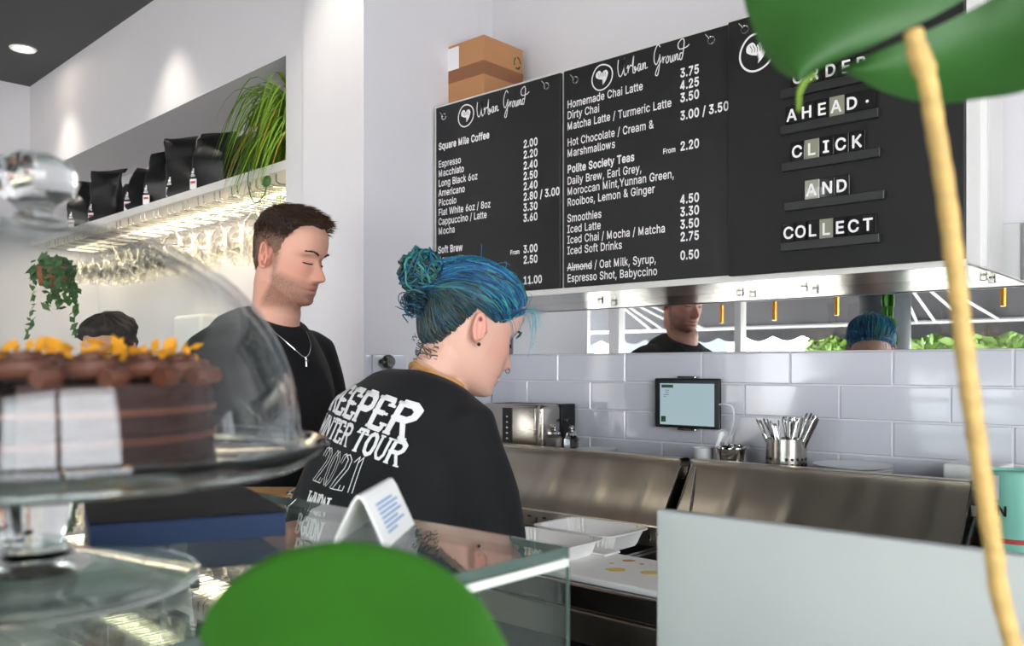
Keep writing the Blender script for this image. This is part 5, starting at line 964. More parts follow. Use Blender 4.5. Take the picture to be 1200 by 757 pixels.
# tablet
TYY = WY - .02
a, b = PY(767, 443, TYY), PY(844, 504, TYY)
tab = thing('tablet', 'black wall-mounted tablet showing a pale order screen', 'tablet', ((a.x + b.x) / 2, WY, (a.z + b.z) / 2))
part('body', MB().rbox((a.x, TYY, b.z), (b.x, TYY + .009, a.z), .004, 2), M['black'], tab)
sx0, sx1, sz0, sz1 = a.x + (b.x - a.x) * .09, b.x - (b.x - a.x) * .085, b.z + (a.z - b.z) * .06, a.z - (a.z - b.z) * .06
scn = part('screen', MB().box((sx0, TYY - .0006, sz0), (sx1, TYY - .0001, sz1)), M['screen'], tab)
W_, H_ = sx1 - sx0, sz1 - sz0
part('status_bar', MB().box((sx0, TYY - .001, sz1 - H_ * .05), (sx1, TYY - .0007, sz1)), mat('navy_bar', '#1d2940', .3), scn)
part('green_button', MB().box((sx0 + W_ * .03, TYY - .001, sz1 - H_ * .15), (sx0 + W_ * .25, TYY - .0007, sz1 - H_ * .08)), M['green'], scn)
part('green_icon', MB().box((sx0 + W_ * .02, TYY - .001, sz0 + H_ * .06), (sx0 + W_ * .11, TYY - .0007, sz0 + H_ * .19)), M['green'], scn)
tl = MB()
for k, (u, w) in enumerate(((.1, .08), (.1, .07), (.07, .1), (.07, .06))): tl.box((sx0 + W_ * u, TYY - .001, sz1 - H_ * (.215 + .05 * k)), (sx0 + W_ * (u + w), TYY - .0007, sz1 - H_ * (.205 + .05 * k)))
part('screen_text', tl, M['houseb'], scn)
mx0 = (a.x + b.x) / 2
part('mount', MB().rbox((mx0 - .05, TYY + .009, b.z + .02), (mx0 + .05, WY + .002, a.z - .02), .003, 1), M['steel'], tab)
for z_, dz in ((a.z, .006), (b.z - .006, .006)): part('clamp', MB().rbox((mx0 - .03, TYY - .003, z_), (mx0 + .03, WY, z_ + dz), .002, 1), M['chrome'], tab)
pts = [PY(843, 474, TYY), PY(850, 473.5, TYY - .005), PY(858, 477, TYY - .005), PY(860, 489, TYY), PY(857, 505, TYY + .005), PY(851, 518, TYY), V((PY(848, 525, TYY).x, TYY - .03, SH + .006)), V((PY(835, 525, TYY).x, TYY - .06, SH + .004))]
single('charging_cable', MB().tube(spline(pts, 8), .0025, 8), M['cable'], 'white charging cable curling from the right side of the tablet', 'cable', smooth=True)
# ramekin, tin bucket, spatula
c = PY(824, 530, 2.06)
single('paper_cup', MB().lathe([(0, 0), (.022, 0), (.027, .040), (.0285, .042), (.0265, .043), (.021, .004), (0, .004)], (c.x, 2.06, SH), 28), M['whitegloss'], 'small cream cup beside the bucket of spoons', 'cup', smooth=True)
c = PY(858, 530, 2.06)
bk = thing('metal_bucket', 'small galvanised bucket full of teaspoons below the tablet', 'bucket', (c.x, 2.06, SH))
part('pail', MB().lathe([(0, 0), (.036, 0), (.043, .046), (.045, .047), (.045, .05), (.041, .05), (.035, .004), (0, .004)], (c.x, 2.06, SH), 32), M['chrome'], bk, True)
for k in range(16):
    a0 = rnd(0, 6.28); r = rnd(.0, .028); q = V((c.x + r * math.cos(a0), 2.06 + r * math.sin(a0), SH + rnd(.044, .056)))
    d = V((rnd(-1, 1), rnd(-1, 1), rnd(-.1, .5))).normalized(); mb = MB()
    mb.ball((0, 0, 0), (.011, .007, .003), 10, (Matrix.Rotation(math.atan2(d.y, d.x), 3, 'Z') @ Matrix.Rotation(rnd(-.8, .8), 3, 'Y')))
    mb.xf(Matrix.Translation(q)); mb.tube([q, q - d * .014 - UP * .012], [.003, .002], 6)
    single('teaspoon', mb, M['chrome'], 'steel teaspoon bowl sticking up from the galvanised bucket', 'spoon', group='teaspoons in the bucket', smooth=True)
q0, q1 = PY(846, 508, 2.05), PY(840, 523, 2.05)
single('white_scoop', MB().loft([(q1, RGT * .005, FWD * .003), (q0.lerp(q1, .6), RGT * .005, FWD * .003), (q0.lerp(q1, .1), RGT * .008, FWD * .003), (q0 + UP * .004, RGT * .004, FWD * .002)], 14), M['cable'], 'white plastic scoop leaning at the left rim of the bucket', 'scoop', smooth=True)
# perforated cutlery pot
c = PY(921.5, 536, 2.07); pr = abs(PY(896, 530, 2.07).x - PY(947, 530, 2.07).x) / 2 * .86; ph = PY(921, 515, 2.04).z - SH
pot = thing('cutlery_pot', 'perforated stainless steel pot holding cutlery on the rear shelf', 'pot', (c.x, 2.07, SH))
part('shell', MB().lathe([(0, 0), (pr, 0), (pr, ph), (pr - .0015, ph), (pr - .0015, .002), (0, .002)], (c.x, 2.07, SH), 40), M['steel'], pot, True)
hl = MB()
for k in range(22):
    a0 = 2 * PI * k / 22
    if (k % 6) > 3: continue
    for z in (.016, .030):
        n_ = V((math.cos(a0), math.sin(a0), 0)); q = V((c.x, 2.07, SH + z)) + n_ * (pr + .0003); tt = V((-n_.y, n_.x, 0))
        hl.add([q + (tt * math.cos(b) + UP * math.sin(b)) * .0038 for b in [2 * PI * j / 10 for j in range(10)]], [tuple(range(10))])
part('holes', hl, M['dark'], pot)
tips = [(886, 491), (890, 492), (895, 490), (899, 491), (903, 493), (907, 496), (912, 492), (918, 488), (921, 488), (926, 489), (930, 489), (935, 489), (941, 487), (946, 484), (951, 484), (955, 487), (958, 490), (944, 494), (949, 492), (893, 505)]
for k, (x, y) in enumerate(tips):
    tip = PY(x, y, 2.07 + rnd(-.03, .03)); u = (x - 921.5) / 37
    base = V((c.x + pr * .7 * u * .8, 2.07 + rnd(-.02, .02), SH + ph * .3)); d = (tip - base).normalized()
    sd = V((rnd(-.6, .6) + 1, rnd(-1, 1), 0)).normalized(); sd = (sd - d * sd.dot(d)).normalized(); nd = d.cross(sd)
    wv = rnd(.0042, .0062)
    secs = [(base, sd * .003, nd * .0015), (base.lerp(tip, .5), sd * wv * .7, nd * .0016), (base.lerp(tip, .85), sd * wv, nd * .002), (base.lerp(tip, .97), sd * wv * .9, nd * .0018), (tip, sd * wv * .4, nd * .001)]
    single('cutlery', MB().loft(secs, 12), M['chrome'], 'steel cutlery handle sticking out of the perforated pot', 'cutlery', group='cutlery in the perforated pot', smooth=True)
c = PY(1000, 541, 2.1)
for k in range(3):
    single('dinner_plate', MB().lathe([(0, 0), (.05, 0), (.088, .008), (.09, .01), (.086, .01), (.05, .004), (0, .004)], (c.x, 2.095, SH + .007 * k), 36), M['whitegloss'],
           ['lowest white plate of the stack behind the right lid', 'middle white plate of the stack behind the right lid', 'top white plate of the stack behind the right lid'][k], 'plate', group='plates behind the right lid', smooth=True)
a = PY(1105, 543, 2.05); b = PY(1172, 555, 2.05)
single('white_box', MB().rbox((a.x, 2.05, SH), (b.x, 2.17, a.z), .004, 2), M['plastic'], 'flat white box at the right end of the rear shelf', 'box')
# side counter with the green tin
sc = thing('side_counter', 'steel side counter at the right end holding a green tin', 'counter', (.1, 1.9, 0))
part('worktop', MB().rbox((PXR + .01, 1.55, .92), (.6, 1.985, .95), .003, 2), M['steel'], sc)
part('cabinet', MB().box((PXR + .03, 1.6, .0), (.6, 2.19, .92)), M['dark'], sc)
part('rear_shelf', MB().rbox((PXR + .002, 1.99, 1.05), (.6, 2.19, 1.085), .003, 2).box((PXR + .03, 2.0, .92), (.6, 2.18, 1.05)), M['steel'], sc)
c = PY(1190, 600, 1.93); tr = .052; th = PY(1175, 553, 1.9).z - .95
tn = thing('food_tin', 'mint green and white printed tin on the right side counter', 'tin', (c.x, 1.93, .95))
part('can', MB().lathe([(0, 0), (tr, 0), (tr, th), (tr - .003, th + .002), (tr - .004, th), (tr - .004, th - .004), (0, th - .004)], (c.x, 1.93, .95), 40), M['tin'], tn, True)
def band(z0_, z1_, m, nm, a0=-2.9, a1=-.2, rr=.0006):
    vs = []; n = 30
    for i in range(n + 1):
        al = a0 + (a1 - a0) * i / n
        for z in (z0_, z1_): vs.append((c.x + (tr + rr) * math.cos(al), 1.93 + (tr + rr) * math.sin(al), .95 + z))
    part(nm, MB().add(vs, [(2 * i, 2 * i + 1, 2 * i + 3, 2 * i + 2) for i in range(n)]), m, tn, True)
band(th * .72, th * .97, M['paper'], 'paper_band', -2.55, -1.9); band(th * .28, th * .33, M['red'], 'red_band'); band(.004, th * .2, mat('dark_teal', '#3f8f80', .4), 'lower_band')
g = MB()
for s, z, sz in (('ON', th * .56, .037), ('00', th * .42, .028), ('N', th * .86, .020)):
    tt = text(s, sz, .002); a0 = -2.38
    g.add([(c.x + (tr + .0012) * math.cos(a0 + p[0] / tr), 1.93 + (tr + .0012) * math.sin(a0 + p[0] / tr), .95 + z + p[1]) for p in tt.v], tt.f)
part('lettering', g, M['dark'], tn)
# black knob on the return wall, water bottle behind the barista
k = PX(446, 424, -2.072)
t = thing('coat_hook', 'black round wall hook on the tiles left of the woman', 'hook', k)
part('stem', MB().tube([k, k + V((.03, 0, 0))], .007, 12), M['black'], t, True)
part('cap', MB().tube([k + V((.024, 0, 0)), k + V((.03, 0, 0)), k + V((.042, 0, 0)), k + V((.05, 0, 0))], [.016, .021, .021, .016], 20), M['black'], t, True)
cc = thing('corner_counter', 'narrow steel counter in the corner behind the man', 'counter', (-1.99, 1.8, 0))
part('worktop', MB().rbox((-2.068, 1.60, 1.03), (-1.885, 1.95, 1.06), .003, 2), M['steel'], cc)
part('cabinet', MB().box((-2.06, 1.62, 0), (-1.89, 1.95, 1.03)), M['dark'], cc)
q = PY(387, 476, 1.66); bz_ = 1.06; th_ = PY(387, 452, 1.66).z
wb = thing('water_bottle', 'clear plastic bottle with white cap and blue label behind the woman', 'bottle', (q.x, 1.66, bz_))
hh = th_ - bz_
part('bottle_body', MB().lathe([(0, 0), (.026, 0), (.029, .01), (.029, hh * .6), (.027, hh * .7), (.014, hh * .86), (.013, hh * .9), (0, hh * .9)], (q.x, 1.66, bz_), 28), M['bottle'], wb, True)
part('cap', MB().lathe([(0, hh * .89), (.0155, hh * .89), (.0155, hh), (0, hh)], (q.x, 1.66, bz_), 24), M['plastic'], wb, True)
part('label', MB().lathe([(.0295, hh * .42), (.0297, hh * .42), (.0297, hh * .64), (.0295, hh * .64)], (q.x, 1.66, bz_), 28), M['blueprint'], wb, True)
part('label_band', MB().lathe([(.0299, hh * .49), (.0299, hh * .55)], (q.x, 1.66, bz_), 28), M['paper'], wb, True)

# low wooden bench before the man with a checked towel
WB = 1.08
wbx = PZ(318, 578, WB)
bn = thing('wooden_bench', 'narrow wooden topped bench in front of the man', 'bench', (wbx.x, wbx.y, 0))
R2 = Matrix.Translation((wbx.x, wbx.y, 0)) @ Matrix.Rotation(math.atan2(RGT.y, RGT.x), 4, 'Z')
part('wood_top', MB().rbox((-.10, -.03, WB - .03), (.10, .10, WB), .004, 2, R2), M['wood'], bn)
part('base_cabinet', MB().box((-.09, -.02, 0), (.09, .09, WB - .03), R2), M['dark'], bn)
tw = MB(); n = 16; vs = []
for i in range(n + 1):
    u = i / n
    for j in range(9):
        w = j / 8; y = -.034 - .004 * math.sin(9 * u) if w > .3 else -.03 + .10 * (1 - w / .3)
        z = WB + .003 if w <= .3 else WB + .003 - (w - .3) * .19
        vs.append(R2 @ V((.035 + u * .085, y, z + .003 * math.sin(7 * u + 3 * w))))
tw.add(vs, [(i * 9 + j, (i + 1) * 9 + j, (i + 1) * 9 + j + 1, i * 9 + j + 1) for i in range(n) for j in range(8)])
single('checked_towel', tw, M['check'], 'checked tea towel draped over the wooden bench edge by the woman', 'towel', smooth=True)
# ------------------------------------------------------------------ glass display case in the foreground
GT = E - .14                                 # glass top
gk = PZ(665, 640, GT); GX, GY = gk.x, gk.y
GL, GF, GB = -1.75, -.10, .93
gc = thing('glass_display_case', 'glass display case in the foreground carrying the cake stand', 'display case', ((GX + GL) / 2, .22, 0))
part('top_pane', MB().box((GL, GF, GT - .008), (GX, GY, GT)), M['sheet'], gc)
part('back_pane', MB().box((GL, GY - .006, GB), (GX - .006, GY, GT - .008)), M['sheet'], gc)
part('end_pane', MB().box((GX - .006, GF, GB), (GX, GY, GT - .008)), M['sheet'], gc)
part('front_pane', MB().box((GL, GF, GB), (GX - .006, GF + .006, GT - .008)), M['sheet'], gc)
edge = mat('green_glass_edge', '#43544e', .15, coat=.5); pale = mat('pale_edge_strip', '#cfd8cc', .3)
part('glass_edge', MB().box((GX - .0005, GF, GT - .0082), (GX + .0005, GY, GT - .0002)).box((GL, GY - .0005, GT - .0082), (GX, GY + .0005, GT - .0002)), edge, gc)
part('edge_strip', MB().box((GX - .001, GF, GT - .0155), (GX + .0012, GY, GT - .0095)), pale, gc)
part('corner_edge', MB().box((GX - .001, GY - .001, GB), (GX + .001, GY + .001, GT)), edge, gc)
part('base', MB().rbox((GL, GF, 0), (GX, GY, GB), .004, 2), M['whitegloss'], gc)
part('inner_shelf', MB().box((GL + .02, GF + .02, 1.03), (-.75, GY - .02, 1.036)), M['sheet'], gc)
mats_ = mat('golden_pastry', '#c98a3a', .55, var=.3, vscale=25, bump=.3)
for i, (x, y) in enumerate(((-.50, .36), (-.62, .30), (-.60, .42))):
    mb = MB(); pts = [V((x + .05 * math.cos(a), y + .035 * math.sin(a), GB + .028)) for a in [.3 + k * .45 for k in range(8)]]
    mb.tube(pts, [.006, .016, .024, .028, .028, .024, .016, .006], 12)
    mb.v = [(p[0], p[1], p[2] + .003 * math.sin(p[0] * 260)) for p in mb.v]
    single('croissant', mb, mats_, ['golden croissant inside the display case by its end pane', 'golden croissant inside the display case, further left', 'golden croissant inside the display case near its back pane'][i], 'pastry', group='croissants in the display case', smooth=True)
q = V((GX - .09, GY - .06, GB))
t = thing('spread_jar', 'dark jar with white label in the display case corner', 'jar', q)
part('jar_body', MB().lathe([(0, 0), (.03, 0), (.032, .01), (.032, .075), (.027, .085), (0, .085)], q, 24), M['black'], t, True)
part('lid', MB().lathe([(0, .085), (.03, .085), (.03, .1), (0, .1)], q, 24), M['pan'], t, True)
part('label', MB().lathe([(.0325, .02), (.0325, .06)], q, 24), M['paper'], t, True)

# flat black textile box on the glass
d = GT + .022
FLp, FRp, BRp, BLp = PZ(105, 612, d), PZ(337, 597, d), PZ(283, 567, d), PZ(97, 580, d)
nb = thing('textile_box', 'flat dark textile box lying on the glass case beside the cake stand', 'box', ((FLp + BRp) / 2 - UP * .022))
q4 = [FLp, FRp, BRp, BLp]; low = [V((p.x, p.y, GT + .0005)) for p in q4]
ce = (FLp + FRp + BRp + BLp) / 4
def grid4(q, z, n=14, amp=.0012, infl=1.0):
    vs = []
    for i in range(n + 1):
        for j in range(n + 1):
            u, v = i / n, j / n; p = (q[0] * (1 - u) + q[1] * u) * (1 - v) + (q[3] * (1 - u) + q[2] * u) * v
            p = ce + (p - ce) * infl; vs.append((p.x, p.y, z + amp * noise.noise(V((u * 5, v * 5, z)))))
    return vs, [(i * (n + 1) + j, (i + 1) * (n + 1) + j, (i + 1) * (n + 1) + j + 1, i * (n + 1) + j + 1) for i in range(n) for j in range(n)]
side = [ce + (V((p.x, p.y, 0)) - V((ce.x, ce.y, 0))) * .985 for p in q4]
part('box_sides', MB().prism([V((p.x, p.y, GT + .0005)) for p in side], (0, 0, .019)), M['navy'], nb)
vs, fs = grid4(q4, d - .001, infl=1.005); m1 = MB().add(vs, fs); vs2, fs2 = grid4(q4, d - .0035, infl=1.0); m1.add(vs2, fs2)
part('box_lid', m1, M['napkin'], nb, True)

# tent card
Lf, Rf, Rb = PZ(388, 640, GT), PZ(453, 644, GT), PZ(486, 614, GT)
ax = (Rb - Rf); ws = (Rf - Lf); hgt = .041; mid = (Lf + Rf) / 2
tc = thing('tent_card', 'white folded tent card with blue print on the glass case', 'sign', (mid + ax / 2))
prof = [Lf + ws * 0, Lf + ws * .38 + UP * hgt * .86, Lf + ws * .46 + UP * hgt * .98, Lf + ws * .54 + UP * hgt * .98, Lf + ws * .62 + UP * hgt * .86, Rf]
inn = [p + (mid + UP * .008 - p).normalized() * .0022 for p in prof]; inn[0] = Lf + ws * .04; inn[-1] = Rf - ws * .04
mb = MB(); n = len(prof)
vs = prof + inn + [p + ax for p in prof] + [p + ax for p in inn]; fs = []
for i in range(n - 1):
    fs += [(i, i + 1, 2 * n + i + 1, 2 * n + i), (n + i, 3 * n + i, 3 * n + i + 1, n + i + 1), (i, n + i, n + i + 1, i + 1), (2 * n + i, 2 * n + i + 1, 3 * n + i + 1, 3 * n + i)]
fs += [(0, 2 * n, 3 * n, n), (n - 1, 2 * n - 1, 4 * n - 1, 3 * n - 1)]
part('card', mb.add(vs, fs), M['plastic'], tc)
up_ = (prof[4] - prof[5]); nrm = ax.cross(up_).normalized(); nrm = nrm if nrm.dot(CAM - Rf) > 0 else -nrm
pr_ = MB()
for k in range(7):
    v = .82 - .10 * k; L = (.5, .62, .55, .62, .45, .6, .3)[k]
    a = Rf + up_ * v + ax * .2 + nrm * .0006; pr_.add([a, a + ax * L, a + ax * L + up_ * .04, a + up_ * .04], [(0, 1, 2, 3)])
part('blue_print', pr_, M['blueprint'], tc)

# white partition panel and the service counter it stands on
PYY = .74; xa = PY(769, 600, PYY).x; zt_ = PY(769, 597, PYY).z
svc = thing('service_counter', 'white service counter at lower right under the white panel', 'counter', (.2, .5, 0))
part('worktop', MB().rbox((GX + .01, .12, .86), (1.1, .80, .90), .004, 2).box((xa - .01, .60, .861), (GX + .01, .80, .90)), M['whitegloss'], svc)
part('front_cabinet', MB().box((GX + .02, .16, 0), (1.08, .78, .86)), M['plastic'], svc)
single('partition_panel', MB().rbox((xa, PYY, .9), (.62, PYY + .014, zt_), .002, 2), M['panel'], 'plain white upright panel at lower right before the prep counter', 'panel')

# ------------------------------------------------------------------ cake stand, dome and cake
cs = PZ(40, 690, GT); PLZ = E - .060
st = thing('cake_stand', 'clear glass pedestal cake stand on the display case', 'cake stand', cs)
hgt = PLZ - GT
part('base_disc', MB().lathe([(0, .004), (.03, .0), (.094, .0), (.099, .003), (.099, .007), (.06, .014), (.028, .022), (.0, .022)], cs, 64), M['gedge'], st, True, 60)
part('pedestal', MB().lathe([(0, .02), (.023, .021), (.018, .028), (.0175, .034), (.021, .045), (.024, hgt - .008), (.0, hgt - .008)], cs, 48), M['gedge'], st, True, 60)
part('plate', MB().lathe([(0, hgt - .008), (.06, hgt - .008), (.165, hgt - .005), (.176, hgt + .002), (.182, hgt + .008), (.181, hgt + .012), (.176, hgt + .011), (.168, hgt + .003), (.06, hgt), (0, hgt)], cs, 96), M['gedge'], st, True, 60)
dc = V((cs.x, cs.y, PLZ + .0015))
R, H = .164, .150; prof = [(R, 0)]
for k in range(1, 27):
    a = PI / 2 * k / 26; e = 2 / 2.35
    prof.append((R * math.cos(a) ** e, H * math.sin(a) ** e))
prof[-1] = (0, H)
inner = [(max(0, r - .004), max(0, z - (.004 if z > .02 else 0))) for r, z in prof][::-1]
dm = thing('cake_dome', 'large clear glass dome with knob covering the chocolate cake', 'glass dome', dc)
part('dome_shell', MB().lathe(prof + inner, dc, 96), M['dome'], dm, True, 60)
part('dome_rim', MB().tube([dc + V((R * math.cos(a), R * math.sin(a), .003)) for a in [2 * PI * k / 96 for k in range(97)]], .0045, 8, False), M['gedge'], dm, True)
part('knob', MB().lathe([(0, H - .002), (.018, H - .001), (.011, H + .005), (.012, H + .010), (.023, H + .018), (.026, H + .027), (.022, H + .037), (.01, H + .043), (0, H + .044)], dc, 40), M['gedge'], dm, True, 60)
ck = V((cs.x - .012, cs.y + .0, PLZ + .0008)); CR, CH = .114, .049
ca = thing('chocolate_cake', 'chocolate layer cake with buttercream and orange petals under the dome', 'cake', ck)
vdir = math.atan2(-FWD.y, -FWD.x)                           # towards the camera
def wedge(a0, a1, r, z0_, z1_, n=40, push=0, lay=True):
    mb = MB(); am = (a0 + a1) / 2; c = ck + V((math.cos(am), math.sin(am), 0)) * push; rows = 9; vs = []; fs = []
    prof_ = [(r * (1 - .012 * (i % 2)), z0_ + (z1_ - z0_) * i / rows) for i in range(rows + 1)]
    m = len(prof_)
    for i in range(n + 1):
        al = a0 + (a1 - a0) * i / n
        for rr, z in prof_:
            rr2 = rr + .0018 * noise.noise(V((math.cos(al) * 9, math.sin(al) * 9, z * 90))); vs.append(c + V((rr2 * math.cos(al), rr2 * math.sin(al), z)))
    fs = [(i * m + j, (i + 1) * m + j, (i + 1) * m + j + 1, i * m + j + 1) for i in range(n) for j in range(m - 1)]
    k = len(vs); vs += [c + UP * z0_, c + UP * z1_]
    for i in range(n): fs += [(k, (i + 1) * m, i * m), (k + 1, i * m + m - 1, (i + 1) * m + m - 1)]
    fs += [tuple([k] + list(range(m)) + [k + 1]), tuple([k] + [n * m + j for j in range(m)] + [k + 1])]
    return mb.add(vs, fs)
g0 = vdir + .30
part('sponge', wedge(g0 + .16, g0 + 2 * PI - .36, CR, 0, CH), M['cake'], ca)
part('cut_slice', wedge(g0 - .32, g0 + .10, CR, 0, CH - .002, 16, .006), M['cake'], ca)
fr = MB(); PT = MB()
for ring_, (rr, cnt) in enumerate(((CR * .86, 18), (CR * .52, 11), (CR * .18, 4))):
    for k in range(cnt):
        al = 2 * PI * k / cnt + ring_ * .3; c = ck + V((rr * math.cos(al), rr * math.sin(al), CH)); pts = []; rs = []
        for i in range(26):
            u = i / 25; b = u * 4.2 * PI; q = .0165 * (1 - u * .85); pts.append(c + V((q * math.cos(b), q * math.sin(b), .004 + .013 * u))); rs.append(.0062 * (1 - .5 * u))
        fr.tube(pts, rs, 7)
part('buttercream', fr, M['frost'], ca, True)
sl = MB()
for z in (.016, .033): sl.lathe([(CR - .002, z - .0022), (CR + .001, z - .0015), (CR + .001, z + .0015), (CR - .002, z + .0022)], ck, 60)
part('cream_layers', sl, M['frost'], ca, True)
for k in range(130):
    al = rnd(0, 2 * PI); rr = CR * math.sqrt(rnd(0, 1)) * .95
    if k % 3: al = vdir + 2.75 + random.gauss(0, .7) if k % 2 else vdir - 1.2 + random.gauss(0, .6)
    c = ck + V((rr * math.cos(al), rr * math.sin(al), CH + rnd(.012, .026)))
    u = V((rnd(-1, 1), rnd(-1, 1), rnd(.0, 1.2))).normalized(); w = u.orthogonal().normalized(); s = rnd(.006, .013)
    PT.add([c - u * s * .2, c + w * s * .35 + u * s * .4, c + u * s, c - w * s * .35 + u * s * .4], [(0, 1, 2, 3)])
for k in range(14):
    al = vdir + rnd(-1, 1); c = ck + V(((CR + .012) * math.cos(al), (CR + .012) * math.sin(al), .002)); u = V((rnd(-1, 1), rnd(-1, 1), .3)).normalized(); w = u.orthogonal().normalized(); s = .008
    PT.add([c - u * s, c + w * s * .4, c + u * s, c - w * s * .4], [(0, 1, 2, 3)])
part('petals', PT, M['petal'], ca)

# ------------------------------------------------------------------ foreground plants on the service counter
def ruled(e1, e2, n=34, m=14, dep=None, bulge=.012, th=.0006):
    A_ = spline(e1, 8); B_ = spline(e2, 8)
    def at(P, t):
        x = t * (len(P) - 1); i = min(int(x), len(P) - 2); return P[i].lerp(P[i + 1], x - i)
    vs = []
    for i in range(n + 1):
        a, b = at(A_, i / n), at(B_, i / n)
        for j in range(m + 1):
            q = a.lerp(b, j / m); dd = dep(q.x, q.y) - bulge * math.sin(PI * j / m)
            vs.append(PD(q.x, q.y, dd))
    fs = [(i * (m + 1) + j, (i + 1) * (m + 1) + j, (i + 1) * (m + 1) + j + 1, i * (m + 1) + j + 1) for i in range(n) for j in range(m)]
    k = len(vs); vs2 = [p + FWD * th for p in vs]
    mb = MB().add(vs + vs2, fs + [tuple(i + k for i in f[::-1]) for f in fs])
    bd_ = [i * (m + 1) for i in range(n + 1)]; be = [i * (m + 1) + m for i in range(n + 1)]
    for L in (bd_, be): mb.add([], []); mb.f += [(L[i], L[i + 1], L[i + 1] + k, L[i] + k) for i in range(n)]
    return mb
pl = PD(1210, 757, .41)
mp = thing('split_leaf_plant', 'potted split leaf plant with tan stem at the right foreground', 'plant', (pl.x + .02, pl.y + .05, .90))
b = wloc(mp)
dpt = lambda x, y: .46 - .00012 * (x - 900) - .00022 * (y - 60)
l1 = ruled([(936, 96), (962, 81), (1000, 63), (1050, 40), (1100, 16), (1150, -12), (1200, -40)], [(936, 96), (912, 83), (894, 60), (882, 32), (873, 4), (872, -30), (890, -70)], dep=dpt)
part('leaf_lobe', l1, M['leafd'], mp, True)
l2 = ruled([(950, 92), (985, 79), (1030, 60), (1078, 40), (1128, 16), (1180, -12), (1230, -40)], [(950, 92), (990, 86), (1035, 107), (1085, 120), (1140, 117), (1220, 100), (1300, 40)], dep=dpt, bulge=-.010)
part('leaf_lobe', l2, M['leafd'], mp, True)
part('leaf_tip', MB().tube(spline([PD(955, 88, .452), PD(944, 95, .452), PD(937, 108, .45), PD(936, 130, .448)], 6), [.0018 - .0010 * i / 18 for i in range(19)], 8), M['spider'], mp, True)
spts = [(1070, 36, .40), (1076, 62, .40), (1086, 90, .40), (1096, 150, .40), (1109, 230, .40), (1121, 330, .40), (1134, 440, .40), (1149, 545, .402), (1164, 640, .405), (1184, 745, .41)]
path = spline([PD(*p) for p in spts] + [V((b.x, b.y, b.z + .16))], 6)
part('stem', MB().tube(path, [.0040 + .0007 * math.sin(i * 1.05) ** 6 + (.0008 if 4 < i < 12 else 0) for i in range(len(path))], 12), M['tan'], mp, True)
part('petiole', MB().tube(spline([PD(1190, -12, .425), PD(1245, -30, .42), PD(1300, 200, .40), PD(1290, 500, .41), V((b.x + .02, b.y, b.z + .16))], 8), .003, 8), M['leaf'], mp, True)
part('pot', MB().lathe([(0, 0), (.06, 0), (.08, .15), (.085, .15), (.085, .165), (.076, .165), (.076, .15), (0, .15)], b, 36), M['terra'], mp, True)
fx = PD(412, 760, .36)
rp = thing('round_leaf_plant', 'round leafed potted plant at the bottom foreground with blurred green leaf', 'plant', (fx.x + .06, fx.y - .03, .90))
b = wloc(rp)
dp2 = lambda x, y: .335 + .00042 * (757 - y)
lf_ = ruled([(232, 742), (246, 712), (268, 684), (304, 658), (350, 641), (404, 634), (460, 641), (510, 660), (548, 688), (572, 716), (594, 757)], [(300, 900), (320, 900), (345, 905), (370, 908), (395, 910), (412, 910), (440, 908), (470, 905), (500, 900), (520, 895), (545, 885)], n=44, m=20, dep=dp2, bulge=.014)
part('leaf', lf_, M['leaf'], rp, True)
part('petiole', MB().tube(spline([PD(412, 905, .30), PD(430, 1000, .31), V((b.x, b.y, b.z + .12))], 8), .0025, 8), M['leaf'], rp, True)
part('pot', MB().lathe([(0, 0), (.045, 0), (.06, .11), (.064, .11), (.064, .122), (.057, .122), (.057, .11), (0, .11)], b, 36), M['terra'], rp, True)
# ------------------------------------------------------------------ people
def remesh(mb, name, voxel, smooth=6, fac=.5):
    me = mb.mesh(name); o = bpy.data.objects.new(name, me); COL.objects.link(o)
    r = o.modifiers.new('r', 'REMESH'); r.mode = 'VOXEL'; r.voxel_size = voxel
    if smooth: s = o.modifiers.new('s', 'SMOOTH'); s.factor = fac; s.iterations = smooth
    out = tomesh(o); bpy.data.objects.remove(o); bpy.data.meshes.remove(me)
    out.name = name; out.polygons.foreach_set('use_smooth', [True] * len(out.polygons)); return out

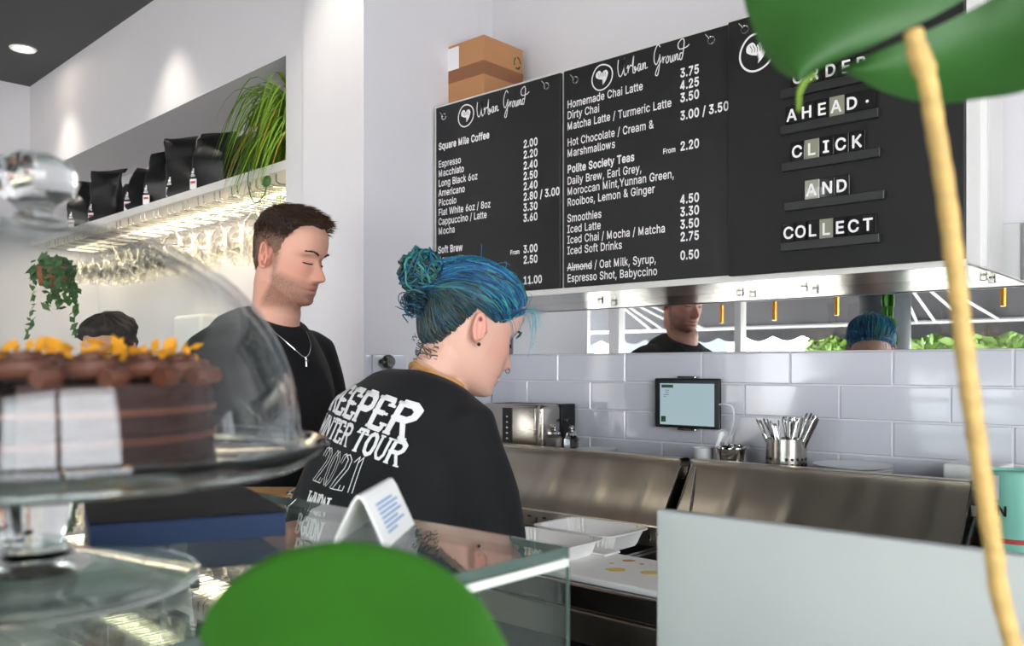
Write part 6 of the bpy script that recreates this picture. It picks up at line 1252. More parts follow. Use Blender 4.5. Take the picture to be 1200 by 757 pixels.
HZL = np.array([-.124, -.120, -.114, -.106, -.096, -.086, -.074, -.062, -.05, -.036, -.02, 0, .018, .035, .052, .068, .082, .095, .105, .112, .1155])
HYF = np.array([.052, .070, .080, .085, .0835, .086, .0875, .0885, .0875, .087, .086, .085, .0905, .0925, .0915, .087, .078, .063, .045, .022, .0])
HYB = np.array([.0, -.012, -.022, -.034, -.044, -.054, -.064, -.073, -.081, -.089, -.096, -.101, -.104, -.1045, -.102, -.096, -.088, -.075, -.06, -.038, -.012])
HHW = np.array([.012, .024, .034, .043, .050, .0545, .0585, .0615, .064, .067, .0695, .0715, .0735, .0755, .076, .0735, .067, .056, .042, .024, .004])
def head_profile(z): return np.interp(z, HZL, HYF), np.interp(z, HZL, HYB), np.interp(z, HZL, HHW)
def head_mesh(fem=0, nz=120, na=150):
    t = np.linspace(0, 1, nz); z = np.interp(t, [0, .06, .94, 1], [-.124, -.116, .111, .1155])
    k = np.exp(-np.linspace(-2, 2, 9) ** 2); k /= k.sum()
    sm = lambda a: np.convolve(np.pad(a, 4, 'edge'), k, 'valid')
    yf, yb, hw = [sm(q) for q in head_profile(z)]
    if fem: hw = hw * np.interp(z, [-.12, -.05, .05], [.88, .95, 1]); yf = yf - np.interp(z, [.0, .02, .04], [0, .002, 0])
    a = np.linspace(0, 2 * PI, na, endpoint=False)
    S, Cc = np.sin(a), np.cos(a)
    yc = np.clip(np.interp(z, [-.124, -.05, .1155], [.02, -.005, -.012]), yb + .004, yf - .004)
    X = hw[:, None] * np.sign(S) * np.abs(S) ** .86
    front = (yf - yc)[:, None] * np.abs(Cc) ** .9; back = (yb - yc)[:, None] * np.abs(Cc)
    Y = yc[:, None] + np.where(Cc[None, :] >= 0, front, back)
    Z = np.repeat(z[:, None], na, 1)
    f = np.clip((Y - .02) / .04, 0, 1) * (Cc[None, :] > 0)
    g = lambda cx, cz, sx, sz: np.exp(-.5 * ((X - cx) / sx) ** 2 - .5 * ((Z - cz) / sz) ** 2) * f
    na_ = np.interp(Z, [-.060, -.054, -.048, -.040, -.034, -.018, -.004, .010], [0, .008, .0215, .0255, .0235, .0135, .005, 0]) * (.86 if fem else 1.2)
    ns = np.interp(Z, [-.055, -.04, -.02, .0], [.0105, .0095, .007, .006])
    D = na_ * np.exp(-.5 * (X / ns) ** 2) * f
    for s in (-1, 1):
        D = D + .006 * g(s * .0135, -.047, .006, .006)
        D = D - .0150 * g(s * .030, .001, .0135, .0095) + .0100 * g(s * .0315, -.0035, .0115, .0070)
        D = D - .0028 * g(s * .0315, -.0095, .012, .0016) - .002 * g(s * .0315, .006, .011, .0014)
        D = D + (.0065 if not fem else .002) * g(s * .03, .0175, .017, .006)
        D = D + .004 * g(s * .046, -.026, .016, .013) - .002 * g(s * .024, -.060, .006, .012)
    D = D + .0035 * g(0, -.0685, .016, .0042) + .0042 * g(0, -.0825, .0145, .0052) - .0060 * g(0, -.0755, .021, .0018) - .003 * g(0, -.0935, .016, .004)
    D = D + .0045 * g(0, -.108, .015, .009)
    Y = Y + D
    vs = np.stack([X, Y, Z], -1).reshape(-1, 3)
    fs = [(i * na + j, i * na + (j + 1) % na, (i + 1) * na + (j + 1) % na, (i + 1) * na + j) for i in range(nz - 1) for j in range(na)]
    fs += [tuple(range(na - 1, -1, -1)), tuple((nz - 1) * na + j for j in range(na))]
    mb = MB().add([tuple(p) for p in vs], fs)
    for s in (-1, 1):                                   # ears
        base = V((s * .0735, -.012, -.012)); out = V((s * .9, -.42, 0)).normalized(); fw = V((s * .30, .95, 0)).normalized()
        pts = []; rs = []
        for k in range(22):
            b = -2.3 + 5.0 * k / 21
            ry, rz = (.0175, .032) if not fem else (.0135, .026)
            p = base + fw * (math.cos(b + PI / 2) * ry - .004 + .004 * math.sin(b)) + UP * (math.sin(b + PI / 2) * rz) + out * (.014 - .009 * max(0, math.sin(b * .6 + .3) * 0))
            p += fw * -.006 * (p.z - base.z) / .03
            pts.append(p); rs.append(.0042 if k < 17 else .005)
        mb.tube(pts, rs, 8, True, True)
        R3 = Matrix((fw, out, UP)).transposed()
        mb.ball(base + out * .0025, (.0155, .0050, .027) if not fem else (.0115, .005, .021), 14, R3)
        mb.ball(base + out * .007 + fw * (.012 if not fem else .009) - UP * .002, (.005, .006, .007), 10, R3)
        mb.ball(base + out * .008 - UP * (.027 if not fem else .022) - fw * .001, (.008, .005, .008), 10, R3)
        pts = [base + out * .012 + fw * q + UP * r for q, r in ((-.001, .018 if not fem else .013), (-.005, .011), (-.007, 0), (-.005, -.010), (.003, -.014))]
        mb.tube(pts, .0032, 7, True, True)
    return mb
def head_matrix(loc, face, pitch, scale, roll=0):
    yaw = math.atan2(-face[0], face[1])
    return Matrix.Translation(loc) @ Matrix.Rotation(yaw, 4, 'Z') @ Matrix.Rotation(-pitch, 4, 'X') @ Matrix.Rotation(roll, 4, 'Y') @ Matrix.Scale(scale, 4)

def limb(mb, pts, rs, seg=20, n=6):
    P = []; R = []
    for i in range(len(pts) - 1):
        for k in range(n):
            t = k / n; P.append(V(pts[i]).lerp(V(pts[i + 1]), t)); R.append(rs[i] + (rs[i + 1] - rs[i]) * smooth01(t))
    P.append(V(pts[-1])); R.append(rs[-1])
    return mb.tube(P, R, seg, True, True)
def hand(mb, wrist, d, palm_n, side, curl=.5, s=1.0):
    """palm with five separate bent fingers; d = pointing direction, palm_n = palm normal, side = +1 right / -1 left"""
    d = V(d).normalized(); n = V(palm_n); n = (n - d * n.dot(d)).normalized(); w = d.cross(n).normalized() * side
    c = V(wrist)
    mb.loft([(c - d * .01, w * .026 * s, n * .018 * s), (c + d * .03 * s, w * .034 * s, n * .016 * s), (c + d * .065 * s, w * .041 * s, n * .014 * s), (c + d * .09 * s, w * .040 * s, n * .012 * s), (c + d * .098 * s, w * .034 * s, n * .008 * s)], 20, 2.6)
    for k, (u, L) in enumerate(((-.030, .072), (-.010, .082), (.011, .077), (.031, .060))):
        p = c + d * (.092 - abs(k - 1.3) * .004) * s + w * u * s; dd = d + w * u * 2; dd.normalize(); pts = [p - dd * .012 * s]; rs = [.0092 * s]
        for j, f in enumerate((.45, .32, .25)):
            dd = (dd * math.cos(curl * (.6 + .3 * j)) + n * math.sin(curl * (.6 + .3 * j))).normalized()
            p = p + dd * L * f * s; pts.append(p.copy()); rs.append((.0088 - .0011 * (j + 1)) * s)
        mb.tube(pts, rs, 10, True, True)
    p = c + d * .025 * s - w * .026 * s; dd = (d * .75 - w * .6 + n * .45).normalized(); pts = [p.copy()]; rs = [.013 * s]
    for j, L in enumerate((.035, .03, .024)):
        p = p + dd * L * s; pts.append(p.copy()); rs.append((.011 - .0012 * j) * s); dd = (dd + d * .25 + n * .1).normalized()
    mb.tube(pts, rs, 10, True, True)

def frame_of(face):
    f = V((face[0], face[1], 0)).normalized(); return f, V((f.y, -f.x, 0))
def make_body(root, p, voxel=.0025):
    """one continuous skin surface: head, neck, torso, arms, hands, legs"""
    f, r = p['f'], p['r']; mb = MB(); hm = head_mesh(p['fem']); hm.xf(p['H']); mb.join(hm)
    H = p['H']; nb = p['neck']
    limb(mb, [H @ V((0, -.028, -.035)), H @ V((0, -.030, -.085)), nb + f * .006, nb - f * .008 - UP * .06], [.052 * p['ns'], .051 * p['ns'], .056 * p['ns'], .062 * p['ns']], 28)
    if p.get('jaw', 1): limb(mb, [H @ V((0, .02, -.098)), H @ V((0, -.01, -.115)), nb + f * .022], [.030, .040 * p['ns'], .042 * p['ns']], 20)
    mb.loft([(c, u * .86, v * .80) for c, u, v in p['torso'][:-2]], 28, 2.2)
    for s in (0, 1):
        A = p['arms'][s]; sd = 1 if s == 0 else -1
        limb(mb, [nb - UP * .085 + r * .04 * sd, A[0] - UP * .01], [.04, .045])
        limb(mb, [A[0], A[0].lerp(A[1], .45), A[1], A[1].lerp(A[2], .35), A[2]], [.052 * p['as'], .046 * p['as'], .037 * p['as'], .040 * p['as'], .026 * p['as']], 20)
        hand(mb, A[2], A[3], A[4], sd, .55, p['as'] * .95)
    pel = p['pelvis']
    for sd in (1, -1):
        hip = pel + r * .09 * sd - UP * .03; kn = V((hip.x, hip.y, .48)) + f * .015; an = V((hip.x, hip.y, .08)) - f * .02
        limb(mb, [hip, kn, kn.lerp(an, .3), an], [.085, .056, .056, .038])
        limb(mb, [an - UP * .035 - f * .03, an - UP * .045 + f * .12], [.035, .028])
    me = remesh(mb, 'body', voxel, 3, .5)
    n = len(me.vertices); co = np.empty(n * 3, np.float32); me.vertices.foreach_get('co', co); co = co.reshape(-1, 3)
    Hi = np.array(H.inverted()); L = co @ Hi[:3, :3].T + Hi[:3, 3]
    col = np.tile(np.array(lin(p['skin']), np.float32), (n, 1))
    def mix(mask, c): 
        m = np.clip(mask, 0, 1)[:, None]; col[:, :3] = col[:, :3] * (1 - m) + np.array(lin(c)[:3], np.float32) * m
    near = (np.abs(L) < .16).all(1).astype(np.float32); X, Y, Z = L.T
    g = lambda cx, cz, sx, sz: np.exp(-.5 * ((np.abs(X) - cx) / sx) ** 2 - .5 * ((Z - cz) / sz) ** 2) * near * (Y > .02)
    mix(.45 * g(.045, -.03, .02, .02), p['flush']); mix(.45 * g(0, -.042, .012, .012), p['flush'])
    mix(.6 * near * (np.abs(X) > .076) * (np.abs(Z + .012) < .045), p['flush'])
    if p.get('beard'):
        phi = np.arctan2(np.abs(X), Y + .01)
        top = -.036 - .018 * np.clip(1.15 - phi, 0, 1)                 # cheek line drops towards the mouth
        m = np.clip((top - Z) / .022, 0, 1) * np.clip((1.60 - phi) / .22, 0, 1) * np.clip((Z + .150) / .03, 0, 1)
        m = np.maximum(m, .8 * np.clip((phi - 1.12) / .2, 0, 1) * np.clip((1.52 - phi) / .14, 0, 1) * np.clip((.03 - Z) / .03, 0, 1) * np.clip((Z + .14) / .02, 0, 1))
        m = m * (1 - .85 * g(0, -.075, .026, .011)); m = np.maximum(m, .85 * g(0, -.0615, .020, .0035))
        rn = np.random.RandomState(3).rand(n) * .35 + .65
        mix(.76 * m * near * (Y > -.03) * rn, p['beard'])
    mix(.75 * g(0, -.0685, .017, .0035) * (np.abs(X) < .026) + .75 * g(0, -.082, .016, .0045) * (np.abs(X) < .026), p['lips'])
    mix(.7 * g(0, -.0755, .020, .0014), '#5a2e2a')
    at = me.color_attributes.new('Col', 'FLOAT_COLOR', 'POINT'); at.data.foreach_set('color', col.ravel())
    d = wloc(root); me.transform(Matrix.Translation(-d))
    o = link('body', me, p['skinmat'], root)
    return o
def wrap(o, root, c, f, r, ring, off):
    d = wloc(root); t = BVHTree.FromPolygons([v.co + d for v in o.data.vertices], [tuple(q.vertices) for q in o.data.polygons]); out = []
    for th, dz in ring:
        a = math.radians(th); n = f * math.cos(a) + r * math.sin(a); p0 = c + UP * dz
        h = t.ray_cast(p0 + n * .22, -n)[0]; out.append((h if h is not None else p0 + n * .06) + n * off)
    return out
def face_details(root, p, brow, dark, seed):
    R = random.Random(seed); H = p['H']; mb = MB(); lash = MB()
    def yface(x, z):
        yf, yb, hw = head_profile(z); c = max(0.05, 1 - (abs(x) / hw) ** 2.3); yc = -.01
        return yc + (yf - yc) * c ** .42
    for s in (-1, 1):
        for k in range(90):
            u = R.random(); x = s * (.013 + .036 * u); z = .0165 + .007 * math.sin(u * 2.4) + R.uniform(-.0028, .0028) * (1 - .5 * u)
            y = yface(x, z) + .0035; a = H @ V((x, y, z)); b = H @ V((x + s * .006, y - .001 * u + .0012, z + .0015 - .003 * u))
            mb.tube([a, b], [.0010, .0004], 4)
        pts = []
        for k in range(9):
            u = k / 8 * 2 - 1; x = s * .0315 + .0135 * u; z = -.0085 - .0012 * (1 - u * u); pts.append(H @ V((x, yface(x, z) + .0005 - .0008 * abs(u), z)))
        lash.tube(pts, [.0008] + [.0017] * 7 + [.0008], 5)
    part('eyebrows', mb, brow, root); part('eyelashes', lash, dark, root, True)

def make_shirt(root, p, voxel=.006, name='t_shirt', m=None):
    f, r = p['f'], p['r']; mb = MB(); mb.loft(p['torso'], 40, 2.3)
    for s in (0, 1):
        A = p['arms'][s]; q = p['sleeve'][s]
        sd = 1 if s == 0 else -1
        inner = A[0] - r * sd * .06 + UP * .005
        limb(mb, [inner, A[0], A[0].lerp(A[1], q[0] * .55), A[0].lerp(A[1], q[0])], [q[1] * 1.0, q[1], q[2], q[3]], 24)
    me = remesh(mb, name, voxel, p.get('shsm', 14), .6)
    # cloth folds
    n = len(me.vertices); co = [v.co.copy() for v in me.vertices]; no = [v.normal.copy() for v in me.vertices]
    for v, c, nn in zip(me.vertices, co, no):
        q = V((c.dot(r) * 7, c.dot(f) * 7, c.z * 2.6)); amp = p['fold'] * (1.1 - smooth01((c.z - p['neck'].z + .25) / .2) * .75)
        w = noise.noise(q + V((3, 1, 7))); v.co = c + nn * amp * (1 - abs(w) * 2.2) * .9
    me.update(); return me
def finish(root, me, name, m):
    d = wloc(root); me.transform(Matrix.Translation(-d)); return link(name, me, m, root)

SK = lambda n: mat(n, '#d9a58c', .5, attr='Col', sub=.12, bump=.05, bscale=400)

# ---------------- the man at the left
fM, rM = frame_of((.975, .222)); fH = V((math.cos(math.radians(21)), math.sin(math.radians(21)), 0))
hM = PD(341, 300, 2.2)
tcn = PD(311, 430, 2.2); tcn.z = 0
nk = PD(322, 366, 2.19)
pM = dict(f=fM, r=rM, fem=0, H=head_matrix(hM, fH, math.radians(13), .955), neck=nk, ns=1.06, skin='#d8a38d', flush='#cf7f6c', lips='#b9716a', beard='#6b4a38',
          skinmat=SK('fair_skin'), pelvis=tcn + UP * .93 - fM * .02)
pM['as'] = 1.05
def sec(c, a, b, f, r, dz=0, df=0, tilt=0): return (V((c.x, c.y, 0)) + UP * dz + f * df, r * a, f * b + UP * (b * tilt))
pM['torso'] = [sec(tcn, .175, .120, fM, rM, .86, -.01), sec(tcn, .175, .125, fM, rM, .95, .0), sec(tcn, .178, .125, fM, rM, 1.06, .0), sec(tcn, .185, .13, fM, rM, 1.18, .0), sec(tcn, .190, .135, fM, rM, 1.28, .0), sec(tcn, .183, .125, fM, rM, 1.35, -.005, -.1),
               sec(tcn, .162, .105, fM, rM, 1.405, -.008, -.2), sec(tcn, .13, .085, fM, rM, 1.445, .0, -.3), sec(nk, .078, .074, fM, rM, nk.z - .012, -.004, -.42)]
shR = tcn + rM * .158 + UP * 1.375 - fM * .012; shL = tcn - rM * .185 + UP * 1.375 - fM * .012
elR = PD(290, 541, 2.03); wrR = PD(398, 520, 2.06)
elL = shL - UP * .27 - rM * .05 + fM * .02; wrL = elL + (fM * .88 + rM * .38).normalized() * .235 + UP * .02
pM['arms'] = [[shR, elR, wrR, (wrR - elR), V((0, 0, -1))], [shL, elL, wrL, (wrL - elL), V((0, 0, -1))]]
pM['sleeve'] = [(.54, .064, .068, .066)] * 2; pM['fold'] = .006
man = thing('person', 'man with short brown hair in a black t-shirt looking down at the counter', 'person', (tcn.x, tcn.y, 0))
bodM = make_body(man, pM)
finish(man, make_shirt(man, pM), 't_shirt', M['shirt'])
face_details(man, pM, mat('dark_brown_brow', '#3d2a20', .7), mat('dark_lash', '#2a1c18', .7), 5)

def trousers(root, p, name='trousers'):
    mb = MB(); f, r, pel = p['f'], p['r'], p['pelvis']
    mb.loft([(pel - UP * .10, r * .19, f * .14), (pel, r * .185, f * .13), (pel + UP * .09, r * .165, f * .115)], 28, 2.3)
    for sd in (1, -1):
        hip = pel + r * .09 * sd - UP * .03; kn = V((hip.x, hip.y, .48)) + f * .015; an = V((hip.x, hip.y, .11)) - f * .02
        limb(mb, [hip, kn, an], [.10, .075, .062])
    finish(root, remesh(mb, name, .01, 8), name, M['trouser'])
    for sd in (1, -1):
        an = V((pel.x, pel.y, .06)) + r * .09 * sd - f * .02; m2 = MB()
        m2.loft([(an - f * .055 - UP * .03, r * .02, UP * .03), (an - f * .03 - UP * .015, r * .045, UP * .045), (an + f * .06 - UP * .025, r * .05, UP * .035), (an + f * .14 - UP * .035, r * .046, UP * .025), (an + f * .175 - UP * .042, r * .02, UP * .015)], 20)
        part('shoe', m2, M['shoe'], root, True)
trousers(man, pM)
# short hair: a close shell that thickens to the top, plus short strands
def scalp(z, a):
    yf, yb, hw = [float(q) for q in head_profile(z)]; yc = min(max(float(np.interp(z, [-.124, -.05, .1155], [.02, -.005, -.012])), yb + .004), yf - .004)
    s, c = math.sin(a), math.cos(a); y = yc + ((yf - yc) * abs(c) ** .9 if c >= 0 else (yb - yc) * abs(c))
    return V((hw * math.copysign(abs(s) ** .86, s), y, z))
def snorm(z, a):
    e = 1e-3; u = scalp(z, a + .02) - scalp(z, a - .02); w = scalp(min(.115, z + .002), a) - scalp(max(-.123, z - .002), a)
    n = u.cross(w)
    if n.length < 1e-12: return UP.copy()
    n.normalize(); return n if n.dot(scalp(z, a) - V((0, -.01, .0))) > 0 else -n
def hair_shell(H, hl, thick, nz=46, na=96):
    vs = []; fs = []; keep = []
    zs = [-.09 + (.205 * i / (nz - 1)) for i in range(nz)]
    for i, z in enumerate(zs):
        z = min(z, .1152)
        for j in range(na):
            a = 2 * PI * j / na; d = abs((a + PI) % (2 * PI) - PI); w = smooth01((z - hl(d)) / .014)
            p = scalp(z, a) + snorm(z, a) * (thick(z, d) * w - .0045 * (1 - w)); vs.append(H @ p); keep.append(z > hl(d) - .012)
    for i in range(nz - 1):
        for j in range(na):
            q = (i * na + j, i * na + (j + 1) % na, (i + 1) * na + (j + 1) % na, (i + 1) * na + j)
            if any(keep[k] for k in q): fs.append(q)
    k = len(vs); vs.append(H @ (V((0, -.012, .1155 + thick(.115, PI / 2)))))
    for j in range(na): fs.append(((nz - 1) * na + j, (nz - 1) * na + (j + 1) % na, k))
    return MB().add(vs, fs)
DEG = [0, 22, 40, 52, 62, 72, 80, 92, 104, 112, 125, 150, 180]
HLm = [.080, .084, .080, .074, .058, .040, -.004, -.012, .026, -.010, -.048, -.062, -.068]
hlM = lambda d: float(np.interp(math.degrees(d), DEG, HLm))
def thM(z, d):
    top = smooth01((z - .045) / .05); fr = max(0, math.cos(d)) * smooth01((z - .05) / .03)
    return .0035 + .0125 * top + .004 * fr
Hm = pM['H']
hsh = hair_shell(Hm, hlM, thM); Hmi = Hm.inverted(); hsh.c = []
for p in hsh.v:
    q = Hmi @ V(p); t = smooth01((q.z - .015) / .05); fade = .50 * (1 - t) * smooth01((q.y + .095) / .06); cc_ = np.array(lin('#2e1f18')) * (1 - fade) + np.array(lin('#a9806c')) * fade
    hsh.c.append(tuple(cc_ * (1 + .25 * noise.noise(V(p) * 150))))
hr = part('hair', hsh, mat('dark_brown_hair', '#35241b', .7, attr='Col', bump=.6, bscale=220), man, True, 80)
y_ = lambda z, d: z < .10 and d < .7
R = random.Random(11); mb = MB(); n = 0
while n < 5200:
    z = R.uniform(-.06, .1148); a = R.uniform(0, 2 * PI); d = abs((a + PI) % (2 * PI) - PI)
    if z < hlM(d) + .002: continue
    if z < .035 and R.random() < .75: continue
    if z > .06 and d < .5 and R.random() < .35: continue
    n += 1; top = smooth01((z - .04) / .05); p = scalp(z, a); nn = snorm(z, a); t = thM(z, d)
    dirn = (V((R.uniform(-.35, .35), .9 * (.55 if y_(z, d) else 1), .1)) * top + V((0, -.25, -1)) * (1 - top) + nn * (.5 + .1 * top)).normalized()
    L = (.005 + .019 * top) * R.uniform(.7, 1.2); st = p + nn * t * R.uniform(.35, .9)
    q1 = st + dirn * L * .5; q2 = st + (dirn + V((0, .25 * top, -.15))).normalized() * L
    mb.tube([Hm @ st, Hm @ q1, Hm @ q2], [.0007, .0006, .0002], 3, False)
part('strands', mb, mat('brown_hair_strand', '#402b1f', .5, var=.4, vscale=90), hr)
# necklace
nkp = [nk - fM * .055 + UP * .012, nk + rM * .06 - fM * .015 + UP * .0, nk + rM * .066 + fM * .03 - UP * .03, nk + rM * .035 + fM * .085 - UP * .085, nk + fM * .100 - UP * .112, nk - rM * .035 + fM * .085 - UP * .08, nk - rM * .066 + fM * .03 - UP * .025]
ch = part('necklace', MB().tube(spline(nkp, 10), .0016, 6), M['silver'], man, True)
part('pendant', MB().tube([nk + fM * .102 - UP * .112, nk + fM * .104 - UP * .135], .0022, 6).tube([nk + fM * .104 - UP * .121 - rM * .006, nk + fM * .104 - UP * .121 + rM * .006], .0018, 6), M['silver'], ch, True)

# ---------------- the woman with blue hair
fW, rW = frame_of((.06, .998)); aw_ = math.radians(28)
fHc = (math.cos(aw_), math.sin(aw_)); fHw = RGT * fHc[0] + FWD * fHc[1]
hW = PD(553, 384, 1.65)
sm_ = PD(481, 480, 1.66)                                  # middle of the shoulders
nkW = PD(508, 440, 1.66)
cW = V((sm_.x, sm_.y, 0)) - fW * .04
pW = dict(f=fW, r=rW, fem=1, H=head_matrix(hW, fHw, math.radians(22), .95), neck=nkW, ns=.92, skin='#dfb09c', flush='#d98e80', lips='#b86a66', skinmat=SK('pale_skin'), pelvis=cW + UP * .84 - fW * .05)
pW['as'] = .92
zt_ = sm_.z
def secW(dz, a, b, df=0, tilt=0, dr=0): return (V((cW.x, cW.y, 0)) + UP * dz + fW * df + rW * dr, rW * a, fW * b + UP * (b * tilt))
pW['torso'] = [secW(.70, .20, .160, -.05), secW(.80, .20, .160, -.05), secW(.95, .20, .156, -.03), secW(zt_ - .16, .192, .145, -.005), secW(zt_ - .08, .184, .132, .02, -.2), secW(zt_ - .01, .163, .112, .035, -.35),
               (V((nkW.x, nkW.y, 0)) + UP * (zt_ + .028) - fW * .01, rW * .118, fW * .085 + UP * -.045), (V(nkW) - UP * .018 - fW * .004, rW * .082, fW * .068 + UP * -.036)]
sR = sm_ + rW * .142 + fW * .005 - UP * .025; sL = sm_ - rW * .150 + fW * .005 - UP * .02
eR = sR - UP * .25 + rW * .022 + fW * .03; eL = sL - UP * .25 - rW * .03 + fW * .03
wR_ = eR + fW * .17 - UP * .02 - rW * .15; wL_ = eL + fW * .18 - UP * .02 + rW * .12
pW['arms'] = [[sR, eR, wR_, wR_ - eR, V((0, 0, -1))], [sL, eL, wL_, wL_ - eL, V((0, 0, -1))]]
pW['sleeve'] = [(.86, .060, .070, .076)] * 2; pW['fold'] = .015; pW['shsm'] = 16
wom = thing('person', 'woman with blue tied-up hair and black tour t-shirt seen from behind', 'person', (cW.x, cW.y, 0))
bodW = make_body(wom, pW)
shW = make_shirt(wom, pW, .0055)
bvh = BVHTree.FromPolygons([v.co.copy() for v in shW.vertices], [tuple(q.vertices) for q in shW.polygons])
trousers(wom, pW)
face_details(wom, pW, mat('dark_teal_brow', '#2c3a3c', .7), mat('black_lash', '#1c1616', .7), 8)

# serif lettering for the back print: stroke letters with slab ends
SER = {
 'R': [[(0, 0), (0, 1)], [(0, 1), (.4, 1), (.58, .88), (.58, .66), (.4, .52), (0, .52)], [(.3, .52), (.62, 0)]],
 'E': [[(0, 0), (0, 1)], [(0, 1), (.5, 1), (.52, .82)], [(0, .52), (.38, .52)], [(0, 0), (.52, 0), (.55, .2)]],
 'C': [[(.58, .78), (.5, .95), (.32, 1), (.12, .88), (0, .5), (.12, .12), (.32, 0), (.5, .05), (.58, .24)]],
 'P': [[(0, 0), (0, 1)], [(0, 1), (.4, 1), (.56, .88), (.56, .62), (.4, .48), (0, .48)]],
 'W': [[(0, 1), (.22, 0), (.42, .8), (.62, 0), (.84, 1)]], 'I': [[(0, 0), (0, 1)]], 'N': [[(0, 0), (0, 1), (.55, 0), (.55, 1)]],
 'T': [[(.3, 0), (.3, 1)], [(0, .84), (0, 1), (.6, 1), (.6, .84)]], 'O': [[(.3, 1), (.08, .86), (0, .5), (.08, .14), (.3, 0), (.52, .14), (.6, .5), (.52, .86), (.3, 1)]],
 'U': [[(0, 1), (0, .25), (.14, .03), (.36, .03), (.52, .25), (.52, 1)]], 'D': [[(0, 0), (0, 1), (.3, 1), (.5, .85), (.56, .5), (.5, .15), (.3, 0), (0, 0)]],
 'B': [[(0, 0), (0, 1), (.36, 1), (.48, .88), (.48, .66), (.34, .54), (0, .54)], [(.34, .54), (.54, .42), (.54, .14), (.38, 0), (0, 0)]],
 'L': [[(0, 1), (0, 0), (.5, 0), (.52, .2)]], 'G': [[(.58, .8), (.48, .95), (.3, 1), (.1, .88), (0, .5), (.1, .12), (.3, 0), (.56, .08), (.56, .42), (.36, .42)]],
 '2': [[(.02, .72), (.1, .95), (.3, 1), (.5, .86), (.48, .62), (.05, .02), (.56, .02), (.58, .16)]], '0': [[(.28, 1), (.06, .8), (0, .5), (.06, .2), (.28, 0), (.5, .2), (.56, .5), (.5, .8), (.28, 1)]], '1': [[(.0, .82), (.2, 1), (.2, 0)]],
}
WID = {'W': .84, 'I': .06, '1': .3}
def serif(s, h, w, wid=1.0, gap=.24, grow=0.0, outline=False, shear=.0):
    mb = MB(); x = 0
    for i, ch in enumerate(s):
        if ch == ' ': x += .45 * h * wid; continue
        g = 1 + grow * i / max(1, len(s) - 1)
        for st in SER[ch]:
            P = [(x + (a + shear * b) * h * wid * g, b * h * g - (g - 1) * h * .5) for a, b in st]
            fine = []
            for (a, b), (c2, d2) in zip(P, P[1:]):
                for k in range(5): fine.append((a + (c2 - a) * k / 5, b + (d2 - b) * k / 5))
            fine.append(P[-1])
            if outline:
                ribbon(mb, [(a - w * .8, b) for a, b in fine], w * .32); ribbon(mb, [(a + w * .8, b) for a, b in fine], w * .32)
            else:
                vert = abs(st[0][0] - st[-1][0]) < .05
                ribbon(mb, fine, w * (1.25 if vert else .95) * g)
            if not outline:
                for (a, b) in (P[0], P[-1]):
                    ribbon(mb, [(a - w * 1.0, b), (a, b), (a + w * 1.0, b)], w * .55)
        x += (WID.get(ch, .6) + gap) * h * wid * g
    return mb, x - gap * h * wid
def on_back(mb, cx, cz, ang, wd, arc=0):
    out = []; ca, sa = math.cos(ang), math.sin(ang)
    for x, y, z in mb.v:
        u = x - wd / 2; y2 = y + arc * (1 - (2 * u / wd) ** 2); U_ = cx + u * ca - y2 * sa; Vv = cz + u * sa + y2 * ca
        o = cW + rW * U_ + UP * Vv - fW * .6
        hit, nn, _, _ = bvh.ray_cast(o, fW)
        if hit is None: hit, nn, _, _ = bvh.find_nearest(o + fW * .55)
        out.append(hit + nn * .0016)
    m2 = MB(); m2.v = [tuple(p) for p in out]; m2.f = list(mb.f); return m2
bp = MB()
for s, h, w, zc, wid, arc, ang, outl, cx_ in (('CREEPER', .044, .0076, zt_ - .018, .98, .010, -.15, 0, .0), ('WINTER TOUR', .033, .0050, zt_ - .062, .88, .006, -.17, 0, .012), ('2021', .060, .0048, zt_ - .128, .66, .0, -.10, 1, .012), ('WNDN', .030, .0046, zt_ - .172, .66, 0, -.08, 0, -.005), ('BGUDN', .030, .0046, zt_ - .212, .66, 0, -.08, 0, -.012), ('RNOW', .028, .0044, zt_ - .250, .66, 0, -.08, 0, -.012)):
    g, wd = serif(s, h, w, wid, .24, 0.16 if s == 'CREEPER' else .1 if s[0] == 'W' and ' ' in s else 0, outl, .0)
    bp.join(on_back(g, cx_, zc, ang, wd, arc))
shirt = finish(wom, shW, 't_shirt', M['shirt'])
pr = part('back_print', bp, M['print'], shirt)
# leather strap round the neck
HW = pW['H']
sp_ = wrap(bodW, wom, nkW, fW, rW, [(235, .005), (205, .018), (180, .022), (155, .016), (130, .006), (105, -.006), (88, -.022), (76, -.042), (68, -.06)], .0015)
mb = MB(); P = spline(sp_, 10); vs = []
for i, p in enumerate(P):
    t = (P[min(i + 1, len(P) - 1)] - P[max(i - 1, 0)]).normalized(); c = (p - (nkW + UP * .0)); c.z = 0; nn = c.normalized(); b = t.cross(nn).normalized()
    vs += [p + b * .0045 + nn * .002, p - b * .0045 + nn * .002, p - b * .0045 - nn * .001, p + b * .0045 - nn * .001]
part('apron_strap', mb.add(vs, [(i * 4 + j, i * 4 + (j + 1) % 4, (i + 1) * 4 + (j + 1) % 4, (i + 1) * 4 + j) for i in range(len(P) - 1) for j in range(4)]), M['strap'], wom, True, 30)
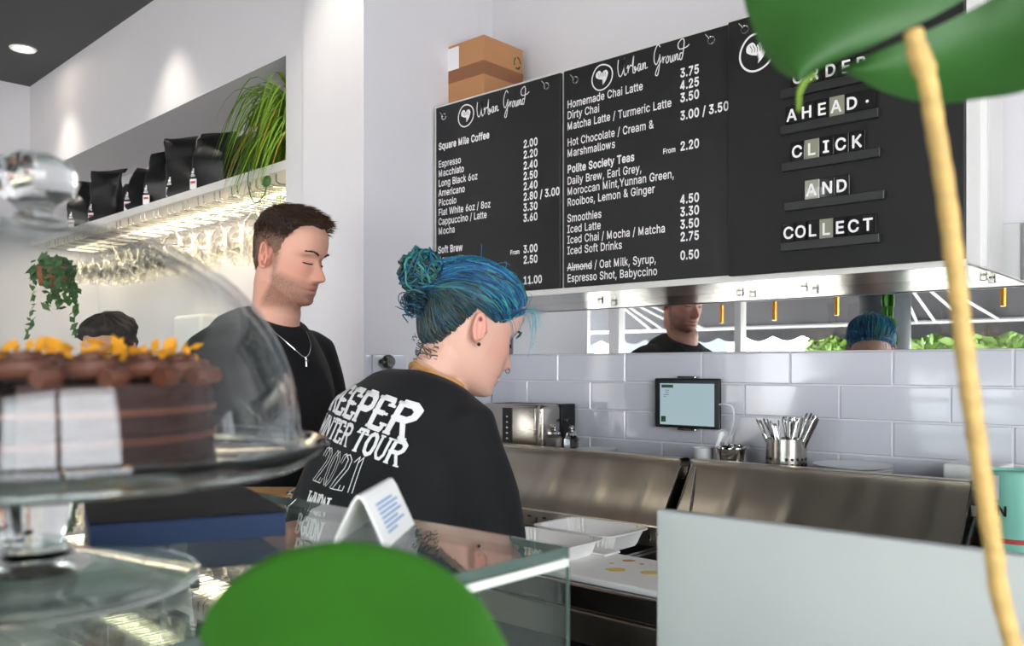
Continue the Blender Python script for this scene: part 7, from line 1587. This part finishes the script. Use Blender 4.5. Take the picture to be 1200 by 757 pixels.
# hair: shell, swept strands, bun and curls
HLw = [.070, .066, .055, .044, .030, .018, .012, .018, .022, -.005, -.035, -.062, -.072]
hlW = lambda d: float(np.interp(math.degrees(d), DEG, HLw))
thW = lambda z, d: .003 + .004 * smooth01((z - .0) / .06)
hm = mat('dyed_blue_hair', '#1a5f88', .42, attr='Col')
def hcol(p, R):
    """dye colour by where the lock grows: bright blue on top and front, dark natural roots low at the back"""
    t = smooth01((p.z - .02) / .07); fr = smooth01((p.y + .06) / .10); k = max(t * .75 + .25 * fr, fr * .8 * smooth01((p.z + .01) / .05))
    pal_b = ['#1b689c', '#237fae', '#19558a', '#3596aa', '#22706e', '#153f6a', '#4f9c86', '#12304a', '#1f6f9f']; pal_d = ['#23343a', '#2c4a50', '#39423a', '#1d2c3a', '#2b3f33', '#40443c', '#1c4658']
    c1 = np.array(lin(R.choice(pal_b))); c2 = np.array(lin(R.choice(pal_d))); j = R.uniform(.75, 1.25)
    c = c1 * k + c2 * (1 - k); c[:3] *= j; c[3] = 1; return c
R = random.Random(23)
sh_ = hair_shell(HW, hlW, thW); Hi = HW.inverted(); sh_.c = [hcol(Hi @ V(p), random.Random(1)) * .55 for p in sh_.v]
hairW = part('hair', sh_, hm, wom, True, 80)
bunL = V((.0, -.137, .058))                              # bun in head coordinates
AX = V((.077, .099, .114)); C0 = V((0, -.006, 0))
skull = hair_shell(Matrix.Identity(4), lambda d: -1, lambda z, d: 0)
sb = BVHTree.FromPolygons([V(p) for p in skull.v], skull.f)
def onskull(d, off):
    u = V((d.x * AX.x, d.y * AX.y, d.z * AX.z)).normalized(); h = sb.ray_cast(C0 + u * .3, -u)[0]
    return (h if h is not None else C0 + u * .1) + u * off
mb = MB(); cols = []
def strand(pts, r, c):
    k = len(mb.v); n = len(pts); rs = [r * (.7 + .6 * math.sin(PI * min(1, (i + 1) / n))) for i in range(n)]
    mb.tube([HW @ V(p) for p in pts], rs, 4, False); cols.extend([c] * (len(mb.v) - k))
bd = V((bunL.x / AX.x, (bunL.y + .006) / AX.y, bunL.z / AX.z)).normalized()
n = 0
while n < 2800:
    a = R.uniform(0, 2 * PI); d = abs((a + PI) % (2 * PI) - PI); lo = hlW(d)
    z = lo + (R.random() ** 1.7) * (.112 - lo); p = scalp(min(z, .113), a); dd = V((p.x / AX.x, (p.y + .006) / AX.y, p.z / AX.z)).normalized()
    ang = dd.angle(bd)
    if ang < .3: continue
    n += 1; tgt = (bd + V((R.uniform(-.22, .22), R.uniform(-.1, .1), R.uniform(-.22, .22)))).normalized()
    off = R.uniform(.006, .013) + .008 * smooth01((z - .02) / .06); ph = R.uniform(0, 6.28); am = R.uniform(0, .0035); pts = []
    m = 11; ax = dd.cross(tgt)
    for i in range(m):
        t = i / (m - 1); q = Quaternion(ax.normalized(), dd.angle(tgt) * t) @ dd
        o_ = off * smooth01(t * 5 + .15) + .010 * smooth01((t - .75) / .25) * (1 if z > lo + .01 else .7)
        pt = onskull(q, o_) if i else p + snorm(min(z, .113), a) * .001
        side = ax.normalized(); pt = pt + side * am * math.sin(ph + t * 9) * (1 if i else 0); pts.append(pt)
    strand(pts, R.uniform(.0007, .0014), hcol(p, R))
sm2 = part('swept_locks', mb, hm, hairW, True, 180) if False else None
mb.c = [tuple(c) for c in cols]; part('swept_locks', mb, hm, hairW, True, None)
mb = MB(); cols = []
PALB = ['#1d3b4a', '#24545c', '#1b4f6e', '#2b5f5a', '#152a36', '#2f6f6a', '#1f5f86', '#33594a']
for k in range(210):                                      # bun: loops wound round a ball
    ax = V((R.gauss(0, 1), R.gauss(0, 1), R.gauss(0, 1))).normalized(); u = ax.orthogonal().normalized(); w = ax.cross(u)
    rr = R.uniform(.024, .048); h = R.uniform(-.024, .024); st = R.uniform(0, 6.28); sp2 = R.uniform(2.2, 5.2); wob = R.uniform(0, .006)
    pts = [bunL + ax * (h + .004 * math.sin(3 * t)) + (u * math.cos(st + t) + w * math.sin(st + t)) * (rr * (1 - abs(h) * 8) + wob * math.sin(t * 7)) for t in [sp2 * i / 15 for i in range(16)]]
    strand(pts, R.uniform(.0012, .0026), np.array(lin(R.choice(PALB))) * R.uniform(.8, 1.5))
for k in range(60):                                       # curls hanging below the bun and at the nape
    lowb = k < 34
    b0 = bunL + V((R.uniform(-.02, .02), R.uniform(-.005, .018), R.uniform(-.062, -.034))) if lowb else V((R.uniform(-.045, .045), R.uniform(-.088, -.062), R.uniform(-.085, -.05)))
    rr = R.uniform(.007, .015) if lowb else R.uniform(.004, .009); L = R.uniform(.02, .04) if lowb else R.uniform(.006, .02); tn_ = R.uniform(1.0, 2.2); st = R.uniform(0, 6.28)
    dn = V((R.uniform(-.5, .5), R.uniform(-.6, .1), -1)).normalized(); u = dn.orthogonal().normalized(); w = dn.cross(u)
    pts = [b0 + dn * L * t + (u * math.cos(st + t * tn_ * 6.28) + w * math.sin(st + t * tn_ * 6.28)) * rr * (1 - .3 * t) for t in [i / 17 for i in range(18)]]
    strand(pts, R.uniform(.0008, .0016) if lowb else R.uniform(.0004, .0008), np.array(lin(R.choice(PALB[:5] if lowb else ['#4a4a44', '#35443f', '#55524a']))) * R.uniform(.9, 1.5))
mb.c = [tuple(np.append(c[:3], 1)) for c in cols]; bun = part('bun', mb, hm, hairW, True, None)
mb = MB(); cols = []
mb.ball((0, 0, 0), .033, 18); mb.v = [tuple(HW @ (V(p) + bunL)) for p in mb.v]; mb.c = [lin('#17303c')] * len(mb.v); part('bun_core', mb, hm, hairW, True)
mb = MB(); cols = []
for k in range(46):                                       # loose wisps at the brow and nape
    if k < 26:
        a = R.uniform(.25, 1.35) * (1 if R.random() < .75 else -1); z = hlW(abs(a)) + .004; p = scalp(z, a); nn = snorm(z, a)
        fall = R.uniform(.03, .11) if k < 6 else R.uniform(.01, .04); pts = [p + nn * (.004 + .018 * t + R.uniform(0, .002)) + V((0, .022 * t, -fall * t * t + .012 * math.sin(t * 3))) for t in [i / 9 for i in range(10)]]
        c = R.choice(['#3f9fb0', '#4fb0b0', '#2f8fae'])
    else:
        z = R.uniform(.03, .11); a = R.uniform(0, 6.28); p = scalp(z, a); nn = snorm(z, a); s_ = V((R.uniform(-1, 1), R.uniform(-1, 1), R.uniform(-.3, .6)))
        pts = [p + nn * (.015 + .012 * math.sin(t * 2.6)) + s_ * .03 * t for t in [i / 9 for i in range(10)]]; c = R.choice(['#2a7f9c', '#2f9f9f'])
    strand(pts, .00045, np.array(lin(c)))
mb.c = [tuple(c) for c in cols]; part('loose_wisps', mb, hm, hairW, True, None)
e0 = HW @ V((.079, -.008, -.041)); part('ear_stud', MB().ball(e0, .0035, 10), M['black'], wom, True)
e1 = HW @ V((.013, .100, -.052)); part('nose_ring', MB().tube([e1 + (HW.to_3x3() @ V((.0, .0045 * math.cos(t), .0045 * math.sin(t)))) for t in [i * .5 for i in range(13)]], .0008, 5), M['black'], wom, True)

# ---------------- third person, far left behind the cake
hP = PD(130, 412, 2.8); fP, rP = frame_of((.55, -.84))
cP = V((hP.x, hP.y, 0)); nP = hP - UP * .155 - fP * .03
pP = dict(f=fP, r=rP, fem=0, H=head_matrix(hP, fP, math.radians(22), .88), neck=nP, ns=1, skin='#cf9a80', flush='#c47f6c', lips='#b0706a', skinmat=SK('warm_skin'), pelvis=cP + UP * .88)
pP['as'] = 1
secP = lambda z, a, b, t=0: (V((cP.x, cP.y, 0)) + UP * z - fP * .03, rP * a, fP * b + UP * b * t)
zs_ = nP.z - .07
pP['torso'] = [secP(.82, .17, .12), secP(1.0, .175, .12), secP(zs_ - .12, .20, .125), secP(zs_ - .02, .185, .11), secP(zs_ + .03, .12, .085), secP(zs_ + .055, .075, .07)]
sr, sl = cP - fP * .03 + rP * .185 + UP * (zs_ - .02), cP - fP * .03 - rP * .185 + UP * (zs_ - .02)
er, el = sr - UP * .27 + rP * .03, sl - UP * .27 - rP * .03
wr, wl = er + fP * .22 + UP * .03 - rP * .06, el + fP * .22 + UP * .03 + rP * .06
pP['arms'] = [[sr, er, wr, wr - er, V((0, 0, -1))], [sl, el, wl, wl - el, V((0, 0, -1))]]; pP['sleeve'] = [(.55, .07, .072, .07)] * 2; pP['fold'] = .006
per = thing('person', 'dark haired person in a dark top behind the cake at far left', 'person', (cP.x, cP.y, 0))
make_body(per, pP, .006); finish(per, make_shirt(per, pP, .009), 't_shirt', M['shirt'])
face_details(per, pP, mat('black_brow', '#221914', .7), mat('brown_lash', '#1c1616', .7), 3); trousers(per, pP)
part('hair', hair_shell(pP['H'], hlM, lambda z, d: .006 + .02 * smooth01((z - .03) / .05) + .008 * noise.noise(V((math.cos(d) * 6, z * 60, 2)))), mat('black_brown_hair', '#241a15', .6, var=.3, vscale=120, bump=.5, bscale=160), per, True, 80)
